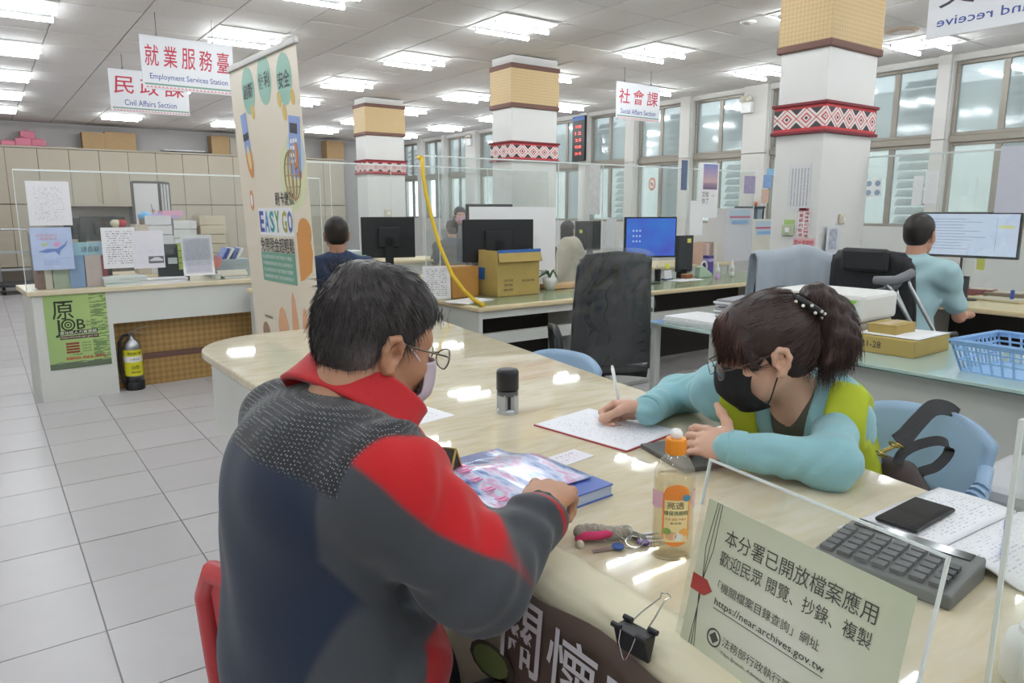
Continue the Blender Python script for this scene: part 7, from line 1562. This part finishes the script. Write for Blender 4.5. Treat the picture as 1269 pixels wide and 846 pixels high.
t = thing('open_file', 'white open file and papers on the lower shelf of the side table', 'papers', (3.33, 2.42, .222), .2); MB().box((0, 0, .10), (.34, .40, .20)).build('paper_box', M_WHITE, t, bev=.004); MB().grid(lambda u, v: (-.18 + .34 * u, -.2 + .4 * v, .24 + .06 * v * v - .03 * math.sin(u * 3)), 6, 6).build('curved_sheet', M_PAPER, t, smooth=True, solid=.003)
t = thing('dark_bag', 'dark bag tucked under the side table', 'bag', (3.55, 2.25, .222)); vs_, qs_ = sdf([EL((0, 0, .17), (.12, .16, .17))], .015, .03, lambda X, Y, Z: .006 * np.sin(Y * 40 + Z * 30)); nobj('bag_body', vs_, qs_, M_DK, t); MB().tube([(0, -.08, .3), (0, -.05, .40), (0, .05, .40), (0, .08, .3)], .01, 6).build('bag_handle', M_DK, t)
# grey box printer on the floor at right
pr_ = thing('printer', 'pale grey printer box on a stand at the right edge', 'printer', (2.50, .66, 0), 0); MB().bb((-.22, -.25, .0), (.22, .22, .40)).build('stand', M_LAM, pr_); MB().bb((-.22, -.26, .402), (.22, .24, .60)).build('printer_body', mat('printer_grey', 'b9b9bb', .5), pr_, bev=.03); MB().bb((-.223, -.12, .47), (-.219, .08, .52)).build('paper_slot', mat('slot_grey', '6a6f80', .5), pr_)
# crutches
def crutch(label, a, b_, side):
    t = thing('crutch', label, 'crutch', b_, 0); d_ = (a - b_); u = d_.normalized(); s_ = side
    for k_ in (-1, 1): MB().tube([V(0, 0, 0) + u * .45, s_ * .035 * k_ + u * .55, s_ * .05 * k_ + u * (d_.length - .05), s_ * .06 * k_ + u * (d_.length - .01)], .011, 8).build('side_tube', M_STEEL, t, smooth=True)
    MB().tube([V(0, 0, .03), u * .55], .011, 8).build('lower_tube', M_STEEL, t, smooth=True); MB().cyl((0, 0, 0), (0, 0, .04), .02, n=10).build('rubber_tip', M_DK, t)
    MB().tube([-s_ * .105 + u * (d_.length + .02), -s_ * .06 + u * (d_.length + .005), u * (d_.length - .005), s_ * .06 + u * (d_.length + .005), s_ * .105 + u * (d_.length + .02)], [.022, .026, .024, .026, .022], 10).build('armpit_pad', mat('pad_grey', '77777b', .7), t, smooth=True)
    MB().cyl(-s_ * .05 + u * (d_.length - .35), s_ * .05 + u * (d_.length - .35), .016, n=8).build('hand_grip', MATS['pad_grey'], t)
crutch('aluminium crutch with grey pad, the taller of the pair', PD(1110, 346, 3.85), V(4.15, 1.35, 0), V(.80, -.55, .2).normalized()); crutch('aluminium crutch with grey pad, leaning lower behind the first', PD(1096, 360, 3.9), V(4.10, 1.48, 0), V(.80, -.55, .45).normalized())
# draped grey jacket on a chair
gch = office_chair('chair with a grey cloth draped over its back', 4.17, 2.84, math.radians(150), 1.13, False, .44, arms=False)
dp = thing('draped_cloth', 'light grey cloth draped over the chair back', 'cloth', gch.location.copy(), math.radians(150))
def dfn(u, v):
    s = (v - .5) * 2; a = abs(s); x = (-.27 + .54 * u); y = .29 + (.05 if s > 0 else -.05) * min(1, a * 6) + .02 * math.sin(u * 24) * a + (.03 * a if s > 0 else -.03 * a); z = 1.165 - .42 * max(0, a - .1) - .05 * (abs(u - .5) * 2) ** 3 - .015 * math.sin(u * 11); return (x, y, z)
MB().grid(dfn, 40, 24).build('cloth', mat('cloth_grey', 'a3abb4', .9), dp, smooth=True, solid=.006)
# black mesh chair with the man, desk, monitor
def gen_person(label, hp, yaw, shirt, hairc, seat=.46, scale=1.0, arms=None, hairlong=False, skin='c09078', sleeves='short', maskc=None, group=None):
    base = V(hp.x, hp.y, 0); t = thing('person', label, 'person', base, 0, group); Bn = np.array(base)
    R_ = Matrix.Rotation(yaw, 3, 'Z'); f = np.array(R_ @ V(1, 0, 0)); l = np.array(R_ @ V(0, 1, 0)); u = np.array([0, 0, 1.])
    hc_ = np.array(hp); M_ = Matrix.Translation(hp) @ (R_ * .95 * scale).to_4x4()
    nb = hc_ - u * .125 - f * .03; hips = nb - f * .12; hips[2] = seat + .06; ls, rs = nb - u * .09 + l * .19, nb - u * .09 - l * .19
    arms = arms or ((.10, -.26), (.30, -.26)); le, re = ls + f * arms[0][0] + u * arms[0][1] + l * .05, rs + f * arms[0][0] + u * arms[0][1] - l * .05; lw, rw = ls + f * arms[1][0] + u * arms[1][1] - l * .02, rs + f * arms[1][0] + u * arms[1][1] + l * .02
    bd = xform(head_prims(), M_) + [RC(hc_ - f * .03 - u * .03, nb, .05, .058)] + [RC(ls, le, .042, .036), RC(le, lw, .035, .026), EL(lw + f * .06, (.06, .04, .025)), RC(rs, re, .042, .036), RC(re, rw, .035, .026), EL(rw + f * .06, (.06, .04, .025)), RC(hips, nb - u * .12, .085, .08)]
    vb, qb_ = sdf(bd, .008, .02); nobj('body', vb, qb_, skin_mat('skin_' + skin, skin, skin) if 'skin_' + skin not in MATS else MATS['skin_' + skin], t, Bn, it=1)
    ts = .55 if sleeves == 'short' else 1.0
    sh = [RC(hips, nb - u * .16, .165, .165, flat=(f, .72)), RC(ls, rs, .068), EL(nb - u * .05, (.10, .10, .06)), RC(nb - u * .03, ls, .062, .068), RC(nb - u * .03, rs, .062, .068), RC(ls, ls + (le - ls) * (1 if ts == 1 else .75), .066, .058), RC(rs, rs + (re - rs) * (1 if ts == 1 else .75), .066, .058)]
    if ts == 1: sh += [RC(le, lw, .055, .04), RC(re, rw, .055, .04)]
    vb, qb_ = sdf(sh, .011, .04, lambda X, Y, Z: .005 * np.sin(Z * 45 + 2 * np.sin(X * 20 + Y * 20))); nobj('shirt', vb, qb_, mat('shirt_' + shirt, shirt, .8), t, Bn, it=2)
    hp_ = [EL((-.020, 0, .056), (.108, .086, .094)), EL((-.05, 0, -.005), (.062, .073, .062), k=.03), EL((.132, 0, -.01), (.072, .12, .095), k=.01, op='-'), EL((.02, .10, -.03), (.05, .034, .045), k=.01, op='-'), EL((.02, -.10, -.03), (.05, .034, .045), k=.01, op='-'), EL((-.02, 0, -.155), (.16, .13, .085), k=.015, op='-')]
    if hairlong: hp_ = [EL((-.020, 0, .056), (.112, .092, .098)), RC((-.03, .07, .0), (-.02, .075, -.13), .03, .025), RC((-.03, -.07, .0), (-.02, -.075, -.13), .03, .025), RC((-.07, 0, 0), (-.07, 0, -.15), .06, .04), EL((.135, 0, -.03), (.07, .12, .105), k=.01, op='-')]
    vb, qb_ = sdf(xform(hp_, M_), .008, .02); nobj('hair', vb, qb_, hair_mat('hair_' + hairc, hairc, hairc) if True else None, t, Bn, it=1)
    lg = [RC(hips + l * .09, hips + f * .40 + l * .1 - u * .02, .085, .07), RC(hips - l * .09, hips + f * .40 - l * .1 - u * .02, .085, .07)]
    for s in (1, -1): k0 = hips + f * .40 + l * .1 * s - u * .02; k1 = k0.copy(); k1[2] = .08; lg += [RC(k0, k1 - f * .05, .065, .05), RC(k1 - [0, 0, .035], k1 + f * .12 - [0, 0, .045], .04, .03)]
    vb, qb_ = sdf(lg, .016, .03); vb[:, 2] = np.maximum(vb[:, 2], .002); nobj('trousers', vb, qb_, mat('trouser_dk', '26272c', .85), t, Bn)
    if maskc: face_mask(t, base, mat('mask_' + maskc, maskc, .8), M_, R_, .062, .004, -.105, .014, mat('mask_white', 'ddd8de', .8))
    return t
hp_r = PD(1140, 293, 4.4); gen_person('man in pale blue shirt at the computer with his back turned', hp_r, math.radians(-2), 'a4c3c8', '2b2624', seat=.46, arms=((.10, -.25), (.30, -.27)))
office_chair('black mesh office chair of the man at the computer', hp_r.x - .30, hp_r.y + .0, math.radians(90), 1.16, False, .50)
hr_ = MB().bb((-.14, .30, 1.05), (.13, .345, 1.18)).build('headrest_pad', mat('headrest_black', '202124', .45), bpy.data.objects[[o.name for o in bpy.data.objects if o.name.startswith('office_chair')][-1]], bev=.02)
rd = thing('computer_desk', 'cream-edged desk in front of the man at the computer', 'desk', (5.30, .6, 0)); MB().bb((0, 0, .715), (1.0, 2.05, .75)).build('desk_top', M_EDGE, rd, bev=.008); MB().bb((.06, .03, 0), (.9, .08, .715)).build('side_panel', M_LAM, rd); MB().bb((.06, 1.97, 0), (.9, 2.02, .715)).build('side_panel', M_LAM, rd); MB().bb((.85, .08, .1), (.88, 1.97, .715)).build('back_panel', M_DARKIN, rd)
c_ = PX(1198, 291, 5.72); mo2 = monitor('wide monitor showing a pale blue document window', c_, SZ(116, c_), SZ(56, c_), -math.pi / 2 + .05, screen_mat('doc_window', 'c0d2ec', 'd0def2', .42), .75, bez=.014)
w_m, h_m = SZ(116, c_), SZ(56, c_); cz = c_.z - .75
for k_ in range(11): MB().bb((-w_m * .40, -.0150, cz + h_m * (.34 - .065 * k_)), (-w_m * .40 + w_m * random.uniform(.3, .6), -.0142, cz + h_m * (.34 - .065 * k_) + .004)).build('text_line', screen_mat('doc_line', '8fa6c8', '9fb4d0', .3) if k_ == 0 else bpy.data.materials['doc_line'], mo2)
MB().bb((w_m * .28, -.0150, cz - h_m * .35), (w_m * .283, -.0142, cz + h_m * .38)).build('window_divider', bpy.data.materials['doc_line'], mo2); MB().bb((w_m * .30, -.0150, cz + h_m * .15), (w_m * .44, -.0142, cz + h_m * .22)).build('window_block', screen_mat('doc_green', 'd0dc9a', 'd0dc9a', .4), mo2)
MB().bb((.0, -.02, cz - h_m * .5 - .13), (.07, -.012, cz - h_m * .5 + .0)).build('memo_note', M_PAPER, mo2); MB().bb((.09, -.02, cz - h_m * .5 - .08), (.14, -.012, cz - h_m * .5 + .0)).build('sticky_note', MATS['sticky_yellow'], mo2)
for (x, y, w_, d_, h_, col, lb_, nm) in ((1215, 360, .20, .12, .05, '8a3a42', 'dark red pencil case on the computer desk', 'pencil_case'), (1248, 362, .26, .20, .04, '8a7460', 'brown tray of stamps on the computer desk', 'stamp_tray'), (1238, 372, .40, .26, .012, 'c8b88a', 'yellow folder of papers at the desk edge', 'paper_folder'), (1262, 370, .28, .2, .01, 'd8cfc4', 'loose pale papers at the right of the computer desk', 'loose_papers')):
    p = PZ(x, y, .7505); X_ = min(max(p.x, 5.42), 6.1); t = thing(nm, lb_, 'desk item', (X_, PX(x, y, X_).y, .7505), .2 * random.uniform(-1, 1)); MB().bb((-d_ / 2, -w_ / 2, 0), (d_ / 2, w_ / 2, h_)).build('body', mat('di_' + col, col, .6), t, bev=.003); MB().bb((-d_ * .4, -w_ * .4, h_), (d_ * .4, w_ * .3, h_ + .004)).build('top_layer', mat('di2_' + col, 'cfc4b0', .6), t)
t = thing('blue_glue', 'small blue glue stick on the computer desk', 'glue stick', PX(1257, 345, 5.9)); t.location.z = .7505; MB().lathe([(.014, 0), (.014, .06), (.012, .08)], 12).build('tube', MATS['pen_blue'], t); MB().lathe([(.015, .0), (.015, .015)], 12).build('base', M_WHITE, t)
# acrylic screens around the right-hand desks
t = thing('acrylic_partition', 'clear acrylic screen with bright top edge behind the crutches', 'partition', (0, 0, 0)); XP = 5.33
a, b_ = PX(1058, 197, XP), PX(1300, 182, XP); MB().bb((XP - .003, b_.y, .75), (XP + .003, a.y, a.z)).build('panel', M_ACR, t); MB().bb((XP - .005, b_.y, a.z), (XP + .005, a.y, a.z + .012)).build('top_edge', M_ACE, t); MB().bb((XP - .004, a.y - .008, .75), (XP + .004, a.y, a.z)).build('upright_edge', M_ACE, t)
sheetX = lambda name, label, cat, c, w, h, m_: tag((lambda o: (setattr(o, 'matrix_world', Matrix.Translation(c) @ Matrix(((0, 0, -1, 0), (-1, 0, 0, 0), (0, 1, 0, 0), (0, 0, 0, 1)))), o)[1])(MB().box((0, 0, 0), (w, h, .0015)).build(name, m_)), label, cat)
c_ = PX(1262, 222, XP - .01); sheetX('notice_sheet', 'large white sheet hanging on the screen at the right edge', 'notice', c_, SZ(46, c_), SZ(82, c_), printed('sheet_right', 'c9c9d4', 'b4b4c2', 20, 20, .1, .1, .35))
for (x, y, w_, h_, lb_) in ((1154, 232, 16, 40, 'white notice on the window pilaster above the computer'), (1137, 236, 12, 36, 'second white notice beside the pilaster notice')):
    c_ = PX(x, y, XW - .06); sheetX('notice_sheet', lb_, 'notice', c_, SZ(w_, c_), SZ(h_, c_), prA)
# ================================================================== on the columns and walls
X1 = 4.72 - .003
c_ = PX(990, 232, X1); sheetX('notice_sheet', 'typed vertical notice on the nearest column', 'notice', c_, SZ(30, c_), SZ(58, c_), printed('column_notice', 'd4d3d4', 'a6a6ae', 6, 20, .1, .05, .62, u=1, v=0))
def wall_text(label, c, s_lines, w, h, paper, ink, vertical=True):
    t = thing('wall_notice', label, 'notice', c, Matrix(((0, 0, -1), (-1, 0, 0), (0, 1, 0)))); MB().box((0, 0, 0), (w, h, .0015)).build('sheet', paper, t); n_ = len(s_lines)
    for i, ln_ in enumerate(s_lines):
        if vertical:
            for j, ch_ in enumerate(ln_): text(ch_, ink, t, (w * (.5 - (i + .5) / n_), h * (.5 - (j + .5) / len(ln_)), .0012), w=w / n_ * .8, h=h / len(ln_) * .8, bold=.03)
        else: text(ln_, ink, t, (0, h * (.5 - (i + .5) / n_), .0012), w=w * .85, h=h / n_ * .6, bold=.03)
    return t
M_RINK = mat('ink_red', 'c0454e', .6); c_ = PX(996, 276, X1); wall_text('white strip with two columns of red characters on nearest column', c_, ['取用後請切記關燈', '注意節約能源'], SZ(15, c_), SZ(36, c_), M_PAPER, M_RINK); c_ = PX(996, 301, X1); wall_text('pink sign with large red characters on nearest column', c_, ['閃光燈開關'], SZ(30, c_), SZ(12, c_), mat('sign_palepink', 'dfb6ba', .6), M_RINK, False)
def switch(label, c, w, h, m_, facing='x'):
    t = thing('light_switch', label, 'switch', c, Matrix(((0, 0, -1), (-1, 0, 0), (0, 1, 0))) if facing == 'x' else Euler((math.pi / 2, 0, 0)).to_matrix()); MB().box((0, 0, .008), (w, h, .016)).build('plate', m_, t, bev=.004); MB().box((0, 0, .019), (w * .35, h * .45, .008)).build('rocker', M_WHITE, t, bev=.002); return t
c_ = PX(977, 285, X1); switch('greenish switch box on the nearest column', c_, SZ(16, c_), SZ(13, c_), mat('switch_green', 'b3bda0', .5)); c_ = PX(978, 275, X1); sheetX('sticker', 'small green and blue sticker above the switch box', 'sticker', c_, SZ(14, c_), SZ(6, c_), mat('sticker_gb', 'a8c07a', .6))
c_ = PY(1042, 271, 2.887); switch('cream light switch on the right face of nearest column', c_, SZ(11, c_), SZ(12, c_), mat('switch_cream', 'cfc4ae', .5), 'y')
c_ = PY(1032, 298, 2.86); t = thing('plastic_folder', 'clear folder with grey print hanging beside the cream switch', 'folder', c_, Euler((math.pi / 2, 0, 0)).to_matrix()); w_, h_ = SZ(29, c_), SZ(36, c_); MB().box((0, 0, 0), (w_, h_, .002)).build('sleeve', mat('sleeve_clear', 'd2d4d8', .2), t); MB().box((.0, .01, .0015), (w_ * .6, h_ * .7, .001)).build('print', mat('sleeve_print', 'a9acb8', .5, var=.3, vscale=30), t)
c_ = PX(624, 248, X1); sheetX('notice_sheet', 'typed notice on the second column', 'notice', c_, SZ(12, c_), SZ(26, c_), MATS['notice_typed']); c_ = PY(663, 268, 6.497); switch('cream light switch on the second column', c_, SZ(14, c_), SZ(11, c_), MATS['switch_cream'], 'y'); c_ = PY(481, 264, 10.117); switch('cream light switch on the third column', c_, SZ(10, c_), SZ(9, c_), MATS['switch_cream'], 'y')
# LED board, no-smoking disc, emergency light, window sticker
c_ = PX(718, 172, XW - .08); t = thing('led_board', 'dark vertical display board with red digits by the windows', 'display', c_, Matrix(((0, 0, -1), (-1, 0, 0), (0, 1, 0)))); w_, h_ = SZ(20, c_) * 1.15, SZ(54, c_); MB().box((0, 0, 0), (w_, h_, .05)).build('housing', M_BLACK, t, bev=.005); MB().box((0, h_ * .45, .026), (w_ * .98, h_ * .1, .004)).build('blue_header', mat('led_header', '5a7ab4', .5), t)
M_LED = emat('led_red', (1, .12, .10), 1.6)
for k_, s_ in enumerate(('公告', '12', '25', '08', '30 45')): text(s_, M_LED, t, (0, h_ * (.27 - .15 * k_), .0265), h=h_ * .065, w=w_ * .5)
c_ = PX(808, 228, XW - .02); t = thing('no_smoking_sticker', 'round red and white sticker on a window pane', 'sticker', c_, Matrix(((0, 0, -1), (-1, 0, 0), (0, 1, 0)))); r_ = SZ(6, c_); MB().lathe([(r_, 0), (r_, .002)], 24, sy=1.3).build('red_disc', mat('disc_red', 'd0705f', .6), t); MB().lathe([(r_ * .7, .002), (r_ * .7, .003)], 24, sy=1.3).build('white_disc', M_WHITE, t); MB().box((0, 0, .0036), (r_ * 1.2, r_ * .25, .001), -.7).build('bar', MATS['disc_red'], t); text('禁菸', MTD, t, (0, 0, .0034), w=r_ * .9, h=r_ * .6)
for (x, y, lb_) in ((928, 126, 'emergency light with two lamps on the nearer wide pilaster'), (583, 171, 'small emergency light on the far wide pilaster')):
    c_ = PX(x, y, XW - .06); t = thing('emergency_light', lb_, 'lamp', c_, Matrix(((0, 0, -1), (-1, 0, 0), (0, 1, 0)))); MB().box((0, -.08, .03), (.16, .14, .06)).build('housing', M_WHITE, t, bev=.006)
    for s_ in (-.045, .045): MB().lathe([(.02, 0), (.045, .05), (.045, .06)], 16, c=(s_, .03, .02)).build('lamp_head', mat('lamp_cream', 'cfc8b8', .3), t, smooth=True)
c_ = PX(1082, 233, XW - .02); t = thing('window_sticker', 'white sheet with blue round icons stuck on the window', 'sticker', c_, Matrix(((0, 0, -1), (-1, 0, 0), (0, 1, 0)))); w_, h_ = SZ(22, c_), SZ(22, c_); MB().box((0, 0, 0), (w_, h_, .002)).build('sheet', M_PAPER, t)
for i in range(2):
    for j in range(2): MB().lathe([(w_ * .16, .001), (w_ * .16, .002)], 14, c=(w_ * (-.25 + .5 * i), h_ * (-.25 + .5 * j), 0)).build('icon', mat('icon_blue', '7a90a8', .6), t)
for (x, y, lb_) in ((1118, 38, 'round brownish ceiling speaker near the mirrored sign'), (927, 27, 'small round detector on the ceiling left of nearest column')):
    c_ = PZ(x, y, CEIL - .005); t = thing('ceiling_fitting', lb_, 'ceiling fitting', V(c_.x, c_.y, CEIL - .005)); MB().lathe([(.13 if x > 1000 else .06, -.012), (.14 if x > 1000 else .07, 0)], 24).build('rim', mat('fitting_tan', 'c9b29a', .6) if x > 1000 else M_WHITE, t); MB().lathe([(.10 if x > 1000 else .03, -.02), (.10 if x > 1000 else .04, -.012)], 24).build('grille', mat('fitting_grey', 'b8aca0', .6), t)
# ================================================================== people in the background
hp_n = PD(417, 293, 5.0); gen_person('man in navy shirt seen from behind beside the banner', hp_n, math.radians(70), '2a3a58', '2b2420', seat=.44, skin='a87a62'); office_chair('brown-backed chair of the man in navy', hp_n.x - .02, hp_n.y - .32, math.radians(160), .90, False, .44)
hp_f = PD(570, 268, 10.5); gen_person('woman with pink mask far behind the grey monitor', hp_f, math.radians(-110), '8a8a90', '1e1a1c', seat=.42, hairlong=True, maskc='d8a8b8', skin='d0a894')
hp_w = PD(704, 287, 9.3); gen_person('woman in white by the windows behind the acrylic screen', hp_w, math.radians(20), 'd4d2d4', '2a2224', seat=.40, hairlong=True, skin='cfa892'); office_chair('office chair of the woman in white', hp_w.x - .28, hp_w.y - .08, math.radians(110), .95, False, .44)
hp_k = PD(560, 285, 9.6); gen_person('person bent over a desk left of the pink-masked woman', hp_k, math.radians(70), '6a6a70', '3a2622', seat=.40, skin='c49a84')
# office clutter on the middle-left desks
t = thing('green_carrier_bag', 'pale green bag standing in front of the man in navy', 'bag', PY(452, 316, 5.55)); t.location.z = ZD; MB().bb((-.10, 0, 0), (.09, .10, .22)).build('bag_body', mat('bag_green', '8fb487', .6, var=.15, vscale=30), t, bev=.01); MB().tube([(-.04, .05, .21), (-.02, .05, .27), (.03, .05, .27), (.05, .05, .21)], .005, 6).build('handle', mat('bag_green', '8fb487', .6), t)
t = thing('red_pen_holder', 'red holder of pens on the desk left of the dark monitor', 'pen holder', PY(473, 316, 5.5)); t.location.z = ZD; MB().bb((-.06, 0, 0), (.06, .07, .10)).build('holder', mat('holder_red', 'b8403c', .5), t, bev=.004)
for k_ in range(5): MB().cyl((-.04 + .02 * k_, .03, .06), (-.05 + .025 * k_, .04, .17), .005, n=6).build('pen', [M_DK, M_WHITE, MATS['pen_blue']][k_ % 3], t)
t = thing('desk_phone', 'grey and white desk telephone beside the man in navy', 'telephone', PY(440, 300, 5.75)); t.location.z = ZD; MB().bb((-.09, 0, 0), (.09, .2, .30)).build('stand', mat('phone_stand', 'c4c8c8', .5), t, bev=.01); MB().bb((-.05, -.004, .18), (.04, 0, .27)).build('panel', mat('phone_panel', '9ab09e', .5), t)
# stacked files and folders on the far-left desk
for k_, (x, y, w_, h_, col, lb_) in enumerate(((196, 284, .24, .14, 'd6d4d6', 'stack of white files below the folding screen'), (227, 285, .22, .10, 'dad8d6', 'white papers right of the purple folder'), (262, 286, .26, .16, 'cbbfa8', 'tan and white file pile near the banner'), (175, 290, .12, .10, 'c8b8a8', 'small pile of forms with a red cover'))):
    p = PY(x, y, 8.2); stack(lb_, V(p.x, 8.25, 0), w_, .28, 6, .0, ZD, mat('files_' + col, col, .7), 'file pile', 'file_pile', th=max(.02, (p.z - ZD + h_) / 6))
p = PY(205, 267, 8.2); t = thing('purple_folder', 'purple and pink folders on top of the white files', 'folder', V(p.x, 8.25, p.z - .03)); MB().bb((-.18, 0, 0), (.14, .2, .05)).build('folder', mat('folder_purple', 'b8a0cc', .6), t); MB().bb((-.02, -.01, .03), (.18, .2, .08)).build('folder', mat('folder_pink', 'd8a0b8', .6), t)
p = PY(180, 266, 8.15); t = thing('blue_jar', 'jar with a bright blue lid on the files', 'jar', V(p.x, 8.2, p.z - .14)); MB().lathe([(.05, 0), (.055, .10)], 16).build('jar_body', mat('jar_brown', '7a6a5a', .4), t, smooth=True); MB().lathe([(.06, .10), (.06, .14), (.03, .17)], 16).build('lid', mat('jar_lid', '6fb0e0', .5), t, smooth=True)
p = PY(115, 261, 9.2); t = thing('pink_bag', 'pink bag on the niche shelf behind the monitors', 'bag', V(PY(118, 261, 16.3).x, 16.32, .94)); MB().bb((-.35, -.1, 0), (.35, .1, .22)).build('bag_body', M_PINKB, t, bev=.04); MB().tube([(-.1, 0, .2), (-.05, 0, .3), (.05, 0, .3), (.1, 0, .2)], .015, 6).build('handle', M_PINKB, t)
t.location.z = .94
# ================================================================== groups of repeated things
GR = {'monitor': 'monitors on the desks', 'office_chair': 'office chairs', 'office_desk': 'office desks', 'notice_sheet': 'paper notices', 'acrylic_partition': 'clear acrylic screens', 'carton': 'brown cartons', 'upright_book': 'books and brochures on the reception counter', 'hanging_sign': 'hanging section signs', 'glue_bottle': 'glue bottles on the middle desk', 'crutch': 'pair of crutches', 'light_switch': 'light switches on the columns', 'emergency_light': 'emergency lights on the pilasters', 'file_pile': 'file piles on the far-left desk', 'postcard': 'cards on the acrylic screen', 'plush_ball': 'plush balls on the monitor', 'paper_stack': 'paper stacks', 'box_file': 'box files behind the screen', 'plastic_chair': 'plastic chairs at the counter', 'wall_notice': 'red notices on the nearest column', 'name_card': 'pale blue name cards'}
for o in bpy.data.objects:
    k = o.name.split('.')[0]
    if o.parent is None and k in GR and 'category' in o and 'group' not in o: o['group'] = GR[k]
